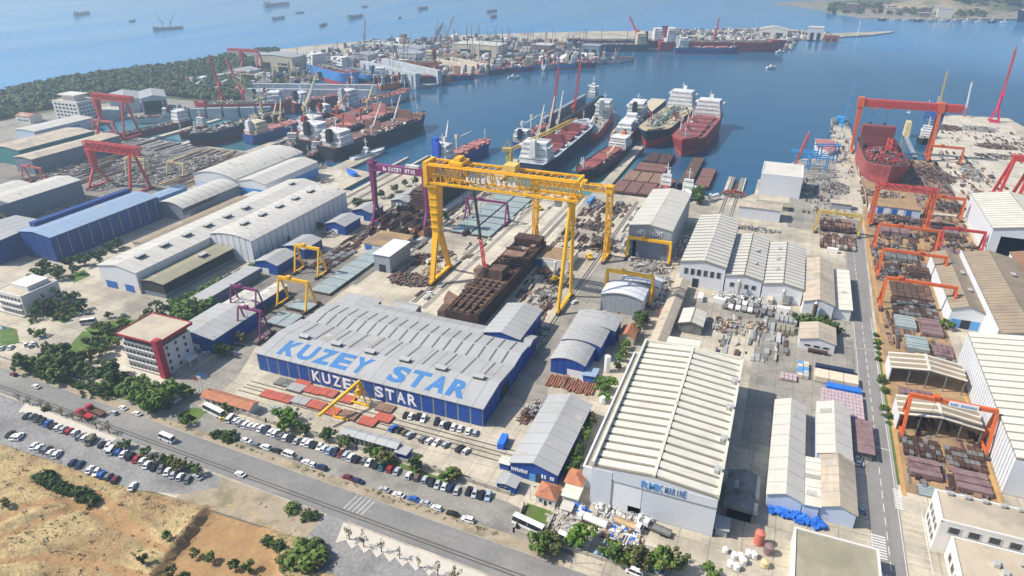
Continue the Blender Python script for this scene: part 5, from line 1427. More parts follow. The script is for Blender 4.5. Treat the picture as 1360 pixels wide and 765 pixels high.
# ================================================================== SHIPS
def hull_mesh(L, B, D, boot, rake=.04, full=.8, transom=.8, bulwark=.9, draft=2.5, n=18):
    mb = MB()
    def hb(s, lvl):         # half breadth at deck (1) .. waterline (0)
        ent = full - .12 * (1 - lvl)
        a = 1.0 if s < ent else max(0, 1 - ((s - ent) / (1 - ent)) ** (1.6 + 1.0 * lvl))
        run = .16 + .1 * (1 - lvl)
        tb = transom * (.55 + .45 * lvl)
        b = 1.0 if s > run else tb + (1 - tb) * math.sin(.5 * math.pi * s / run)
        return B / 2 * min(a, b)
    def sheer(s):
        return D * (1 + .16 * max(0, (s - .8) / .2) ** 1.5)
    lv = ((-draft, 0.0, 0), (boot, .25, 0), (None, 1.0, 0), (None, 1.0, bulwark))
    rows = []
    for i in range(n + 1):
        s = i / n
        s = 1 - (1 - s) ** 1.35
        row = []
        for k, (z, lvl, bw) in enumerate(lv):
            zz = sheer(s) + bw if z is None else z
            y = -L / 2 + L * s * (1 + rake * lvl * 0) + (rake * L * lvl if s > .9 else 0) * ((s - .9) / .1 if s > .9 else 0)
            h = hb(s, lvl)
            row.append((len(mb.v), len(mb.v) + 1)); mb.v += [(-h, y, zz), (h, y, zz)]
        rows.append(row)
    for i in range(n):
        for k in range(3):
            a, b, c, d = rows[i][k], rows[i + 1][k], rows[i + 1][k + 1], rows[i][k + 1]
            m = 1 if k == 0 else 0
            mb.f.append((a[0], d[0], c[0], b[0])); mb.m.append(m)
            mb.f.append((a[1], b[1], c[1], d[1])); mb.m.append(m)
    for k in range(3):
        a, d = rows[0][k], rows[0][k + 1]
        mb.f.append((a[0], a[1], d[1], d[0])); mb.m.append(1 if k == 0 else 0)
    dk = MB()
    for i in range(n):
        a, b = rows[i][2], rows[i + 1][2]
        dk.face([mb.v[a[0]], mb.v[a[1]], mb.v[b[1]], mb.v[b[0]]])
    return mb, dk, sheer

def house(t, tiers, mat, bridge_wings=None, mast=True, funnel=None, rot=0):
    """stack of deck houses: (y0,y1,halfwidth,z0,z1); dark window bands on each"""
    so = None
    for i, (y0, y1, w, z0, z1) in enumerate(tiers):
        m = MB().box(-w, w, y0, y1, z0, z1)
        if i == 0:
            so = obj('superstructure', m, mat, t)
        else:
            obj('deck_house', m, mat, so)
        h = z1 - z0
        nb = max(1, int(round(h / 3)))
        for b in range(nb):
            zz = z0 + h * (b + .5) / nb
            obj('window_band', MB().box(-w - .06, w + .06, y0 + .8, y1 - .8, zz - .1, zz + .35).box(-w + .8, w - .8, y0 - .06, y1 + .06, zz - .1, zz + .35), 'glass', so)
    y0, y1, w, z0, z1 = tiers[-1]
    if bridge_wings:
        obj('bridge_wing', MB().box(-bridge_wings, bridge_wings, y0 + .3, y0 + (y1 - y0) * .6, z0 - .1, z0 + 1.1), mat, so)
    if mast:
        obj('mast', MB().bar((0, (y0 + y1) / 2, z1), (0, (y0 + y1) / 2, z1 + 8), .6).bar((-2.4, (y0 + y1) / 2, z1 + 5), (2.4, (y0 + y1) / 2, z1 + 5), .3), mat, so)
    if funnel:
        fy, fw, fz0, fz1, fm = funnel
        obj('funnel', MB().hexa([(-fw, fy - fw * 1.3, fz0), (fw, fy - fw * 1.3, fz0), (fw, fy + fw * 1.3, fz0), (-fw, fy + fw * 1.3, fz0), (-fw * .8, fy - fw * 1.2, fz1), (fw * .8, fy - fw * 1.2, fz1), (fw * .8, fy + fw * .8, fz1), (-fw * .8, fy + fw * .8, fz1)]).box(-fw * .7, fw * .7, fy - fw, fy + fw * .6, fz1, fz1 + .8), fm, t)
    return so

def deck_crane(t, x, y, z, h, jib, az, el, mat, r=.9):
    c = obj('deck_crane', MB().tube((x, y, z), (x, y, z + h), r, r * .85, 8).box(x - r * 1.4, x + r * 1.4, y - r * 1.4, y + r * 1.4, z + h * .72, z + h), mat, t)
    root = Vector((x + math.cos(az) * r, y + math.sin(az) * r, z + h * .8))
    tip = root + Vector((math.cos(az) * math.cos(el), math.sin(az) * math.cos(el), math.sin(el))) * jib
    obj('jib', MB().bar(root + Vector((-math.sin(az) * .8, math.cos(az) * .8, 0)), tip, .55).bar(root - Vector((-math.sin(az) * .8, math.cos(az) * .8, 0)), tip, .55), mat, c)
    return c

def ship(label, bow, stern, B, D, hull='hull_red', boot_mat='boot_red', deck='deck_red', style='bulk', boot=.8, hatches=5, hatch='hatch_maroon', house_mat='ship_white', tiers_h=14, funnel='hull_navy', cranes=(), name='cargo_ship', group=None,
         z=WATER_Z, full=.8, transom=.8, house_at='stern', hatch_gap=.12, forecastle=True, draft=2.5, mast=True, detail=True, mess=0, cat='ship', open_hatch=False, wings=True, mess_mats=('steel_grey', 'rust', 'ship_white', 'deck_buff')):
    (bx, by), (sx, sy) = bow, stern
    L = math.hypot(bx - sx, by - sy)
    t = thing(name, label, cat, ((bx + sx) / 2, (by + sy) / 2, z), math.atan2(-(bx - sx), by - sy), group)
    hb, dk, sheer = hull_mesh(L, B, D, boot, full=full, transom=transom, draft=draft)
    obj('hull', hb, (hull, boot_mat), t); obj('deck', dk, deck, t)
    h = tiers_h
    yb = lambda f: -L / 2 + L * f
    w = B / 2
    if house_at == 'stern':
        a, b = .05, .05 + min(.15, 16 / L)
    elif house_at == 'fore':
        a, b = .62, .82
    else:
        a, b = .4, .5
    if style != 'barge':
        ns = max(2, int(round(h / 4)))
        tiers = []
        for k in range(ns):
            f = k / ns
            tiers.append((yb(a) + (0 if k else -1) + f * 1.5, yb(b) - f * 1.2, w * (.86 - .2 * f), D + h * f, D + h * (k + 1) / ns))
        house(t, tiers, house_mat, w * .95 if wings else None, mast, (yb(a) - .5 if house_at == 'stern' else yb(a) - 3, min(2.4, w * .25), D + h * .3, D + h * 1.12, funnel) if funnel else None)
    if forecastle:
        f = MB()
        pts = [(-w * .7, yb(.9)), (w * .7, yb(.9)), (w * .42, yb(.955)), (0, yb(1.0)), (-w * .42, yb(.955))]
        f.prism(pts, D, D * 1.16 + 1.0)
        fo_ = obj('forecastle', f, deck, t)
        obj('winch', MB().tube((-w * .3, yb(.92), D * 1.16 + 1.7), (w * .3, yb(.92), D * 1.16 + 1.7), .7, .7, 8), 'steel_grey', fo_)
        obj('foremast', MB().bar((0, yb(.945), D * 1.16 + 1), (0, yb(.945), D * 1.16 + 10), .5).bar((-1.4, yb(.945), D * 1.16 + 7), (1.4, yb(.945), D * 1.16 + 7), .25), 'ship_white', fo_)
    h0, h1 = (b + .03, .88) if house_at == 'stern' else (.05, a - .03)
    if style in ('bulk', 'coaster'):
        for k in range(hatches):
            p = (h1 - h0) / hatches
            y0, y1 = yb(h0 + p * (k + hatch_gap)), yb(h0 + p * (k + 1 - hatch_gap))
            hc = obj('hatch_cover', MB().box(-w * .62, w * .62, y0, y1, D, D + 1.7), hatch, t)
            obj('cover_panel', MB().box(-w * .66, w * .66, y0 + .3, (y0 + y1) / 2 - .15, D + 1.7, D + 2.2), hatch, hc)
            if not (open_hatch and k % 2):
                obj('cover_panel', MB().box(-w * .66, w * .66, (y0 + y1) / 2 + .15, y1 - .3, D + 1.7, D + 2.2), hatch, hc)
            else:
                obj('cover_panel', MB().box(-w * .66, w * .66, (y0 + y1) / 2 - .4, (y0 + y1) / 2 + .4, D + 2.2, D + 2.2 + (y1 - y0) * .45), hatch, hc)
    elif style == 'tanker':
        p = MB()
        for k in range(7):
            x = -w * .16 + k * w * .055
            p.tube((x, yb(h0), D + 1.6), (x, yb(h1), D + 1.6), .32, .32, 6)
        p.box(-.5, .5, yb(h0), yb(h1), D + 2.2, D + 2.5)
        for k in range(14):
            y = yb(h0 + (h1 - h0) * (k + .5) / 14); p.box(-w * .22, w * .22, y - .2, y + .2, D, D + 1.3)
        obj('deck_pipes', p, 'deck_green', t)
        m = MB()
        for k in range(5):
            y = yb(.5) + (k - 2) * 2.2; m.tube((-w * .85, y, D + 1.5), (w * .85, y, D + 1.5), .3, .3, 6)
        obj('manifold', m, 'steel_grey', t)
        for k in range(6):
            for s_ in (-1, 1):
                y = yb(h0 + (h1 - h0) * (k + .5) / 6); obj('tank_dome', MB().tube((s_ * w * .55, y, D), (s_ * w * .55, y, D + 1.1), 1.3, 1.1, 8).box(s_ * w * .55 - 3, s_ * w * .55 + 3, y + 3, y + 3.5, D, D + .9), 'deck_buff', t)
    for c in cranes:
        f, xo, hh, jb, az, el, cm = c
        deck_crane(t, xo * w, yb(f), D, hh, jb, az, el, cm)
    if mess:
        rr_ = random.Random(int(L * 10))
        m = MB()
        for k in range(mess):
            m.rbox((rr_.uniform(-w * .8, w * .8), yb(rr_.uniform(.1, .86)), D + rr_.uniform(.3, 1.6)), (rr_.uniform(.6, 3), rr_.uniform(.6, 3), rr_.uniform(.5, 2.6)), rr_.uniform(0, 3), rr_.choice((0, 0, .4)), rr_.randrange(4))
        obj('deck_gear', m, mess_mats, t)["kind"] = "stuff"
    return t

# ---- the ships at the middle quays
ship('red bulk carrier moored bow-on, furthest to the open water', (-78, 586), (-71, 716), 29, 12.5, 'hull_red', 'boot_red', 'deck_red', 'bulk', 3.6, 5, 'hatch_maroon', cranes=((.42, .78, 10, 15, R(95), R(25), 'crane_pale'), (.66, .78, 10, 15, R(95), R(25), 'crane_pale'), (.26, .78, 11, 9, R(60), R(65), 'crane_pale')), tiers_h=15, funnel='ship_white', mess=40)
ship('black tanker with red waterline and green deck pipes, moored bow-on', (-112, 602), (-101, 742), 30, 13.5, 'hull_navy', 'hull_red', 'deck_buff', 'tanker', 6.5, tiers_h=16, funnel='ship_white', cranes=((.5, .1, 9, 9, R(90), R(70), 'ship_white'), (.6, -.75, 6, 8, R(60), R(60), 'crane_red'), (.62, .8, 6, 8, R(60), R(60), 'crane_red')), name='tanker', mess=90)
t = thing('floating_dock', 'cream-decked empty barge hull lying beside the black tanker', 'barge', (-138, 727, WATER_Z), -.04)
obj('hull', MB().box(-9, 9, -58, 58, -2, 7), 'hull_navy', t)
for k in range(5):
    obj('deck_panel', MB().box(-8.4 + k * 3.4, -5.4 + k * 3.4, -50, 57, 7, 7.9), 'ship_cream', t)
obj('deck_house', MB().box(-7, 2, -57, -51, 7, 12), 'hull_red', t)
ship('white multi-deck supply ship wedged behind the black coaster', (-141, 725), (-136, 592), 20, 9, 'hull_dark_red', 'hull_dark_red', 'deck_grey', 'offshore', 1.0, house_at='fore', tiers_h=14, house_mat='ship_white', funnel='hull_black', mess=60, name='supply_ship')
t = [o for o in bpy.data.objects if o.get('label', '').startswith('white multi-deck')][0]
house(t, ((-40, -10, 7, 9, 12), (-36, -14, 6, 12, 15), (-8, 8, 7, 9, 13), (-4, 4, 5, 13, 17)), 'ship_white', None, False)
ship('black coaster with open red holds and white deckhouse', (-138, 484), (-127, 583), 18, 7.5, 'hull_black', 'hull_dark_red', 'hull_dark_red', 'coaster', 1.2, 3, 'deck_red', tiers_h=9, funnel='hull_orange', hatch_gap=.06, cranes=((.55, -.6, 6, 10, R(250), R(40), 'buff'), (.9, .3, 6, 5, R(90), R(80), 'ship_white')), mess=20)
ship('orange-hulled offshore vessel with white accommodation', (-176, 718), (-167, 606), 18, 6.5, 'hull_orange', 'hull_orange', 'deck_grey', 'offshore', .6, house_at='fore', tiers_h=15, funnel='hull_grey', cranes=((.15, -.3, 4, 11, R(70), R(50), 'ship_white'),), mess=25, name='offshore_vessel', transom=.95)
ship('navy bulk carrier with maroon hatch covers, stern to the quay', (-178, 636), (-177, 480), 27, 11, 'hull_navy', 'hull_navy', 'hull_light_grey', 'bulk', 1.0, 5, 'hatch_maroon', tiers_h=15, funnel='ship_white', cranes=((.30, -.8, 12, 26, R(80), R(68), 'crane_pale'), (.47, -.8, 12, 28, R(78), R(70), 'crane_pale'), (.64, -.8, 12, 28, R(80), R(72), 'crane_pale')), mess=50, open_hatch=True)
# deck cargo blocks on that ship
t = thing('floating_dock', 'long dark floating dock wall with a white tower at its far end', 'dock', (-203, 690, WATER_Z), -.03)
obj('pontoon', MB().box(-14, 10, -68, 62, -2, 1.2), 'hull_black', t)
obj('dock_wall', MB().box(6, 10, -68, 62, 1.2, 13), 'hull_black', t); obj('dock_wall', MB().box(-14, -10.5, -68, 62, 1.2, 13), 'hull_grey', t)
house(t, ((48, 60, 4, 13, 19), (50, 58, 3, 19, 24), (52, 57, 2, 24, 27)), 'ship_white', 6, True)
ship('small blue cargo ship with maroon hatch and white crane posts', (-215, 628), (-215, 553), 15, 6, 'hull_blue', 'hull_blue', 'deck_red', 'coaster', .5, 2, 'hatch_maroon', tiers_h=10, funnel='hull_navy', cranes=((.3, -.7, 14, 14, R(30), R(28), 'ship_white'), (.62, -.7, 15, 15, R(25), R(22), 'crane_pale')), mess=20)
ship('blue cargo ship with bright blue funnel behind the great gantry', (-242, 547), (-252, 468), 17, 7.5, 'hull_blue', 'hull_blue', 'hatch_pink', 'coaster', .6, 3, 'hatch_pink', tiers_h=13, funnel='funnel_blue', cranes=((.24, -.5, 16, 16, R(75), R(76), 'ship_white'), (.5, -.75, 13, 14, R(30), R(25), 'crane_pale')), mess=20)
t2 = [o for o in bpy.data.objects if o.get('label', '').startswith('blue cargo ship with bright')][0]
obj('funnel', MB().box(-6, -1.5, -37, -32, 9, 26), 'funnel_blue', t2)
# ---- cluster by the long jetty
ship('large dark red bulk carrier along the long jetty with open hatches', (-337, 602), (-352, 462), 26, 11, 'hull_black', 'hull_dark_red', 'hatch_brown', 'bulk', 1.2, 4, 'hatch_brown', tiers_h=12, funnel='hull_black', cranes=((.38, .5, 8, 24, R(70), R(62), 'crane_pale'), (.6, .5, 8, 24, R(72), R(66), 'crane_pale')), mess=160, open_hatch=True)
ship('brown rusting bulk carrier lying outside the dark red one', (-372, 612), (-380, 470), 24, 12, 'hull_black', 'hull_black', 'hatch_brown', 'bulk', 1.2, 4, 'hatch_pink', tiers_h=13, funnel='hull_black', cranes=((.36, .2, 13, 12, R(190), R(15), 'orange'), (.55, .2, 13, 12, R(190), R(15), 'orange')), mess=200, open_hatch=True)
ship('ship with a red funnel and brown deck, third in the jetty cluster', (-402, 632), (-405, 500), 22, 10, 'hull_maroon', 'hull_black', 'hatch_brown', 'bulk', 1, 4, 'hatch_brown', tiers_h=12, funnel='hull_red', cranes=((.45, -.4, 12, 20, R(60), R(50), 'orange'), (.8, .0, 10, 18, R(80), R(60), 'buff')), mess=140)
ship('navy freighter with cream deckhouse beside the jetty', (-436, 572), (-450, 480), 19, 8, 'hull_blue', 'hull_navy', 'deck_red', 'bulk', .8, 3, 'hatch_pink', tiers_h=11, house_mat='ship_cream', funnel='ship_white', cranes=((.4, .3, 10, 20, R(120), R(60), 'buff'), (.75, .1, 14, 20, R(100), R(50), 'buff')), mess=90)
ship('long dark-hulled vessel under repair with scaffolded deck', (-486, 450), (-478, 560), 20, 11, 'hull_navy', 'hull_dark_red', 'steel_grey', 'barge', 5, 0, tiers_h=8, funnel=None, mess=170)
ship('white passenger ship behind the scaffolded vessel', (-420, 720), (-440, 610), 19, 9, 'hull_light_grey', 'hull_red', 'deck_red', 'offshore', 1, house_at='stern', tiers_h=16, funnel='hull_light_grey', mess=40)
ship('red tanker lying in the left basin with white deckhouse', (-572, 440), (-558, 520), 13, 5, 'hull_dark_red', 'hull_dark_red', 'hull_maroon', 'tanker', .8, tiers_h=11, funnel='hull_grey', mess=20)
ship('red-decked ship inside the pale floating dock', (-585, 560), (-500, 600), 20, 11, 'hull_red', 'hull_red', 'deck_red', 'tanker', 3, tiers_h=12, funnel='ship_white', mess=60)
t = thing('floating_dock', 'pale grey floating dock with dark buttress gaps in the left basin', 'dock', (-548, 562, WATER_Z), R(-62))
obj('pontoon', MB().box(-16, 16, -50, 50, -2, 2), 'hull_light_grey', t)
for k in range(6):
    obj('wall_panel', MB().box(12, 15.5, -49 + k * 16.6, -35 + k * 16.6, 2, 12), 'hull_light_grey', t)
obj('dock_wall', MB().box(11, 12, -49.5, 49.5, 2, 12.4), 'slate_wall', t)
ship('white hull with a red deck next to the floating dock', (-505, 640), (-545, 600), 16, 8, 'hull_red', 'hull_red', 'deck_red', 'coaster', .8, 2, 'hatch_pink', tiers_h=12, mess=30)
ship('grey freighter moored ahead of the passenger ship', (-470, 690), (-500, 610), 18, 8, 'hull_dark_red', 'hull_red', 'deck_red', 'bulk', .8, 3, 'hatch_maroon', tiers_h=11, mess=50)
t = thing('floating_dock', 'long grey floating dock across the peninsula basin', 'dock', (-520, 668, WATER_Z), R(-72))
obj('pontoon', MB().box(-18, 18, -75, 75, -2, 2), 'hull_grey', t)
obj('dock_wall', MB().box(13.5, 18, -75, 75, 2, 15), 'hull_light_grey', t); obj('dock_wall', MB().box(-18, -13.5, -75, 75, 2, 15), 'hull_light_grey', t)
# ---- peninsula ships
ship('bright blue tanker with red deck high in a peninsula dock', (-512, 752), (-622, 812), 26, 16, 'hull_bright_blue', 'hull_red', 'hull_red', 'tanker', 5, tiers_h=14, funnel='ship_white', mess=40)
ship('light blue hull beside the bright blue tanker', (-495, 778), (-590, 830), 20, 11, 'hull_bright_blue', 'hull_navy', 'deck_grey', 'tanker', 3, tiers_h=14, funnel='hull_grey', mess=30)
t = thing('floating_dock', 'large grey floating dock in the middle of the peninsula', 'dock', (-490, 820, WATER_Z), R(62))
obj('pontoon', MB().box(-20, 20, -70, 70, -2, 3), 'hull_grey', t)
obj('dock_wall', MB().box(14, 20, -70, 70, 3, 19), 'hull_light_grey', t); obj('dock_wall', MB().box(-20, -14, -70, 70, 3, 19), 'hull_light_grey', t)
for k in range(9):
    obj('buttress', MB().box(-21, -20.05, -64 + k * 15, -61 + k * 15, 3, 16), 'slate_wall', t)
ship('dark freighter tied outside the large grey dock', (-420, 812), (-505, 774), 18, 10, 'hull_navy', 'hull_black', 'deck_grey', 'bulk', 1, 3, 'hatch_maroon', tiers_h=12, mess=40)
ship('orange-hulled ship with cream house and red funnel on the peninsula', (-545, 872), (-470, 890), 18, 14, 'hull_orange', 'hull_red', 'deck_red', 'tanker', 2, tiers_h=16, house_mat='ship_cream', funnel='hull_red', mess=20)
t = thing('floating_dock', 'beige floating dock behind the red tug', 'dock', (-440, 908, WATER_Z), R(60))
obj('pontoon', MB().box(-14, 14, -45, 45, -2, 3), 'hull_grey', t)
obj('dock_wall', MB().box(10, 14, -45, 45, 3, 15), 'beige_wall', t); obj('dock_wall', MB().box(-14, -10, -45, 45, 3, 15), 'beige_wall', t)
ship('red and white tug at the peninsula tip', (-432, 858), (-410, 876), 11, 4, 'hull_red', 'hull_black', 'deck_red', 'offshore', .5, house_at='mid', tiers_h=11, funnel='hull_grey', name='tugboat', cat='boat')
for i, (b, s, hm, hz, lab) in enumerate((((-352, 948), (-400, 930), 'hull_blue', 'ship_white', 'pale blue coaster at the peninsula quay'), ((-300, 1000), (-370, 965), 'hull_bright_blue', 'ship_cream', 'blue coaster with cream house at the peninsula quay'), ((-275, 1020), (-310, 1000), 'hull_navy', 'ship_white', 'dark blue workboat at the peninsula corner'),
                                         ((-268, 1055), (-320, 1040), 'hull_light_grey', 'ship_white', 'grey patrol ship moored at the mole end'), ((-365, 985), (-410, 962), 'hull_dark_red', 'ship_white', 'dark red trawler among the coasters'))):
    ship(lab, b, s, 11, 6, hm, 'hull_red', 'deck_grey', 'coaster', 1.5, 2, 'hatch_maroon', tiers_h=11, house_mat=hz, mess=20)
ship('navy tanker with cream deckhouse on the outer mole', (-350, 1178), (-238, 1222), 26, 11, 'hull_navy', 'hull_dark_red', 'hull_maroon', 'tanker', 1.5, tiers_h=18, house_mat='ship_cream', funnel='hull_navy', mess=40)
ship('second dark tanker lying inside the navy one', (-370, 1200), (-215, 1262), 26, 14, 'hull_navy', 'hull_navy', 'hull_maroon', 'tanker', 1, tiers_h=20, funnel='hull_navy', mess=40)
ship('long red tanker at the outer mole', (-28, 1304), (-222, 1232), 30, 15, 'hull_red', 'hull_red', 'deck_red', 'tanker', 1.5, tiers_h=22, funnel='hull_red', mess=40, cranes=((.5, 0, 12, 14, R(60), R(70), 'ship_white'), (.75, 0, 12, 14, R(60), R(70), 'ship_white')))
ship('blue coaster moored outside the red tanker', (-95, 1246), (-192, 1212), 20, 9, 'hull_blue', 'hull_red', 'deck_grey', 'coaster', 1.2, 3, 'hatch_pink', tiers_h=16, funnel='ship_white', mess=20)
ship('white and navy liner moored at the far headland', (470, 2040), (640, 2110), 30, 22, 'hull_navy', 'hull_navy', 'ship_white', 'offshore', 1, house_at='fore', tiers_h=22, funnel='ship_white')
rr = random.Random(3)
for i in range(11):
    x = 175 + i * 26
    ship('%s small boat in the marina row of the far headland' % nth(i).capitalize(), (x + 9, 1958 + i * 4), (x - 9, 1955 + i * 4), 6, 3, rr.choice(('hull_navy', 'hull_light_grey', 'ship_white')), 'hull_navy', 'ship_white', 'offshore', .4, house_at='mid', tiers_h=6, funnel=None, name='moored_boat', group='far marina boats', cat='boat', forecastle=False, wings=False)
# ---- the red ship in the building dock, and vessels near it
t = ship('red ship under construction in the building dock', (77, 553), (73, 647), 30, 13, 'dock_hull', 'dock_hull', 'rust_dark', 'barge', 5, 0, z=.5, draft=.3, mess=220, full=.86, forecastle=False, mess_mats=('hull_red', 'hatch_maroon', 'hull_maroon', 'primer_pink'))
obj('deck_block', MB().box(-12.5, 12.5, -46, -38, 13, 25), 'hull_maroon', t)
for k in range(4):
    obj('bulkhead', MB().box(-12, 12, -34 + k * 6.5, -33 + k * 6.5, 13, 17.5), 'hull_maroon', t)
    obj('web_frame', MB().box(-13, -11.6, -34 + k * 6.5, -29 + k * 6.5, 13, 17), 'rust_dark', t); obj('web_frame', MB().box(11.6, 13, -34 + k * 6.5, -29 + k * 6.5, 13, 17), 'rust_dark', t)
obj('deck_tower', MB().lattice((-3, 4, 13), (-5, -8, 22), 3, 3, 5, .5), 'crane_red', t)
for k in range(7):
    obj('deck_beam', MB().box(-11 + .3 * k, 11 - .3 * k, -4 + k * 5, -3 + k * 5, 13.05, 14.2), 'dock_hull', t)
for k in range(6):
    obj('deck_block', MB().box(-10 + 3.4 * k, -7.4 + 3.4 * k, 2 + 3 * (k % 3), 8 + 4 * (k % 2), 13.1, 15 + (k % 3)), ('dock_hull', 'rust', 'primer_pink')[k % 3], t)
for k in range(9):
    obj('scaffold', MB().lattice((-15.8, -40 + k * 8, 0), (-15.8, -40 + k * 8, 13), 1, 1, 5, .12), 'rust_light', t)
t = thing('floating_pontoon', 'white-sided pontoon with a pink deck beside the narrow pier', 'pontoon', (37, 650, WATER_Z), R(3))
hb_, dk_, _s = hull_mesh(44, 17, 5, .3, full=.7, transom=1.0, bulwark=.4)
hl_ = obj('hull', hb_, ('ship_white', 'ship_white'), t); obj('deck', dk_, 'hatch_pink', t)
hl_.rotation_euler = (0, 0, math.pi); [setattr(o, 'rotation_euler', (0, 0, math.pi)) for o in t.children]
t = thing('work_barge', 'pontoon with blue machinery at the tip of the narrow pier', 'barge', (51, 752, WATER_Z))
obj('hull', MB().box(-8, 8, -8, 22, -2, 3), 'hull_grey', t); obj('deck_house', MB().box(-4, 4, 0, 10, 3, 9), 'crane_blue', t); obj('gear', MB().box(-7, -4, -6, 16, 3, 6).box(4.5, 7, -6, 16, 3, 5), 'steel_grey', t)
ship('white-housed tug moored against the concrete pier', (118, 705), (127, 742), 11, 4.5, 'hull_black', 'hull_black', 'deck_grey', 'offshore', .5, house_at='mid', tiers_h=9, funnel='hull_grey', name='tugboat', cat='boat')
ship('blue workboat at the head of the concrete pier', (138, 850), (152, 838), 11, 4.5, 'hull_blue', 'hull_blue', 'hull_light_grey', 'offshore', .5, house_at='mid', tiers_h=8, funnel=None, name='workboat', cat='boat')
t = thing('floating_pier', 'slender floating pontoon with a cream dolphin at the dock mouth', 'pontoon', (108, 700, WATER_Z))
obj('hull', MB().box(-1.6, 1.6, -45, 38, -2, 1), 'hull_grey', t); obj('dolphin', MB().hexa([(-2.5, 28, 1), (2.5, 28, 1), (2.5, 40, 1), (-2.5, 40, 1), (-2, 30, 14), (2, 30, 14), (2, 40, 14), (-2, 40, 14)]), 'buff', t)
# ---- barges by the lettered grey hall
def barge(label, x0, x1, y0, y1, nx, ny, mat='rust', z=2.5):
    t = thing('deck_barge', label, 'barge', ((x0 + x1) / 2, (y0 + y1) / 2, WATER_Z), 0, 'rusty hatch barges')
    w, l = (x1 - x0) / 2, (y1 - y0) / 2
    obj('hull', MB().box(-w, w, -l, l, -1.5, z), 'rust_dark', t)
    for i in range(nx):
        for j in range(ny):
            obj('hatch_panel', MB().box(-w + (i + .04) * 2 * w / nx, -w + (i + .96) * 2 * w / nx, -l + (j + .03) * 2 * l / ny, -l + (j + .97) * 2 * l / ny, z, z + .9), mat, t)
    return t
barge('row of three rusty hatch panels afloat nearest the grey lettered hall', -110, -80, 466, 492, 3, 1, 'hatch_brown')
barge('second row of three rusty hatch panels afloat behind the first', -108, -78, 494, 520, 3, 1, 'rust_light')
barge('wide rusty pontoon behind the hatch panels', -106, -80, 524, 545, 1, 2, 'hatch_brown')
barge('long rusty pontoon with open hold pointing to the red bulk carrier', -67, -57, 500, 576, 1, 5, 'rust')
barge('rusty pontoon moored on the water side of the small ships', -55, -44, 500, 548, 1, 2, 'hatch_brown')
barge('dark pontoon under the bows of the black tanker', -104, -82, 549, 578, 2, 1, 'rust_dark')
ship('white and red fishing boat moored among the rusty barges', (-76, 476), (-72, 504), 9, 4, 'hull_maroon', 'hull_red', 'deck_red', 'offshore', .5, house_at='mid', tiers_h=8, funnel='ship_white', name='fishing_boat', cat='boat')
ship('white-topped tug beside the fishing boat', (-58.5, 470), (-56, 498), 9, 4, 'hull_navy', 'hull_black', 'ship_white', 'offshore', .5, house_at='mid', tiers_h=8, funnel=None, name='tugboat', cat='boat')
ship('small motor yacht moored at the long pale jetty', (-322, 503), (-330, 466), 7, 3, 'ship_white', 'hull_navy', 'ship_white', 'offshore', .4, house_at='mid', tiers_h=6, funnel=None, name='motor_yacht', cat='boat', forecastle=False)
for a, b, B, hm, hz, lab in (((-392, 452), (-404, 488), 10, 'hull_black', 'ship_white', 'black tug with white wheelhouse at the foot of the jetty'), ((-360, 448), (-366, 470), 9, 'hull_black', 'ship_white', 'small black tug behind the blue-based hall'), ((-520, 470), (-524, 505), 9, 'hull_red', 'ship_white', 'small red coaster between the thin quays'), ((-612, 500), (-585, 522), 9, 'hull_light_grey', 'ship_white', 'grey launch before the twin dock halls'),
                            ((-428, 640), (-452, 590), 15, 'hull_dark_red', 'ship_white', 'dark red coaster beyond the jetty'), ((-528, 612), (-500, 640), 12, 'hull_navy', 'ship_white', 'navy coaster beside the long grey dock'), ((-470, 560), (-462, 500), 14, 'hull_light_grey', 'ship_cream', 'pale grey ship squeezed beside the navy freighter')):
    ship(lab, a, b, B, 5, hm, 'hull_black', 'hatch_brown', 'coaster', .8, 2, 'hatch_brown', tiers_h=9, house_mat=hz, funnel='hull_red', mess=30, cranes=((.6, 0, 9, 14, R(80), R(60), 'buff'),) if B > 11 else ())
rr = random.Random(17)
for i, (x, y, a) in enumerate(((-498, 742, 60), (-470, 762, 60), (-452, 788, 55), (-430, 826, 60), (-418, 848, 40), (-398, 908, 60), (-385, 922, 62), (-366, 950, 55), (-330, 982, 70), (-318, 1004, 60), (-290, 1040, 62), (-262, 1068, 20), (-250, 1090, 30), (-560, 712, 30), (-548, 640, 20))):
    L_, c_, s_ = rr.uniform(24, 48), math.cos(R(a)), math.sin(R(a))
    ship('%s small vessel along the crowded peninsula quays' % nth(i).capitalize(), (x + c_ * L_ / 2, y + s_ * L_ / 2), (x - c_ * L_ / 2, y - s_ * L_ / 2), 9, 5, rr.choice(('hull_navy', 'hull_red', 'hull_blue', 'hull_black', 'hull_light_grey', 'hull_orange')), 'hull_dark_red', 'deck_red', 'coaster', .8, 2, 'hatch_maroon', tiers_h=rr.uniform(7, 12), funnel='hull_red', mess=14, cranes=((.6, 0, 10, 14, R(70), R(55), 'buff'),) if i % 2 else (), group='small vessels at the peninsula')
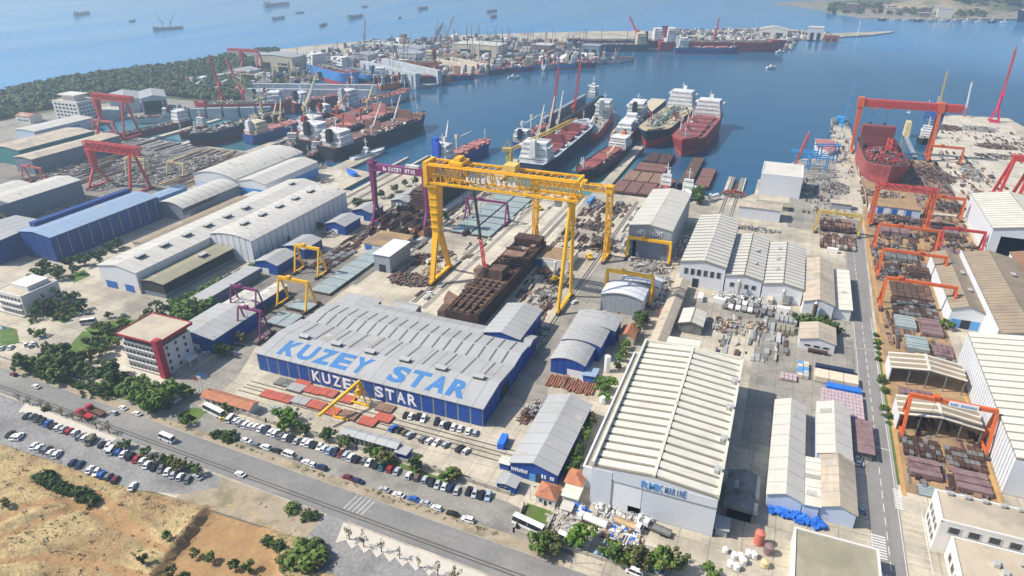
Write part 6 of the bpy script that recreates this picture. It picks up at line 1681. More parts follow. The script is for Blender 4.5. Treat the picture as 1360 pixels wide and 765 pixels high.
# ---- ships out at sea
SEA = [((203, 41), (243, 38), 'dark twin-crane freighter anchored off the wooded headland', 18, 1), ((362, 27), (378, 24), 'hazy freighter under the left sky edge', 14, 0), ((351, 10), (384, 6), 'long pale ship on the hazy horizon', 14, 0), ((425, 36), (434, 33), 'short dark ship off the peninsula', 12, 0),
       ((463, 26), (482, 22), 'low dark barge carrier out at sea', 14, 0), ((392, 18), (404, 17), 'tiny ship far out beyond the barge carrier', 12, 0), ((556, 14), (568, 11), 'dark freighter in the middle of the sea', 16, 0), ((646, 17), (660, 15), 'anchored ship with a superstructure, upper of a pair', 18, 0),
       ((652, 25), (659, 22), 'anchored rig-like ship, lower of a pair', 18, 0), ((529, 25), (533, 24), 'very small vessel in the middle of the sea', 10, 0), ((100, 22), (119, 18), 'faint vessel near the left picture corner', 14, 0), ((172, 30), (180, 28), 'small faint vessel beside the twin-crane freighter', 10, 0), ((480, 10), (489, 9), 'far faint ship on the upper sea', 12, 0)]
for a, b, lab, B, cr in SEA:
    pa, pb = site(*a, WATER_Z), site(*b, WATER_Z)
    k = math.dist(pa, pb) / 110
    ship(lab, pb, pa, 15 * k, 6 * k, 'hull_grey', 'hull_grey', 'hull_grey', 'bulk', 1, 3, 'hatch_maroon', tiers_h=8 * k, funnel='hull_grey', mast=False, house_mat='hull_light_grey', cranes=((.35, 0, 14, 22, R(200), R(55), 'hull_grey'), (.62, 0, 14, 22, R(40), R(55), 'hull_grey')) if cr else (), group='ships out at sea')
for i, (u, v, lab) in enumerate(((1036, 70, 'small white motorboat crossing the harbour'), (682, 104, 'tiny white launch in mid harbour'), (1024, 91, 'white launch trailing foam'), (1021, 57, 'tiny boat near the breakwater'))):
    x, y = site(u, v, WATER_Z)
    ship(lab, (x + 6, y + 5), (x - 6, y - 5), 5, 2, 'ship_white', 'hull_navy', 'ship_white', 'offshore', .3, house_at='mid', tiers_h=4, funnel=None, name='motorboat', cat='boat', forecastle=False, mast=False, wings=False)
# ================================================================== VEHICLES
_VM = {}
def car_meshes(kind):
    if kind in _VM:
        return _VM[kind]
    L, W, hb, hr, r0, r1, g0, g1 = dict(sedan=(4.4, 1.76, .88, 1.42, -1.15, .45, -1.75, 1.15), hatch=(4.0, 1.72, .9, 1.47, -1.55, .35, -1.95, 1.0), suv=(4.6, 1.86, 1.05, 1.72, -1.8, .5, -2.2, 1.1),
                                   van=(5.2, 1.95, 1.15, 2.15, -2.45, 1.3, -2.55, 2.0), minibus=(7.0, 2.2, 1.3, 2.75, -3.3, 2.9, -3.45, 3.3), bus=(11.0, 2.5, 1.35, 3.2, -5.3, 5.2, -5.45, 5.4))[kind]
    h = L / 2; w = W / 2
    b = MB()
    b.hexa([(-w, -h + .1, .3), (w, -h + .1, .3), (w, h - .1, .3), (-w, h - .1, .3), (-w, -h, .62), (w, -h, .62), (w, h, .62), (-w, h, .62)])
    b.hexa([(-w, -h, .62), (w, -h, .62), (w, h, .62), (-w, h, .62), (-w * .94, -h + .12, hb), (w * .94, -h + .12, hb), (w * .94, h - .3, hb * .94), (-w * .94, h - .3, hb * .94)])
    b.hexa([(-w * .8, r0, hr - .07), (w * .8, r0, hr - .07), (w * .8, r1, hr - .07), (-w * .8, r1, hr - .07), (-w * .76, r0 + .05, hr), (w * .76, r0 + .05, hr), (w * .76, r1 - .08, hr), (-w * .76, r1 - .08, hr)])
    for s in (-1, 1):
        for y in (r0 + .02, (r0 + r1) / 2, r1 - .02):
            yy = g0 if y < (r0 + r1) / 2 - .1 else g1 if y > (r0 + r1) / 2 + .1 else y
            b.bar((s * w * .93, yy, hb), (s * w * .79, y, hr - .05), .09)
    c = MB(); c.hexa([(-w * .92, g0, hb - .06), (w * .92, g0, hb - .06), (w * .92, g1, hb - .06), (-w * .92, g1, hb - .06), (-w * .78, r0 + .03, hr - .06), (w * .78, r0 + .03, hr - .06), (w * .78, r1 - .03, hr - .06), (-w * .78, r1 - .03, hr - .06)])
    rw = .33 if L < 5.5 else .46
    wm = MB().tube((-.11, 0, 0), (.11, 0, 0), rw, rw, 10).mesh('wheel'); wm.materials.append(MATS['tyre'])
    cm = c.mesh('windows'); cm.materials.append(MATS['car_glass'])
    _VM[kind] = (b, cm, wm, [(s * (w - .08), y, rw) for s in (-1, 1) for y in (-h * .62, h * .62)], {})
    return _VM[kind]
def car(label, x, y, heading, color, kind='hatch', group=None, cat=None, z=.03):
    b, cm, wm, wp, cache = car_meshes(kind)
    if color not in cache:
        cache[color] = b.mesh('car_body'); cache[color].materials.append(MATS['paint_' + color])
    nm = {'bus': 'bus', 'minibus': 'minibus', 'van': 'van'}.get(kind, 'car')
    t = thing(nm, label, cat or nm, (x, y, z), heading, group)
    t.scale = (.93, .95, .95) if nm == 'car' else (1, 1, 1)
    obj('body', cache[color], None, t); obj('window_glass', cm, None, t)
    for p in wp:
        obj('wheel', wm, None, t, p)
    return t
CN = dict(white='white', silver='silver', grey='grey', black='black', navy='dark blue', blue='blue', red='red', maroon='maroon', brown='brown', teal='teal', yellow='yellow', olive='olive', light_blue='pale blue')
def row(cars, where, heading, group, z=.03, jit=.03):
    rr_ = random.Random(len(cars) * 7 + len(where))
    for i, c in enumerate(cars):
        u, v, col = c[:3]
        kind = c[3] if len(c) > 3 else rr_.choice(('hatch', 'hatch', 'sedan', 'sedan', 'suv'))
        x, y = site(u, v, .6)
        car('%s %s, %s along %s' % (CN[col], 'car' if kind in ('hatch', 'sedan', 'suv') else kind, nth(i), where), x, y, heading + rr_.uniform(-jit, jit) + (math.pi if rr_.random() < .2 else 0), col, kind, group, None, z)
def zl(ox, oy, s, pts):
    return [(ox + p[0] / s, oy + p[1] / s) + tuple(p[2:]) for p in pts]
W_, S_, G_, K_, N_, B_ = 'white', 'silver', 'grey', 'black', 'navy', 'blue'
up = zl(280, 540, 6.8, [(125, 98, 'yellow', 'hatch'), (182, 108, W_, 'van'), (228, 122, W_), (262, 145, S_), (315, 163, W_), (355, 173, W_), (402, 180, W_), (450, 195, W_), (500, 210, N_), (540, 228, W_), (585, 240, W_), (632, 262, G_), (680, 275, W_), (732, 290, K_), (775, 305, S_), (845, 315, W_), (885, 330, W_), (932, 345, K_), (982, 362, W_), (1022, 377, W_), (1070, 395, 'light_blue'), (1125, 412, N_), (1170, 428, 'maroon'), (1220, 437, S_), (1264, 458, W_), (1315, 475, K_)])
up += zl(480, 560, 6.8, [(25, 350, G_), (66, 368, W_), (130, 385, K_), (185, 405, 'teal'), (262, 422, 'red', 'suv'), (320, 445, S_), (425, 485, W_), (500, 503, 'brown'), (572, 520, S_), (632, 545, K_), (685, 570, S_), (750, 580, W_), (802, 595, N_), (860, 620, S_), (970, 625, K_, 'suv'), (1022, 645, S_), (1085, 660, K_, 'suv'), (1145, 672, 'light_blue')])
row(up, 'the upper row of the main car park', R(9), 'cars parked in the main car park')
lo_ = zl(280, 540, 6.8, [(112, 238, K_), (220, 280, K_), (320, 305, W_), (405, 345, G_), (497, 367, W_, 'suv'), (600, 400, K_), (700, 432, W_, 'van'), (790, 468, G_), (862, 500, W_), (908, 520, W_), (1000, 550, N_), (1240, 638, 'maroon', 'sedan'), (1332, 672, N_)]) + [(510.8, 650, S_, 'sedan'), (529.5, 657, W_, 'sedan'), (549.5, 662.5, B_, 'sedan'), (565.5, 668, S_, 'sedan'), (580, 674.5, W_), (601, 682, K_, 'sedan'), (621.5, 690, W_)]
row(lo_, 'the kerbside line of the main car park', R(88), 'cars parked along the verge')
lf = zl(0, 530, 6.8, [(240, 150, K_), (290, 155, G_), (335, 177, K_), (380, 200, K_), (430, 215, B_), (475, 240, K_), (520, 257, W_), (568, 273, S_), (620, 288, 'red'), (675, 302, W_), (718, 340, G_), (762, 350, W_), (820, 378, 'olive', 'van'), (920, 408, K_), (975, 427, W_), (1012, 462, W_, 'van'), (1070, 475, B_), (1115, 492, W_), (1175, 515, K_, 'suv'), (1230, 540, 'red'), (1285, 558, W_), (1325, 592, W_)]) + zl(0, 570, 3.924, [(803, 198, K_), (838, 205, G_), (872, 220, W_), (902, 235, S_), (938, 247, W_), (978, 260, G_)])
row(lf, 'the upper row of the gravel car park', R(24), 'cars parked in the gravel car park')
lg = zl(0, 530, 6.8, [(90, 315, K_), (125, 340, W_), (175, 338, W_), (305, 422, W_), (355, 443, W_), (418, 455, G_), (455, 483, W_), (515, 498, W_), (655, 572, N_), (720, 590, N_), (812, 635, W_), (870, 660, W_), (918, 680, B_), (975, 697, G_), (1040, 725, 'maroon')]) + zl(0, 570, 3.924, [(690, 297, W_)])
row(lg, 'the field-side row of the gravel car park', R(24), 'cars parked in the gravel car park')
row([(262.5, 633, S_, 'sedan'), (268, 631, W_)][:1], 'the end of the gravel car park under the trees', R(80), 'cars parked in the gravel car park')
kf = [(538.7, 551, K_), (545.5, 552.5, W_), (555.5, 553, K_), (562.5, 556, W_), (580, 560, K_), (587.5, 563, W_), (595, 565, K_), (602, 567, W_), (611, 569, W_), (622, 572.5, W_), (631, 574.5, S_)]
row(kf, 'the line under the blue hall wall', R(10), 'cars parked in front of the blue hall')
kg = zl(480, 560, 6.8, [(290, 60, B_, 'suv'), (345, 75, K_), (390, 95, 'brown'), (438, 120, S_), (560, 155, G_), (612, 172, W_), (678, 188, W_), (760, 205, S_), (890, 242, K_, 'suv'), (945, 262, W_)])
row(kg, 'the yard side of the crane rails', R(-12), 'cars parked in front of the blue hall')
ROADV = [(18, 497, 'maroon', 'hatch', 85, 'dark red car on the road left of the grove'), (48, 513, W_, 'sedan', 85, 'white saloon driving along the road'), (151, 548, S_, 'hatch', 85, 'silver hatchback ahead of the white cars on the road'), (163.5, 541.5, W_, 'sedan', 80, 'white car pulled up at the grove verge'),
         (182, 549, W_, 'sedan', 85, 'white saloon nearest the gate on the road'), (222, 583, W_, 'minibus', 85, 'white minibus alone on the road'), (319, 629.5, W_, 'sedan', 82, 'white saloon beside the dark kerb'), (285, 548, W_, 'bus', 80, 'white bus parked at the start of the main car park'), (202, 543.5, K_, 'suv', 85, 'black car in the shade by the gate'),
         (702, 699, W_, 'bus', 80, 'white coach parked beside the grass patch'), (753, 717.5, W_, 'minibus', 80, 'white minibus under the roadside trees'), (798, 736, 'light_blue', 'sedan', 82, 'pale blue saloon under the roadside trees'), (874, 758, 'light_blue', 'sedan', 82, 'silver-blue saloon at the lower picture edge'), (843, 760, W_, 'van', 82, 'white van cut by the lower picture edge'),
         (118, 428.5, W_, 'minibus', -50, 'white van on the forecourt by the lawn'), (118, 416, G_, 'sedan', -50, 'grey car parked beside the conifers'), (164, 418, G_, 'sedan', 70, 'dark car behind the red office'), (14, 461, W_, 'sedan', 30, 'white car on the forecourt beside the flag lawn'), (3, 462, S_, 'sedan', 30, 'silver car at the left picture edge'),
         (34, 457, W_, 'hatch', 60, 'white car among three by the flag lawn'), (40, 459, S_, 'hatch', 60, 'silver car among three by the flag lawn'), (44, 456, W_, 'sedan', 60, 'second white car by the flag lawn'), (299, 458, W_, 'sedan', 70, 'white car by the dotted kerb near the blue shed'), (312, 469, W_, 'hatch', 70, 'white hatchback under the tree near the blue shed'),
         (262, 461, S_, 'hatch', -20, 'silver car behind the red office, first of three'), (267, 465, 'light_blue', 'hatch', -20, 'pale blue car behind the red office, second of three'), (273, 469, W_, 'hatch', -20, 'white car behind the red office, third of three'), (66, 502, K_, 'hatch', 20, 'car glimpsed under the grove')]
for u, v, col, kind, hd, lab in ROADV:
    x, y = site(u, v, .6)
    car(lab, x, y, R(hd), col, kind)
for u, v, col, hd, lab in ((1137, 608, W_, 88, 'upper of two white cars beside the yard road'), (1139, 615, W_, 88, 'lower of two white cars beside the yard road'), (1143, 678, 'light_blue', 85, 'pale blue car in the shade of the white sheds'), (763, 401, W_, -20, 'small white vehicle at the foot of the great gantry leg'), (571, 389, W_, 70, 'white car on the slip by the gantry rail'), (836, 345, W_, 20, 'white car before the grey lettered hall'),
                           (819, 413, 'red', 80, 'orange-red car before the arch-roofed shed'), (728, 275, W_, 10, 'white pickup on the slip behind the great gantry'), (640, 338, W_, -10, 'white vehicle beside the slip trench'), (1025, 408, W_, 85, 'white car among the cabins')):
    x, y = site(u, v, .6)
    car(lab, x, y, R(hd), col, 'sedan', cat='car')
def truck(label, u, v, hd, cab, load, L=9):
    x, y = site(u, v, .8)
    t = thing('truck', label, 'truck', (x, y, .02), R(hd))
    obj('chassis', MB().box(-1.1, 1.1, -L / 2, L / 2, .7, 1.05), 'rust_dark', t)
    c = obj('cab', MB().hexa([(-1.2, L / 2 - 2, 1), (1.2, L / 2 - 2, 1), (1.2, L / 2, 1), (-1.2, L / 2, 1), (-1.15, L / 2 - 1.9, 2.9), (1.15, L / 2 - 1.9, 2.9), (1.15, L / 2 - .4, 2.9), (-1.15, L / 2 - .4, 2.9)]), cab, t)
    obj('windscreen', MB().hexa([(-1.05, L / 2 - .12, 1.9), (1.05, L / 2 - .12, 1.9), (1.05, L / 2 - .02, 1.9), (-1.05, L / 2 - .02, 1.9), (-1, L / 2 - .36, 2.7), (1, L / 2 - .36, 2.7), (1, L / 2 - .28, 2.7), (-1, L / 2 - .28, 2.7)]), 'car_glass', c)
    if load == 'tank':
        obj('tank', MB().tube((0, -L / 2, 2.1), (0, L / 2 - 2.4, 2.1), 1.15, 1.15, 12), 'tank_white', t)
    else:
        obj('bed', MB().box(-1.2, 1.2, -L / 2, L / 2 - 2.3, 1.05, 1.3).box(-1.2, -1.1, -L / 2, L / 2 - 2.3, 1.3, 1.9).box(1.1, 1.2, -L / 2, L / 2 - 2.3, 1.3, 1.9), load, t)
    for s in (-1, 1):
        for yy in (-L * .36, -L * .22, L * .34):
            obj('wheel', MB().tube((s * 1.0 - .15, yy, .5), (s * 1.0 + .15, yy, .5), .5, .5, 10), 'tyre', t)
truck('red tipper truck on the road by the grove', 127, 547, 85, 'paint_red', 'rust')
truck('red lorry partly behind the saplings at the kerb', 113, 552, 85, 'paint_red', 'paint_red', 7)
truck('white tank lorry in front of the ribbed white hall', 786, 694, 82, 'paint_white', 'tank', 10)
truck('white flatbed lorry in front of the ribbed white hall door', 834, 698, 262, 'paint_white', 'timber', 9)
truck('white lorry with a grey bed at the wall of the ribbed hall', 872, 703, 80, 'paint_white', 'steel_grey', 9)
truck('white lorry parked by the brown slip shed', 575, 347, -20, 'paint_white', 'tank', 9)
def digger(label, u, v, hd):
    x, y = site(u, v, .8)
    t = thing('loader', label, 'loader', (x, y, 0), R(hd))
    obj('body', MB().box(-1.2, 1.2, -2.4, 2.0, .7, 1.8).box(-1.1, 1.1, -.8, 1.0, 1.8, 3.2), 'machine_yellow', t)
    obj('bucket', MB().box(-1.5, 1.5, 3.0, 4.0, .3, 1.4).bar((-.8, 1.5, 1.6), (-.8, 3.3, .9), .25).bar((.8, 1.5, 1.6), (.8, 3.3, .9), .25), 'machine_yellow', t)
    for s in (-1, 1):
        for yy in (-1.5, 1.4):
            obj('wheel', MB().tube((s * 1.1 - .25, yy, .75), (s * 1.1 + .25, yy, .75), .75, .75, 12), 'tyre', t)
digger('yellow loader under the smaller yellow gantry', 783, 342, 30)
digger('yellow machine in the shade beside the rusty hull', 736, 372, -30)
digger('orange-yellow loader on the slip behind the great gantry', 716, 277, 60)

# ================================================================== STEEL, BLOCKS, STACKS
def slab_set(label, x0, x1, y0, y1, nx, ny, h, mat, name='plate_stack', cat='steel', piece='panel', gap=.06, lift=.5, group=None, rot=0, jit=.0, alts=None):
    t = thing(name, label, cat, ((x0 + x1) / 2, (y0 + y1) / 2, 0), rot, group)
    w, l = (x1 - x0), (y1 - y0)
    pw, pl = w / nx, l / ny
    me = {}
    for k in ([mat] + list(alts or [])):
        m = MB().box(-pw * (.5 - gap), pw * (.5 - gap), -pl * (.5 - gap), pl * (.5 - gap), 0, h).mesh(piece); m.materials.append(MATS[k]); me[k] = m
    keys = list(me)
    for i in range(nx):
        for j in range(ny):
            obj(piece, me[RND.choice(keys)], None, t, (-w / 2 + (i + .5) * pw + RND.uniform(-jit, jit), -l / 2 + (j + .5) * pl + RND.uniform(-jit, jit), lift + RND.uniform(0, jit)))
    b = MB()
    for k in range(ny + 1):
        y = -l / 2 + k * pl; b.box(-w * .47, w * .47, max(-l / 2, y - .15), min(l / 2, y + .15), 0, lift)
    obj('trestle', b, 'rust_dark', t)
    return t
def heap(label, x, y, rx, ry, h, mats, n, cat='scrap', name='scrap_heap', size=1.0, flat=.5, rot=0):
    rr_ = random.Random(int(abs(x * 13 + y * 7)))
    m = MB()
    c, s = math.cos(rot), math.sin(rot)
    for k in range(int(n * 1.7)):
        a, r = rr_.uniform(0, 6.28), math.sqrt(rr_.random())
        dx, dy = r * math.cos(a) * rx, r * math.sin(a) * ry
        q = rr_.random()
        if q < .55:         # lengths of section and tube
            sx, sy, sz = rr_.uniform(2, 6.5) * size, rr_.uniform(.2, .6) * size, rr_.uniform(.2, .6) * size
        elif q < .8:        # plates
            sx, sy, sz = rr_.uniform(1.2, 3.6) * size, rr_.uniform(.8, 2.4) * size, rr_.uniform(.08, .3) * size
        else:
            sx, sy, sz = rr_.uniform(.5, 1.8) * size, rr_.uniform(.5, 1.5) * size, rr_.uniform(.4, 1.2) * size
        z = h * (1 - r * .8) * rr_.random() ** 1.5 + sz / 2
        m.rbox((dx * c - dy * s, dx * s + dy * c, z), (sx, sy, sz), rr_.choice((0, 1.57, 1.57)) + rr_.gauss(0, .16), rr_.uniform(-.2, .2) * flat, rr_.randrange(len(mats)))
    o = obj(name, m, mats, None, (x, y, 0))
    return tag(o, label, cat, None, 'stuff')
def H(label, u, v, rx, ry, h, mats, n, **k):
    x, y = site(u, v)
    return heap(label, x, y, rx, ry, h, mats, n, **k)
ST = ('rust', 'rust_dark', 'rust_light', 'steel_grey')
MX = ('steel_pale', 'steel_grey', 'rust', 'tarp_grey', 'stone_block')
WS = ('steel_pale', 'tank_white', 'steel_grey', 'tarp_grey')

# ---- the rusty hull section on the slip
t = thing('hull_section', 'long rusty ship hull section under construction on the slip', 'hull section', (-124.5, 296, 0)); t.scale = (1.14, 1, 1.1)
obj('side_plate', MB().box(7.2, 7.7, -48, 46, .5, 8), 'rust_dark', t); obj('side_plate', MB().box(-7.7, -7.2, -48, 46, .5, 7), 'rust_dark', t)
obj('bottom_plate', MB().box(-7.2, 7.2, -48, 46, .6, 1.2), 'rust_dark', t)
obj('end_plate', MB().box(-7.2, 7.2, -48, -47.5, .6, 7.4), 'rust_dark', t)
obj('tank_top', MB().box(-7.2, 7.2, -47.4, -10, 4.6, 5.0), 'rust_dark', t)
rr = random.Random(12)
for k in range(25):
    y = -47 + k * 1.55
    obj('web_frame', MB().box(-8.4 - rr.uniform(0, 1.4) * (k > 12), rr.choice((7.4, 7.4, 6, 2.5)), y, y + rr.uniform(.35, .8), 5, 6.6 + rr.uniform(-.4, .7)), rr.choice(('rust', 'rust_dark', 'rust', 'rust_light')), t)
for k in range(5):
    obj('girder_plate', MB().box(-6.4 + k * 3, -5.9 + k * 3, -47, -8.5, 5, 7.3), 'rust', t)
obj('box_tank', MB().box(-3.2, 3.2, -8, 0, 5, 11), 'rust', t)
obj('curved_plate', MB().hexa([(-9.6, -9, 4.6), (-5, -11, 4.6), (-4, -3, 4.6), (-10, -2, 4.6), (-10.4, -9, 10), (-8, -11, 8), (-7, -3, 10), (-10.4, -2, 10)]), 'rust_light', t)
obj('curved_plate', MB().hexa([(-13, -37, .2), (-8, -39, .2), (-8, -29, .2), (-14, -28, .2), (-13.4, -36, 6), (-8, -38, 5), (-8, -30, 5), (-14.2, -29, 7)]), 'rust_light', t)
obj('curved_plate', MB().hexa([(-12, -46, .2), (-8, -47, .2), (-8, -40, .2), (-12.5, -39, .2), (-12, -46, 4.6), (-8, -47, 6), (-8, -40, 6), (-12.5, -39, 5)]), 'rust', t)
for k in range(12):
    y = 2 + k * 3.6
    obj('web_frame', MB().box(-7.1, -5.2, y, y + .5, 1.2, 7.2).box(5.2, 7.1, y, y + .5, 1.2, 8), 'rust', t)
obj('hatch_plate', MB().box(-5.4, 4.2, 17, 24, 8.2, 9.0), 'rust_light', t)
obj('bulkhead', MB().box(-7.1, 7.1, 14, 14.5, 1.2, 8.4), 'rust_dark', t); obj('bulkhead', MB().box(-7.1, 7.1, 27, 27.5, 1.2, 9), 'rust_dark', t)
obj('stern_block', MB().box(-6.8, 6.8, 38, 46, 6, 10.5), 'rust_dark', t)
m = MB(); rr = random.Random(2)
for k in range(60):
    m.rbox((rr.uniform(-6, 6), rr.uniform(1, 44), rr.uniform(2, 8.5)), (rr.uniform(.6, 3), rr.uniform(.6, 3), rr.uniform(.3, 1.2)), rr.uniform(0, 3), rr.uniform(-.3, .3), rr.randrange(3))
obj('loose_steel', m, ('rust', 'rust_dark', 'rust_light'), t)["kind"] = "stuff"
slab_set('row of pale grey-green deck panels on the left of the slip road', -213, -200.5, 252, 309, 1, 7, .35, 'steel_green', gap=.03, lift=1.1)
slab_set('pale panels under the lower yellow portal', -213, -199, 232, 241, 1, 1, .35, 'steel_green', lift=1.2)
slab_set('pair of pale panels beside the lettered hall corner', -212, -199, 216, 229, 2, 1, .35, 'steel_green', gap=.04, lift=1.0)
slab_set('two long rows of grey deck panels under the purple portal', -183, -155, 352, 428, 2, 7, .35, 'steel_green', gap=.05, lift=1.0)
slab_set('flat grey panel stacked before the tall grey shed', -186, -180, 289, 308, 1, 3, .4, 'steel_grey', lift=1.0)
slab_set('dark steel frame sections under the upper yellow portal', -216, -203, 312, 336, 3, 6, .8, 'rust_dark', gap=.12, lift=.4, jit=.3)
slab_set('dark flat steel sections beside the upper yellow portal', -233, -219, 276, 306, 3, 7, .5, 'steel_grey', gap=.12, lift=.3, jit=.3, alts=('rust_dark',))
for i, (u, v, mt, lab) in enumerate(((377, 509, 'steel_grey', 'grey plate in the back row before the lettered hall'), (394, 516, 'steel_pale', 'pale plate beside the grey one before the lettered hall'), (401, 511, 'primer', 'first red plate of the back row before the lettered hall'), (417, 519, 'primer', 'second red plate of the back row before the lettered hall'), (437, 523, 'primer', 'third red plate of the back row before the lettered hall'), (460, 531, 'primer', 'red plate under the yellow inclined crane'),
                                     (359, 525, 'primer', 'red plate at the outer end of the front row'), (379, 530, 'primer', 'second red plate of the front row'), (400, 533, 'steel_pale', 'pale plate in the front row of red plates'), (421, 539, 'primer', 'red plate before the pale one in the front row'), (440, 547, 'primer', 'red plate at the yellow crane foot'), (464, 552, 'rust_light', 'rusty plate right of the yellow crane'), (489, 561, 'primer', 'thin red plate by the rails'), (512, 543, 'rust_light', 'orange-brown plate near the parked cars'), (510, 556, 'primer', 'long red plate near the parked cars'))):
    x, y = site(u, v)
    slab_set(lab, x - 3.6, x + 3.6, y - 2.4, y + 2.4, 2, 1, .4, mt, name='plate_stack', gap=.02, lift=.35, group='plates before the lettered hall', jit=.06)
slab_set('grey grating bay between the trees and the red plates', -167, -153, 162.5, 166.5, 7, 2, .2, 'steel_pale', lift=.2)
# pipes
t = thing('pipe_stack', 'fan of red rusty pipes before the stepped blue workshops', 'pipes', (-63, 222.5, 0))
pm = MB().tube((0, -4.2, .45), (0, 4.2, .45), .42, .42, 8).mesh('pipe'); pm.materials.append(MATS['pipe_rust'])
for i in range(20):
    obj('pipe', pm, None, t, (-9.6 + i * 1.0, RND.uniform(-.8, .8) - i * .02, .05 + .8 * (i in (6, 7))), RND.uniform(-.06, .06))
slab_set('rusty section stock filling the yellow lattice portal, rear rows', 31, 51, 441, 462, 9, 3, 1.8, 'rust', gap=.12, lift=.3, jit=.3, piece='section', alts=('rust_dark', 'rust_light'))
slab_set('rusty section stock under the yellow lattice portal, front rows', 31, 51, 412, 436, 9, 4, 1.3, 'rust_light', gap=.1, lift=.3, jit=.25, piece='section', alts=('rust', 'steel_pale'))
# stockyard beside the yard road
SY = [('grey-green beam bundles at the middle of the stockyard', 66, 76, 303, 315, 1, 5, 1.6, 'steel_green'), ('pinkish plate rack beside the grey-green beams', 77, 85, 302, 313, 4, 4, .8, 'primer_pink'), ('grey beam bundles under the lower orange portal', 63, 73, 322, 334, 1, 5, 1.8, 'steel_green'), ('dark pink plate stack beside the grey beams', 74, 84, 320, 336, 1, 7, 1.3, 'primer_pink'),
      ('mixed steel section rows beneath the orange portal', 64, 84, 338, 356, 8, 5, .8, 'rust_dark'), ('weathered section rows between two orange portals', 65, 84, 358, 376, 6, 6, .9, 'rust'), ('dark curved plates left of the orange portals', 64, 72, 386, 400, 3, 3, 1.5, 'rust_dark'), ('dark plate stack right of the orange portals', 76, 88, 386, 400, 1, 2, 1.6, 'rust_dark'),
      ('bundled tubes standing in dark racks', 66, 82, 406, 420, 6, 2, 2.4, 'steel_grey'), ('big brown plate stacks under the red lattice gantry', 66, 82, 446, 458, 3, 1, 3.0, 'primer_pink'), ('dark brown plate field by the short orange portal', 92, 112, 456, 480, 1, 4, 1.4, 'rust_dark'), ('long brown plate rows beside the open white hall', 96, 112, 412, 436, 2, 8, 1.1, 'primer_pink'),
      ('pinkish plates on the upper canopy bay floor', 60, 72, 258, 270, 5, 5, .6, 'primer_pink'), ('brown plates on the upper canopy bay, hall side', 73, 84, 257, 268, 6, 4, .6, 'rust_light'), ('dark racks below the lower canopy, road side', 58, 70, 225, 236, 7, 4, 1.0, 'rust_dark'), ('dark racks below the lower canopy, hall side', 71.5, 83.5, 224, 235, 7, 4, 1.0, 'rust_dark'),
      ('purple-brown plate pile at the lower stockyard end, road side', 58, 69, 214, 223, 1, 3, 1.6, 'primer_pink'), ('purple-brown plate pile at the lower stockyard end, hall side', 71.5, 83, 211.5, 222, 1, 3, 1.6, 'primer_pink'), ('loose steel lengths at the bottom of the stockyard', 60, 75, 205, 210, 2, 4, .5, 'steel_green'), ('rusty offcuts at the corner of the ribbed hall', 75, 84, 204, 209, 6, 3, .5, 'rust')]
for lab, x0, x1, y0, y1, nx, ny, h, mt in SY:
    slab_set(lab, x0, x1, y0, y1, nx, ny, h, mt, gap=.07, lift=.25, jit=.15, group='steel stock beside the yard road', alts=('steel_grey',) if mt == 'rust_dark' else ())
# goods stacks in the grey yard
slab_set('pink shrink-wrapped pallet rows beside the yard road', 31, 46, 238.6, 255.5, 12, 7, 2.0, 'pink_goods', name='pallet_rows', cat='pallets', piece='pallet', gap=.05, lift=.2)
slab_set('cream crate rows above the pink pallets', 28.5, 45, 262, 269, 3, 1, 2.4, 'cream_goods', name='crates', cat='crates', piece='crate', gap=.02, lift=.2)
slab_set('blue tarpaulined stack between the cream crates and pink pallets', 33, 46, 257, 260.4, 2, 1, 2.0, 'tarp_blue', name='covered_stack', cat='stack', piece='bale', gap=.01, lift=.2)
slab_set('dark blue covered row at the top of the goods stacks', 29, 44, 272, 274.6, 3, 1, 1.6, 'hull_navy', name='covered_stack', cat='stack', piece='bale', gap=.01, lift=.2)
slab_set('pale pink flat stack left of the goods rows', 15.5, 22, 258, 263, 4, 2, 1.0, 'pink_goods', name='pallet_rows', cat='pallets', piece='pallet', lift=.2)
slab_set('blue and grey drum crates beside the goods rows', 22, 26.5, 262, 274, 2, 5, 1.6, 'sky_blue', name='crates', cat='crates', piece='crate', lift=.1, alts=('tarp_grey', 'cream_goods'))
slab_set('upper row of long grey gratings in the open yard', 11, 21, 306, 314, 5, 1, 2.0, 'steel_pale', name='grating_stack', piece='grating', gap=.1, lift=.3)
slab_set('lower row of brown gratings in the open yard', 12, 20, 297, 305, 4, 1, 2.0, 'olive_roof', name='grating_stack', piece='grating', gap=.1, lift=.3)
slab_set('rusty tall rack of steel by the cream-roofed shed', -14, -6, 249, 266, 5, 2, 2.6, 'pipe_rust', name='section_stack', gap=.14, lift=.3, jit=.3, alts=('steel_grey',))
slab_set('white steel frames laid out behind the yard sheds', -14, 10, 312, 323, 8, 2, .8, 'steel_pale', name='section_stack', gap=.12, lift=.3, jit=.4, alts=('steel_grey', 'tank_white'))
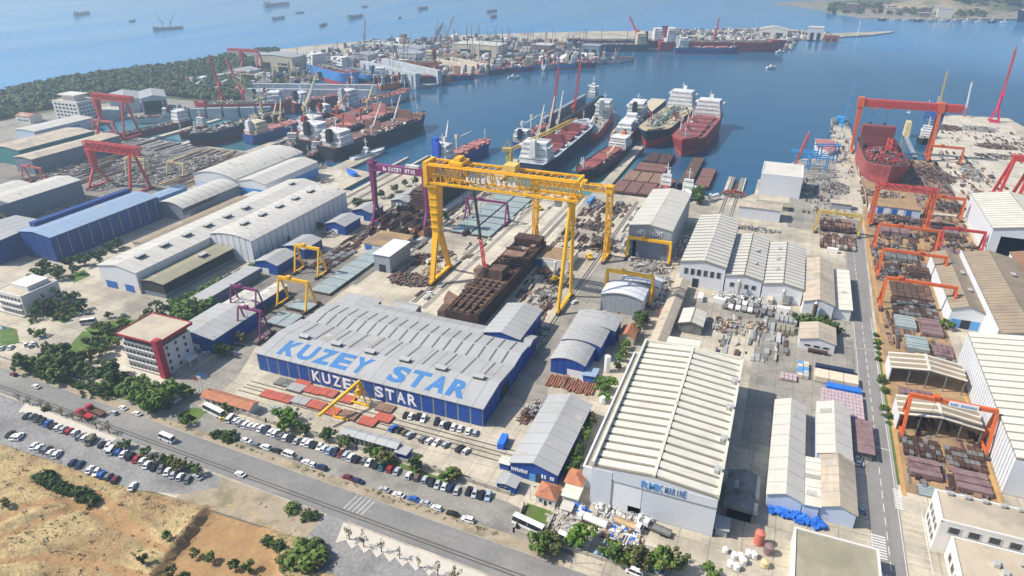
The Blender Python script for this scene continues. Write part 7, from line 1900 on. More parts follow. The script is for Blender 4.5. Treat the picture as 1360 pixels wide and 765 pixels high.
# containers and cabins
def container(label, x, y, rz, mat, z=0, L=12.2, group=None):
    t = thing('container', label, 'container', (x, y, z), rz, group)
    obj('box', MB().box(-1.22, 1.22, -L / 2, L / 2, .1, 2.6), mat, t)
    for k in range(int(L / 1.0)):
        y0 = -L / 2 + .4 + k * 1.0
        obj('rib', MB().box(-1.27, 1.27, y0, y0 + .25, .2, 2.5), mat, t)
    obj('door', MB().box(-1.1, -.04, -L / 2 - .08, -L / 2, .2, 2.5).box(.04, 1.1, -L / 2 - .08, -L / 2, .2, 2.5), mat, t)
x, y = site(785, 268); container('blue container on the slip behind the great gantry', x, y, 0, 'sky_blue', L=12)
for i, (u, v, mt, lab) in enumerate(((997, 388, 'tank_white', 'first white cabin before the workshops'), (1008, 392, 'tank_white', 'second white cabin before the workshops'), (1022, 401, 'beige_wall', 'tan-roofed cabin before the two-door workshop'), (1040, 414, 'tank_white', 'long white cabin near the bushes'), (1073, 411, 'sky_blue', 'blue skip beside the peach-roofed workshop'), (1092, 412, 'sky_blue', 'second blue skip beside the peach-roofed workshop'),
                                     (930, 398, 'tank_white', 'white container below the slit-windowed hall'), (955, 402, 'tank_white', 'second white container below the slit-windowed hall'), (668, 590, 'tarp_blue', 'blue box by the car park wall'), (1105, 335, 'tank_white', 'white box cabin at the stock portal'), (880, 420, 'tank_red', 'red box on the long peach shed side'))):
    x, y = site(u, v); container(lab, x, y, R(85 if i % 2 else 5), mt, L=6)
# rusty blocks beside the purple gantry
rr = random.Random(11)
bl_ = [(520, 300), (535, 292), (512, 312), (530, 308), (545, 300), (500, 310), (525, 322), (545, 316), (508, 290), (556, 288), (538, 280), (548, 296), (515, 302), (560, 300)]
for i, (u, v) in enumerate(bl_):
    x, y = site(u, v)
    w, l, h = rr.uniform(6, 10), rr.uniform(6, 11), rr.uniform(2, 4)
    t = thing('ship_block', '%s rusty ship block in the scatter under the purple gantry' % nth(i).capitalize(), 'ship block', (x, y, .3), rr.uniform(-.5, .5), 'rusty ship blocks')
    mt = rr.choice(('rust', 'rust_light', 'rust'))
    obj('base_plate', MB().box(-w / 2, w / 2, -l / 2, l / 2, 0, .4), mt, t)
    obj('side_plate', MB().box(-w / 2, -w / 2 + .3, -l / 2, l / 2, .4, h), 'rust_dark', t)
    obj('curved_plate', MB().hexa([(w / 2 - .6, -l / 2, .4), (w / 2, -l / 2, .4), (w / 2, l / 2, .4), (w / 2 - .6, l / 2, .4), (w / 2 - 1.6, -l / 2, h), (w / 2 - 1.0, -l / 2, h), (w / 2 - 1.0, l / 2, h), (w / 2 - 1.6, l / 2, h)]), mt, t)
    for k in range(4):
        obj('web_frame', MB().box(-w / 2 + .3, w / 2 - 1.2, -l / 2 + (k + .3) * l / 4, -l / 2 + (k + .45) * l / 4, .4, h * .6), 'rust_dark', t)
for i, (u, v, w, l, h, mt, lab) in enumerate(((553, 310, 6, 10, 6, 'pipe_rust', 'orange-brown tapered block by the purple gantry leg'), (565, 312, 6, 10, 6, 'pipe_rust', 'second orange-brown tapered block by the purple gantry leg'))):
    x, y = site(u, v); t = thing('ship_block', lab, 'ship block', (x, y, 0), -.15)
    obj('shell', MB().hexa([(-w / 2, -l / 2, 0), (w / 2, -l / 2, 0), (w / 2, l / 2, 0), (-w / 2, l / 2, 0), (-w / 2, -l / 2, h * .4), (w / 2, -l / 2, h), (w / 2, l / 2, h), (-w / 2, l / 2, h * .4)]), mt, t)
    obj('frame', MB().box(-w / 2 - .2, w / 2 + .2, -.3, .3, 0, h * .8), 'rust_dark', t)
t = thing('hull_section', 'big dark ribbed hull stern standing on the left slip', 'hull section', (-215, 404, 0))
obj('shell', MB().hexa([(-9, -22, 0), (7, -22, 0), (7, 30, 0), (-9, 30, 0), (-11, -24, 12), (8, -24, 12), (8, 30, 13), (-11, 30, 13)]), 'rust_dark', t)
for k in range(7):
    obj('web_frame', MB().box(-11.2 + k * .1, 8.3, -24.6, -24, 1 + k * 1.7, 2 + k * 1.7), 'rust', t)
obj('deck_plate', MB().box(-10, 7.4, -22, 28, 12.8, 13.4), 'rust', t)
slab_set('long white containers lined up beside the dark hull stern', -203, -199, 360, 420, 1, 5, 3, 'tarp_grey', name='containers', cat='containers', piece='container_box', gap=.03, lift=.1)
# heaps and clutter
CL = [('rusty scrap beside the great gantry left foot', 560, 345, 6, 8, 2.2, ST, 90), ('rust-brown steel offcuts along the slip road', 545, 372, 13, 7, 2.0, ST, 160), ('scrap between the gantry rails', 590, 338, 5, 5, 1.2, ST, 40), ('tangled scrap in the shade of the rusty hull', 722, 395, 7, 10, 1.8, MX, 130), ('dark scrap heap by the smaller gantry', 812, 280, 6, 7, 3.2, ('rust_dark', 'steel_grey'), 90),
      ('rusty steel blocks beside the blue and white store', 800, 325, 7, 12, 3.0, ST, 110), ('rubble and steel on the blue and white store roof yard', 790, 300, 7, 8, 2.0, ST, 70), ('steel tubes and scrap before the grey lettered hall', 865, 355, 11, 9, 1.4, MX, 170), ('pale scrap beside the arch-roofed sheds', 872, 398, 4, 12, 2.0, WS, 80), ('machinery clutter along the alley fence', 880, 380, 3, 10, 2.4, MX, 80),
      ('pale clutter between the lettered hall and slit-windowed hall', 905, 330, 3, 20, 2.0, WS, 90), ('pipes and tanks before the white workshops', 985, 398, 14, 4, 2.6, WS, 120), ('scrap piles in the open yard', 960, 432, 11, 6, 1.6, MX + ('timber',), 130), ('crates and scrap by the gratings', 1008, 435, 5, 4, 1.6, ('timber', 'steel_pale', 'rust'), 50), ('grey machine parts on the quay', 1110, 250, 9, 16, 1.3, ('steel_grey', 'steel_pale', 'rust', 'stone_block'), 200),
      ('dark parts strewn along the slip wall', 1128, 285, 5, 8, 1.4, MX, 60), ('red rusty gear at the slip head', 975, 258, 8, 8, 2.4, ('rust', 'primer', 'steel_grey'), 110), ('rusty gear along the low shed', 1010, 275, 10, 4, 2.0, ST, 60), ('pipes and frames below the peach-roofed shed', 1005, 305, 14, 3, 2.2, MX, 70), ('rubble piles on the concrete pier, dock side', 1258, 170, 13, 13, 2.2, ST, 120), ('rubble piles on the concrete pier, middle', 1302, 172, 16, 12, 2.0, MX + ('stone_block',), 150),
      ('steel blocks along the pier edge', 1322, 195, 16, 10, 3.5, ST + ('stone_block',), 120), ('dark plate stacks on the pier', 1320, 208, 16, 8, 3.0, ('rust_dark', 'rust', 'steel_grey'), 60), ('brown dock gear beside the red ship', 1245, 235, 12, 20, 2.5, ST, 200), ('scaffold and frames under the red ship bow', 1170, 258, 14, 8, 2.5, ('rust_light', 'rust', 'stone_block'), 120), ('pale pier clutter by the right edge', 1290, 230, 6, 26, 2.2, MX, 120), ('hull blocks right of the red ship', 1225, 228, 8, 18, 8.0, ('rust', 'rust_light', 'primer_pink'), 90),
      ('clutter on the quay left of the red ship', 1145, 225, 4, 30, 1.6, MX, 120), ('stockyard leftovers under the red gantry', 1190, 290, 14, 6, 2.0, ST, 80), ('dark bundles beside the tubes', 1262, 275, 9, 9, 3.0, ('steel_grey', 'rust_dark', 'rust'), 80), ('tubes and wrapped parts before the ribbed hall door', 825, 690, 3.5, 1.6, 1.2, WS, 60), ('wrapped parts beside the ribbed hall sliding door', 850, 689, 4, 1.4, 1.6, WS, 60), ('wrapped parts left of the ribbed hall door', 806, 678, 3.6, 1.4, 1.4, WS, 60),
      ('colourful junk heap among the roadside trees', 822, 712, 6, 3.2, 1.8, ('tarp_grey', 'timber', 'tarp_blue', 'steel_pale', 'rust', 'tank_white'), 150), ('grey stone slabs stacked by the yard wall', 752, 692, 5, 5.5, 1.0, ('stone_block', 'stone_block', 'tarp_grey'), 130), ('blue tarpaulin bundles on the stone yard', 765, 678, 3, 2, 1.4, ('tarp_blue', 'tank_white'), 40), ('cars and scrap by the pipe fan', 705, 545, 2, 6, 1.0, MX, 40), ('rusty machinery beside the long grey gabled shed', 700, 553, 2, 4, 2.0, ST, 40),
      ('clutter along the blue workshop wall', 718, 445, 2, 8, 1.4, MX, 50), ('scrap below the blue houses', 500, 285, 5, 6, 1.6, MX, 60), ('dark clutter beside the long grey hall', 440, 310, 6, 8, 1.6, MX, 70), ('left rail yard clutter, first strip', 160, 240, 14, 26, 2.0, MX, 200), ('left rail yard clutter, second strip', 225, 230, 16, 30, 2.0, MX, 240), ('left rail yard clutter, third strip', 270, 215, 14, 24, 2.0, MX, 200), ('basin-side clutter by the red cranes', 190, 215, 24, 24, 2.6, MX, 260),
      ('clutter below the teal hall', 85, 225, 20, 16, 3.0, MX, 160), ('dark yard clutter by the yellow A-frame', 90, 275, 8, 20, 2.0, MX, 120), ('jetty clutter beside the white halls', 420, 222, 8, 8, 2.0, MX, 90), ('quay gear near the wrapped boat', 430, 240, 10, 5, 1.4, MX, 40), ('hedge-side parts near the slip', 600, 268, 4, 20, 1.6, MX, 70), ('steel and sand on the slip road', 575, 360, 6, 5, 1.0, ('rust_light', 'stone_block', 'timber'), 60)]
for lab, u, v, rx, ry, h, mats, n in CL:
    H(lab, u, v, rx, ry, h, mats, n)
# yards laid out in long rows of sections, blocks and tracks
def strips(label, x0, x1, y0, y1, n, mats, hmax=1.6, along='y', lmin=3, lmax=16, wmax=2.2):
    rr_ = random.Random(int(x0 * 3 + y0)); m = MB()
    for k in range(n):
        l, w, hh = rr_.uniform(lmin, lmax), rr_.uniform(.4, wmax), rr_.uniform(.2, hmax) * rr_.random() ** .5
        if along == 'y':
            x, y = rr_.uniform(x0, x1 - w), rr_.uniform(y0, max(y0 + .1, y1 - l)); m.rbox((x + w / 2, y + l / 2, hh / 2), (w, l, hh), rr_.gauss(0, .03), 0, rr_.randrange(len(mats)))
        else:
            x, y = rr_.uniform(x0, max(x0 + .1, x1 - l)), rr_.uniform(y0, y1 - w); m.rbox((x + l / 2, y + w / 2, hh / 2), (l, w, hh), rr_.gauss(0, .03), 0, rr_.randrange(len(mats)))
    return tag(obj('yard_stock', m, mats), label, 'yard stock', None, 'stuff')
DK = ('rust_dark', 'rust', 'steel_grey', 'rust_light', 'rust_dark', 'rust')
SG = [('dark steel rows on the rail yard by the red crane', -470, -402, 352, 452, 330, DK + ('buff', 'rail_steel')), ('stock rows behind the slate-walled hall', -534, -478, 305, 420, 300, DK + ('steel_pale',)), ('gear rows along the left basin edge', -600, -480, 422, 454, 220, MX + ('rust_dark',)), ('stock between the blue hall and the slate-walled hall', -446, -400, 240, 330, 160, MX),
      ('stock rows in the shade of the long hall sheds', -236, -219, 306, 346, 60, DK), ('section rows under the purple gantry, water side', -240, -200, 352, 384, 130, DK), ('stock along the slip by the dark hull stern', -198, -186, 312, 430, 90, MX), ('small gear along the gantry rail', -164, -152, 262, 446, 60, MX), ('stock between the hull and the smaller gantry rail', -114, -90, 262, 330, 110, DK + ('stone_block',)), ('stock rows on the slip head', -118, -88, 352, 448, 150, DK),
      ('gear beside the grey lettered hall', -84, -74, 356, 446, 70, MX), ('stock behind the white ribbed halls', -40, -16, 408, 444, 90, MX), ('dock floor stock beside the red ship', 94, 122, 506, 636, 330, DK + ('primer_pink', 'primer_pink')), ('dock wall stock left of the red ship', 59, 62.5, 505, 630, 40, DK), ('pier stock, near half', 126, 160, 540, 680, 110, DK + ('steel_pale',)), ('pier stock, far half', 140, 204, 700, 800, 60, DK), ('pier edge stock at the right picture side', 182, 216, 560, 760, 180, DK + ('primer_pink',)),
      ('narrow pier gear', 40, 58, 560, 735, 110, MX), ('quay parts beside the blue frames', 20, 44, 470, 560, 120, ('steel_grey', 'steel_pale', 'rust', 'stone_block')), ('sections under the red gantry row', 62, 94, 438, 486, 150, DK), ('sections right of the orange portals', 92, 118, 410, 500, 150, DK + ('primer_pink',)), ('loose sections between the orange portals', 59, 86, 376, 440, 150, DK + ('steel_grey',)), ('loose sections under the lower orange portal', 59, 86, 286, 340, 90, DK), ('loose dark sections at the lower stockyard', 58, 84, 205, 262, 90, DK), ('small parts in the open grey yard', -12, 20, 268, 322, 90, MX)]
for lab, x0, x1, y0, y1, n, mats in SG:
    left = x0 < -400
    strips(lab, x0, x1, y0, y1, n, mats, 1.2 if left else 1.6, lmax=34 if left else 10, lmin=5 if left else 1.5, wmax=1.3 if left else 2.2)
# peninsula clutter, read as one mass
rr = random.Random(21); m = MB()
for k in range(2600):
    x, y = rr.uniform(-720, -270), rr.uniform(640, 1240)
    if _inside(x, y, COAST):
        s = rr.choice((1, 1, 1.6, 2.4))
        m.rbox((x, y, rr.uniform(.5, 3) * s), (rr.uniform(1, 6) * s, rr.uniform(1, 4) * s, rr.uniform(1, 5) * s), rr.uniform(0, 3), rr.choice((0, 0, .3)), rr.randrange(8))
for k in range(300):
    x, y = rr.uniform(-660, -270), rr.uniform(700, 1240)
    if _inside(x, y, COAST):
        m.bar((x, y, 0), (x + rr.uniform(-3, 3), y, rr.uniform(14, 34)), .7, None, rr.choice((0, 1, 7)))
for k in range(500):
    x, y = rr.uniform(-260, 60), rr.uniform(1290, 1600)
    if _inside(x, y, COAST):
        m.rbox((x, y, 2), (rr.uniform(2, 9), rr.uniform(2, 7), rr.uniform(2, 7)), rr.uniform(0, 3), 0, rr.randrange(8))
tag(obj('yard_clutter', m, ('hull_grey', 'rust', 'steel_pale', 'primer_pink', 'tarp_grey', 'hull_navy', 'tank_white', 'rust_light')), 'dense mass of yard gear, blocks and masts covering the peninsula', 'clutter', None, 'stuff')
# tanks, bundles
for i, (u, v, r, h, mt, lab) in enumerate(((1007, 722, 1.5, 4.6, 'tank_red', 'red upright tank in the tank park'), (1001, 740, 1.0, 1.8, 'tank_white', 'first white drum tank'), (994, 738, 1.0, 1.8, 'tank_white', 'second white drum tank beside the red one'), (983, 742, 1.0, 1.8, 'tank_white', 'third white drum tank'), (975, 741, 1.0, 1.8, 'tank_white', 'fourth white drum tank'), (963, 733, .9, 1.5, 'tank_white', 'lone white drum tank on the path'),
                                           (970, 752, 1.0, 1.8, 'tank_white', 'white drum at the lower edge, outer one'), (978, 756, 1.0, 1.8, 'tank_white', 'white drum at the lower edge, middle one'), (987, 748, 1.0, 1.8, 'tank_white', 'white drum at the lower edge, inner one'), (1020, 735, 1.4, 3, 'primer_pink', 'pink covered tank at the tank park'), (1015, 752, 1.2, 2, 'buff', 'buff tank at the lower picture edge'), (806, 493, 1.3, 7.5, 'tank_white', 'tall white silo by the round tree'),
                                           (737, 365, .8, 8, 'tank_white', 'white upright cylinder in the shade of the rusty hull'), (800, 535, 1.2, 3, 'tank_white', 'small white tank beside the annex'))):
    x, y = site(u, v); t = thing('tank', lab, 'tank', (x, y, 0))
    obj('shell', MB().tube((0, 0, .3), (0, 0, h), r, r, 14), mt, t); obj('lid', MB().tube((0, 0, h), (0, 0, h + r * .35), r, r * .35, 14), mt, t); obj('plinth', MB().box(-r, r, -r, r, 0, .3), 'stone_block', t)
t = thing('tank', 'white horizontal tank with a bent stack on the quay', 'tank', (-37.5, 474, 0)); obj('shell', MB().tube((-3, -3, 3), (2, 5, 3), 1.4, 1.4, 12), 'tank_white', t); obj('stack', MB().tube((-2.4, -3.5, 0), (-2.4, -3.5, 6), .9, .9, 10), 'tank_white', t)
for i, (u, v) in enumerate(((1033, 682), (1058, 690), (1081, 697))):
    x, y = site(u, v); rr = random.Random(i)
    m = MB(); n = 10
    for k in range(26):
        a = rr.uniform(0, 6.28); r = math.sqrt(rr.random()) * 2.4
        m.rbox((r * 1.3 * math.cos(a), r * .7 * math.sin(a), rr.uniform(.4, 1.5)), (rr.uniform(1, 2.2), rr.uniform(.8, 1.6), rr.uniform(.5, 1.2)), rr.uniform(0, 3), rr.uniform(-.4, .4))
    tag(obj('tarpaulin_bundle', m, 'tarp_blue', None, (x, y, 0)), '%s blue tarpaulin bundle along the white shed front' % ('Outermost', 'Middle', 'Innermost')[i], 'tarpaulin')
x, y = site(467, 232); hb_, dk_, _s = hull_mesh(15, 4.6, 2.4, .2, full=.5, transom=.5, bulwark=.3, draft=.0)
t = thing('wrapped_boat', 'boat wrapped in blue sheet on the pale quay', 'boat', (x, y, .3), R(60)); obj('hull', hb_, ('tarp_blue', 'tarp_blue'), t); obj('cover', dk_, 'tarp_blue', t); obj('cradle', MB().box(-1.5, 1.5, -4, -3.5, -.3, .4).box(-1.5, 1.5, 3, 3.5, -.3, .4), 'timber', t)

# ================================================================== WALLS AND FENCES
def wall_run(label, pts, h, mat, name='yard_wall', post=4.0):
    t = thing(name, label, 'wall', (pts[0][0], pts[0][1], 0))
    o = Vector((pts[0][0], pts[0][1], 0))
    for a, b in zip(pts, pts[1:]):
        a, b = Vector((*a, 0)) - o, Vector((*b, 0)) - o
        obj('wall_length', MB().bar(a + Vector((0, 0, h / 2)), b + Vector((0, 0, h / 2)), .3, h), mat, t)
        n = max(1, int((b - a).length / post))
        pm = MB()
        for k in range(n + 1):
            p = a.lerp(b, k / n); pm.box(p.x - .25, p.x + .25, p.y - .25, p.y + .25, 0, h + .2)
        obj('wall_posts', pm, mat, t)["kind"] = "stuff"
wall_run('low grey wall between the car park and the blue hall yard', [(-195, 158.5), (-162, 156.8), (-122, 156.6), (-85, 156.4), (-63, 155.6)], 1.6, 'stone_block')
wall_run('grey wall round the stone yard', [(-57, 152.8), (-56, 141.5), (-47, 141), (-46.6, 152)], 1.6, 'stone_block')
wall_run('low wall along the roadside trees', [(-46, 141.5), (-20, 141), (2, 141), (16, 152)], 1.2, 'stone_block')
wall_run('retaining wall of the building dock', [(61, 500), (62, 530), (60, 570), (60.6, 640)], 1.4, 'pale_concrete')
wall_run('low fence along the grove', [(-300, 150.4), (-250, 150), (-214, 149.2)], 1.0, 'stone_block')
for i in range(16):
    x, y = site(262 + i * 4.2, 445 + i * .9)
    o = obj('kerb_block', MB().box(-.5, .5, -.3, .3, 0, .5), 'paving', None, (x, y, 0)); tag(o, '%s pale kerb block in the dotted line by the blue shed' % nth(i).capitalize(), 'kerb block', 'dotted kerb blocks')
sheet('court', [(-33, 142.5), (-14, 142.5), (-14, 151.5), (-33, 151.5)], .03, 'yard_grey', 'small concrete court by the roadside')
m = MB(); m.box(-.15, .15, -4.2, 4.2, .3, 1.8); 
t = thing('white_barrier', 'white low barrier with dark end posts on the court', 'barrier', (-16, 146, 0), R(70)); obj('board', m, 'tank_white', t); obj('post', MB().box(-.8, .8, -5.6, -4.2, 0, 2), 'rust_dark', t); obj('post', MB().box(-.8, .8, 4.2, 5.6, 0, 2), 'rust_dark', t)
# lamp and flag poles
def pole(label, u, v, h, flag=None, name='lamp_post', cat='lamp post'):
    x, y = site(u, v); t = thing(name, label, cat, (x, y, 0))
    obj('shaft', MB().tube((0, 0, 0), (0, 0, h), .12, .07, 6), 'vent', t)
    if flag:
        obj('flag', MB().hexa([(.1, 0, h - 1.6), (2.0, .25, h - 1.8), (2.0, .3, h - 1.8), (.1, .05, h - 1.6), (.1, 0, h - .2), (2.0, .25, h - .5), (2.0, .3, h - .5), (.1, .05, h - .2)]), flag, t)
    else:
        obj('arm', MB().bar((0, 0, h), (1.6, 0, h + .2), .1), 'vent', t); obj('lamp_head', MB().box(1.2, 2.0, -.15, .15, h + .1, h + .3), 'vent_dark', t)
for i, (u, v, f) in enumerate(((1, 455, 'crane_red'), (6, 455, 'letter_white'), (11, 456, 'tarp_blue'), (262, 525, 'crane_red'), (266, 523, 'letter_white'), (270, 520, 'tarp_blue'))):
    pole('%s flag on the %s' % (('red', 'white', 'blue')[i % 3], 'flag lawn' if i < 3 else 'gate forecourt'), u, v, 9, f, 'flag_pole', 'flagpole')
for i, (u, v) in enumerate(((40, 700), (66, 733), (36, 670), (440, 560), (704, 664), (764, 748), (287, 470), (602, 330), (698, 330), (770, 640))):
    pole(('pole at the left of the waste field', 'short pole in the waste field', 'thin pole by the dark hedge', 'lamp post by the grey wall', 'lamp post before the hip-roofed house', 'lamp post on the roadside verge', 'lamp post by the blue shed', 'mast beside the tall grey shed', 'mast on the slip', 'lamp post by the cream cabin')[i], u, v, (7, 5, 7, 8, 6, 6, 9, 14, 14, 7)[i])

# ================================================================== TREES
_TM = {}
def crown_mesh(kind, var):
    k = (kind, var)
    if k in _TM:
        return _TM[k]
    rr_ = random.Random(hash((len(kind), var)) % 9999 + var * 31)
    m = MB()
    clumps = []
    if kind == 'cone':
        for i in range(26):
            z = rr_.uniform(.05, .97); r = (1 - z) * .42 + .04; a = rr_.uniform(0, 6.28)
            clumps.append((r * math.cos(a), r * math.sin(a), z, .13 * (1.2 - z)))
        n = 26
    elif kind == 'sapling':
        for i in range(12):
            z = rr_.uniform(.4, 1); a = rr_.uniform(0, 6.28); r = rr_.uniform(0, .22)
            clumps.append((r * math.cos(a), r * math.sin(a), z, .09))
        n = 9
    elif kind == 'bush':
        for i in range(18):
            a = rr_.uniform(0, 6.28); r = math.sqrt(rr_.random()) * .55; z = rr_.uniform(.1, .7) * (1 - r * .6)
            clumps.append((r * math.cos(a), r * math.sin(a), z, .24))
        n = 30
    else:
        for i in range(22):
            a = rr_.uniform(0, 6.28); u = rr_.uniform(-1, 1); rad = rr_.uniform(.4, 1.25) ** .7
            q = math.sqrt(1 - u * u)
            clumps.append((.36 * rad * q * math.cos(a), .36 * rad * q * math.sin(a), min(1.02, .62 + .32 * rad * u), rr_.uniform(.08, .19)))
        n = 36
    for cx, cy, cz, cr in clumps:
        for i in range(n):
            d = Vector((rr_.gauss(0, 1), rr_.gauss(0, 1), rr_.gauss(0, 1))).normalized() * cr * rr_.uniform(.55, 1.05)
            p = Vector((cx, cy, cz)) + d
            s = cr * rr_.uniform(.22, .42)
            nrm = (d.normalized() + Vector((rr_.uniform(-.7, .7), rr_.uniform(-.7, .7), rr_.uniform(-.3, .9)))).normalized()
            a = nrm.orthogonal().normalized() * s; b = nrm.cross(a)
            m.face([p - a - b * .6, p + a - b * .6, p + a * .7 + b, p - a * .8 + b * .9])
    t = MB().tube((0, 0, 0), (0, 0, .5 if kind != 'bush' else .2), .035, .02, 6)
    for i in range(4):
        a = i * 1.57 + rr_.uniform(0, 1); t.tube((0, 0, .3), (.2 * math.cos(a), .2 * math.sin(a), .62), .018, .008, 4)
    _TM[k] = (m, t.mesh('trunk'), {})
    _TM[k][1].materials.append(MATS['bark'])
    return _TM[k]
def tree(label, x, y, h, kind='round', leaf='leaf_green', wide=1.0, group=None, z=0):
    m, tm, cache = crown_mesh(kind, RND.randrange(4))
    if leaf not in cache:
        cache[leaf] = m.mesh('crown'); cache[leaf].materials.append(MATS[leaf])
    t = thing('bush' if kind == 'bush' else 'tree', label, 'bush' if kind == 'bush' else 'tree', (x, y, z), RND.uniform(0, 6.28), group)
    t.scale = (h * wide * RND.uniform(.82, 1.2), h * wide * RND.uniform(.82, 1.2), h)
    obj('crown', cache[leaf], None, t); obj('trunk', tm, None, t)
def trees(where, pts, kind='round', leaf='leaf_green', h=6, group=None, ox=0, oy=0, s=1.0, wide=1.0, var=.22, word=None, zoff=0):
    for i, p in enumerate(pts):
        u, v = ox + p[0] / s, oy + p[1] / s
        hh = (p[2] if len(p) > 2 else h) * RND.uniform(1 - var, 1 + var)
        x, y = site(u, v, hh * .5 if zoff == 0 else 0)
        z = field_z(x, y) if -270 < x < -90 and y < 112 else 0
        lf_ = leaf if isinstance(leaf, str) else leaf[i % len(leaf)]
        w_ = word or {'round': 'leafy tree', 'cone': 'dark conifer', 'sapling': 'thin sapling', 'bush': 'bush'}[kind]
        tree('%s %s %s' % (nth(i).capitalize(), w_, where), x, y, hh, kind, lf_, wide * RND.uniform(.88, 1.15), group or w_ + ' ' + where, z)
GR = ('leaf_dark', 'leaf_green', 'leaf_dark', 'leaf_olive', 'leaf_green')
trees('in the grove left of the red office', [(120, 410), (160, 425), (205, 395), (240, 335), (300, 335), (215, 440), (275, 455), (312, 425), (355, 385), (340, 470), (400, 410), (440, 445), (385, 445), (470, 365), (520, 335), (330, 350), (265, 395), (430, 380), (490, 300), (545, 300), (235, 470), (300, 475)], 'round', GR, 7, oy=380, s=4, wide=1.1)
trees('between the grove and the pale path', [(570, 470), (620, 490), (655, 505), (600, 520), (545, 450)], 'round', 'leaf_dark', 7.5, oy=380, s=4, wide=1.2)
trees('in the trio of cypresses above the road', [(465, 525), (512, 545), (560, 550)], 'cone', 'leaf_dark', 8, oy=380, s=4)
trees('above the road by the gatehouse', [(710, 525), (750, 510), (745, 560), (820, 570), (865, 590), (885, 560), (830, 600), (775, 625), (690, 560), (975, 560)], 'round', ('leaf_green', 'leaf_bright', 'leaf_green'), 8, oy=380, s=4, wide=1.2)
trees('beside the white three-storey office', [(225, 100, 13), (300, 50, 12), (335, 95, 10)], 'cone', 'leaf_dark', 12, oy=380, s=4, wide=1.3)
trees('on the office lawns', [(430, 100, 7), (395, 55, 5), (325, 160, 3.5), (575, 155, 4), (655, 190, 5), (520, 215, 4.5), (590, 245, 6), (600, 300, 6), (560, 225, 5), (165, 245, 4.5), (210, 250, 3.5), (640, 225, 5)], 'round', ('leaf_dark', 'leaf_green', 'leaf_olive'), 5, oy=380, s=4, wide=1.2)
trees('between the red office and the blue shed', [(920, 110, 9), (970, 125, 9), (1020, 105, 9), (1060, 135, 8), (1110, 105, 8), (950, 170, 8), (1000, 165, 8), (1010, 215, 6), (1050, 190, 6)], 'round', ('leaf_green', 'leaf_bright', 'leaf_green'), 8, oy=380, s=4, wide=1.25)
trees('left of the green trees by the long hall', [(835, 130)], 'cone', 'leaf_dark', 12, oy=380, s=4, wide=1.4)
trees('along the blue shed front', [(1085, 210), (1130, 215), (1180, 240), (1280, 275), (1160, 330), (1190, 345)], 'round', ('leaf_olive', 'leaf_green', 'leaf_dark'), 5, oy=380, s=4, wide=1.2)
trees('in the hedge along the low white store', [(245 + i * 8.4, 396 - i * 4.0, 4.5) for i in range(15)], 'bush', ('leaf_dark', 'leaf_green'), 4.5, wide=1.3)
trees('along the long grey hall wall', [(381, 318, 7), (368, 338, 4), (355, 345, 4), (398, 322, 4), (345, 352, 4), (425, 300, 4), (450, 292, 4)], 'round', ('leaf_green', 'leaf_dark'), 5, wide=1.2)
trees('below the blue hall', [(60, 352), (75, 362), (90, 348), (110, 345), (130, 340), (145, 328), (155, 324), (50, 365), (100, 358)], 'round', 'leaf_dark', 7, wide=1.2)
trees('among the huts by the left slip', [(506, 258), (487, 270), (524, 250), (538, 243), (552, 240), (495, 268), (590, 286), (480, 272), (475, 268), (520, 262)], 'round', ('leaf_dark', 'leaf_olive'), 6, wide=1.2)
trees('on the saw-toothed pavement', [(463, 708), (482, 717), (506, 726), (530, 735), (556, 746), (581, 755), (605, 763)], 'sapling', 'leaf_olive', 5.5, wide=1.0)
trees('along the gravel car park pavement', [(95, 590), (150, 610), (212, 625), (256, 642), (322, 668), (382, 690), (430, 697), (505, 730), (572, 752)], 'sapling', ('leaf_dry', 'leaf_olive'), 4.5, oy=380, s=4, wide=1.5)
trees('at the end of the gravel car park', [(645, 80), (760, 115), (800, 150), (850, 160), (890, 165), (945, 185), (985, 195), (1025, 215), (920, 195)], 'round', ('leaf_dark', 'leaf_green', 'leaf_olive'), 4.2, oy=570, s=3.924, wide=1.1)
trees('in the dark hedge of the waste field', [(222, 235), (245, 255), (265, 268), (325, 285), (350, 300), (390, 310), (430, 325), (455, 340), (475, 355)], 'bush', 'leaf_dark', 3.6, oy=570, s=3.924, wide=1.0)
trees('around the cutting in the waste field', [(870, 570), (745, 690), (1010, 630), (1090, 655), (1215, 690), (885, 725), (1285, 700), (960, 755), (25, 385)], 'round', ('leaf_green', 'leaf_dark', 'leaf_olive'), 4.2, oy=570, s=3.924, wide=1.1)
trees('at the corner of the cutting and the forecourt', [(260, 640, 6), (235, 665, 5), (120, 600, 3), (100, 590, 3), (180, 690, 3), (275, 445, 3), (190, 405, 2.4), (150, 690, 3), (60, 560, 2.2), (225, 620, 4.5), (285, 655, 5)], 'bush', ('leaf_green', 'leaf_olive', 'leaf_dark'), 4, ox=340, oy=570, s=3.924, wide=1.2)
trees('beside the ribbed white hall forecourt', [(362, 560, 7)], 'round', 'leaf_bright', 7, ox=680, oy=570, s=3.924, wide=1.3, var=.02)
trees('along the roadside below the ribbed hall', [(530, 640), (625, 650), (580, 665), (210, 600), (145, 600), (180, 590), (790, 690), (840, 690), (1040, 755), (655, 680)], 'round', ('leaf_green', 'leaf_olive'), 6.5, ox=680, oy=570, s=3.924, wide=1.15)
trees('beside the annex of the ribbed hall', [(500, 515, 7), (470, 530, 5), (685, 180, 6), (645, 255, 5), (605, 310, 5), (592, 350, 5), (565, 420, 4), (420, 710, 5), (495, 590, 4), (400, 745, 5), (690, 160, 5), (655, 230, 5), (575, 380, 4)], 'round', ('leaf_bright', 'leaf_green', 'leaf_dark', 'leaf_olive'), 5, ox=680, oy=380, s=4, wide=1.25)
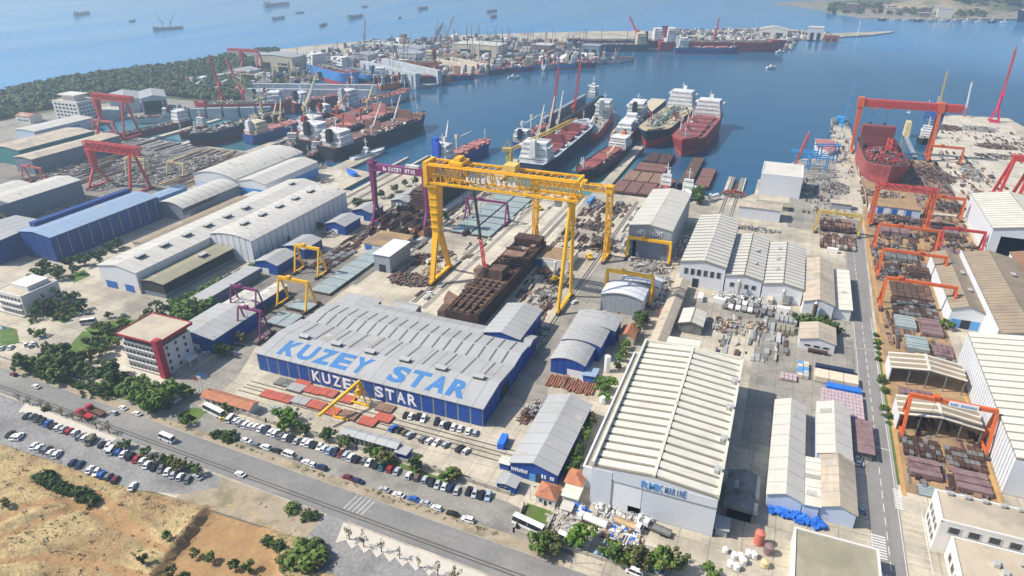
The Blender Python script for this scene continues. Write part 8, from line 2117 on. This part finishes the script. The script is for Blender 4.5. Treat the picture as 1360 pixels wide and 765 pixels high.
trees('in the gap beside the terracotta houses', [(340, 150), (330, 195), (375, 30), (355, 90), (300, 225), (345, 120)], 'round', ('leaf_green', 'leaf_dark'), 5, ox=680, oy=570, s=3.924, wide=1.2)
trees('on the strip above the parked cars', [(375, 30, 4.5), (455, 72, 4.5), (470, 60, 4), (590, 105, 4), (640, 125, 4), (675, 148, 4.5), (838, 178, 5), (1000, 240, 4.5), (1040, 235, 4.5), (250, 5, 3.5), (620, 115, 3)], 'round', ('leaf_dark', 'leaf_green', 'leaf_olive'), 4.5, ox=340, oy=570, s=3.924, wide=1.3)
trees('in the bright clump before the red plates', [(122, 680, 6), (188, 690, 6), (165, 730, 6), (150, 740, 5), (215, 735, 4)], 'round', 'leaf_bright', 6, ox=340, oy=380, s=4, wide=1.05)
trees('behind the grey lettered hall', [(995, 270, 9), (985, 300, 6), (1005, 295, 6)], 'round', ('leaf_green', 'leaf_dark'), 8, ox=680, oy=190, s=4, wide=1.2)
trees('around the beige store in the grey yard', [(150, 170), (205, 178), (285, 180), (320, 200), (350, 225), (270, 195)], 'round', ('leaf_dark', 'leaf_green'), 5, ox=1020, oy=380, s=4, wide=1.2)
trees('by the brown hall gable', [(955, 205)], 'round', 'leaf_green', 5, ox=1020, oy=380, s=4, wide=1.3)
trees('in the planting strip by the yard road', [(575, 255), (578, 290), (582, 320), (588, 350), (592, 385), (605, 475), (612, 495), (625, 540), (630, 555), (625, 640), (640, 680), (642, 720)], 'bush', ('leaf_dark', 'leaf_green'), 2.2, ox=1020, oy=380, s=4, wide=1.1)
trees('on the small lawns by the gate', [(960, 700), (985, 715), (1005, 560), (1120, 575), (1215, 640)], 'round', ('leaf_dark', 'leaf_green', 'leaf_olive'), 4, oy=380, s=4, wide=1.2)
trees('in the verge below the grove', [(240, 645), (390, 520), (420, 520)], 'bush', 'leaf_green', 2.5, oy=380, s=4)
trees('at the left end of the main car park kerb', [(40, 228), (150, 262), (165, 255)], 'bush', 'leaf_dark', 3, ox=280, oy=540, s=6.8, wide=1.2)
# scrubby verge tufts
rr = random.Random(8); m = MB()
def tuft(x, y, z, s, n):
    for i in range(n):
        d = Vector((rr.gauss(0, .5), rr.gauss(0, .5), abs(rr.gauss(0, .5)))) * s
        p = Vector((x, y, z)) + d; k = s * rr.uniform(.15, .35)
        a = Vector((rr.uniform(-1, 1), rr.uniform(-1, 1), rr.uniform(-.3, .6))).normalized() * k; b = a.orthogonal().normalized() * k * .7
        m.face([p - a - b, p + a - b, p + a * .6 + b, p - a * .7 + b])
for i in range(70):
    x = rr.uniform(-200, -60); tuft(x, 140.6 - .036 * (x + 145) + rr.uniform(.2, 1.6), .1, rr.uniform(.4, .9), 10)
for i in range(420):
    x, y = rr.uniform(-265, -95), rr.uniform(62, 113)
    if not _inside(x, y, PIT):
        tuft(x, y, field_z(x, y), rr.uniform(.3, 1.0), 9)
tag(obj('scrub', m, 'leaf_olive'), 'scattered green scrub tufts on the field and verge', 'scrub', None, 'stuff')
m = MB()
for i in range(2600):
    x, y = rr.uniform(-268, -95), rr.uniform(60, 114.5)
    if not _inside(x, y, PIT) and mnoise.noise((x * .07, y * .07, 3)) > -.15:
        tuft(x, y, field_z(x, y) - .05, rr.uniform(.18, .55), 6)
tag(obj('dry_grass', m, 'leaf_dry'), 'dry straw grass tufts over the waste field', 'grass', None, 'stuff')
m = MB()
for i in range(40):
    x, y = rr.uniform(-140, -112), rr.uniform(112, 126); s = rr.uniform(.15, .9) * rr.random()
    m.rbox((x, y, s * .3), (s, s * rr.uniform(.6, 1.2), s * .7), rr.uniform(0, 3), rr.uniform(-.5, .5))
for i in range(40):
    x, y = rr.uniform(-255, -110), rr.uniform(64, 112); s = rr.uniform(.2, 1.0) * rr.random()
    m.rbox((x, y, field_z(x, y) + s * .2), (s, s * rr.uniform(.6, 1.2), s * .7), rr.uniform(0, 3), rr.uniform(-.5, .5))
tag(obj('rubble', m, 'stone_block'), 'loose stones and rubble on the bank and field', 'rubble', None, 'stuff')
# the wooded headland, one mass of crowns
rr = random.Random(4); m = MB()
def blob(x, y, z, r, n=44):
    for i in range(n):
        d = Vector((rr.gauss(0, 1), rr.gauss(0, 1), rr.gauss(0, .9))).normalized()
        if d.z < -.2: d.z = -d.z
        p = Vector((x, y, z)) + d * r * rr.uniform(.6, 1.08); k = r * rr.uniform(.15, .30)
        nrm = (d + Vector((rr.uniform(-.6, .6), rr.uniform(-.6, .6), rr.uniform(0, .6)))).normalized()
        a = nrm.orthogonal().normalized() * k; b = nrm.cross(a)
        m.face([p - a - b, p + a - b, p + a * .8 + b, p - a + b * .8])
for i in range(5200):
    x, y = rr.uniform(-940, -700), rr.uniform(360, 960)
    if x > -745 and 380 < y < 600: continue
    if y > 860 and x > -800: continue
    if _inside(x + 3, y, COAST) and _inside(x - 8, y + 5, COAST):
        r = rr.uniform(2.6, 6.2); blob(x, y, wood_z(x, y) + r * .5, r)
for i in range(620):
    x, y = rr.uniform(-705, -590), rr.uniform(612, 722)
    if _inside(x + 15, y, COAST): blob(x, y, 3, rr.uniform(3, 6))
for i in range(260):
    x, y = rr.uniform(60, 420), rr.uniform(2080, 2420)
    if rr.random() < .6: blob(x, y, 4, rr.uniform(5, 11))
for i in range(300):
    x, y = rr.uniform(380, 900), rr.uniform(2300, 2600); blob(x, y, 24, rr.uniform(7, 13))
tag(obj('wood', m, 'leaf_wood'), 'dense dark wood covering the headland and far slopes', 'wood', None, 'stuff')

# ================================================================== HAZE
M_h = bpy.data.materials.new('haze_air'); M_h.use_nodes = True
N, L = M_h.node_tree.nodes, M_h.node_tree.links
N.remove(N["Principled BSDF"])
pv = N.new("ShaderNodeVolumePrincipled")
pv.inputs["Color"].default_value = (.62, .83, 1.0, 1)
pv.inputs["Density"].default_value = HAZE_DENSITY
pv.inputs["Anisotropy"].default_value = 0.4
L.new(pv.outputs[0], N["Material Output"].inputs["Volume"])
MATS['haze_air'] = M_h
hz = obj('haze', MB().box(-31000, 31000, -31000, 31000, -7, 175), 'haze_air')
hz["kind"] = "stuff"; hz["label"] = "pale blue sea haze over the whole harbour"; hz["category"] = "haze"
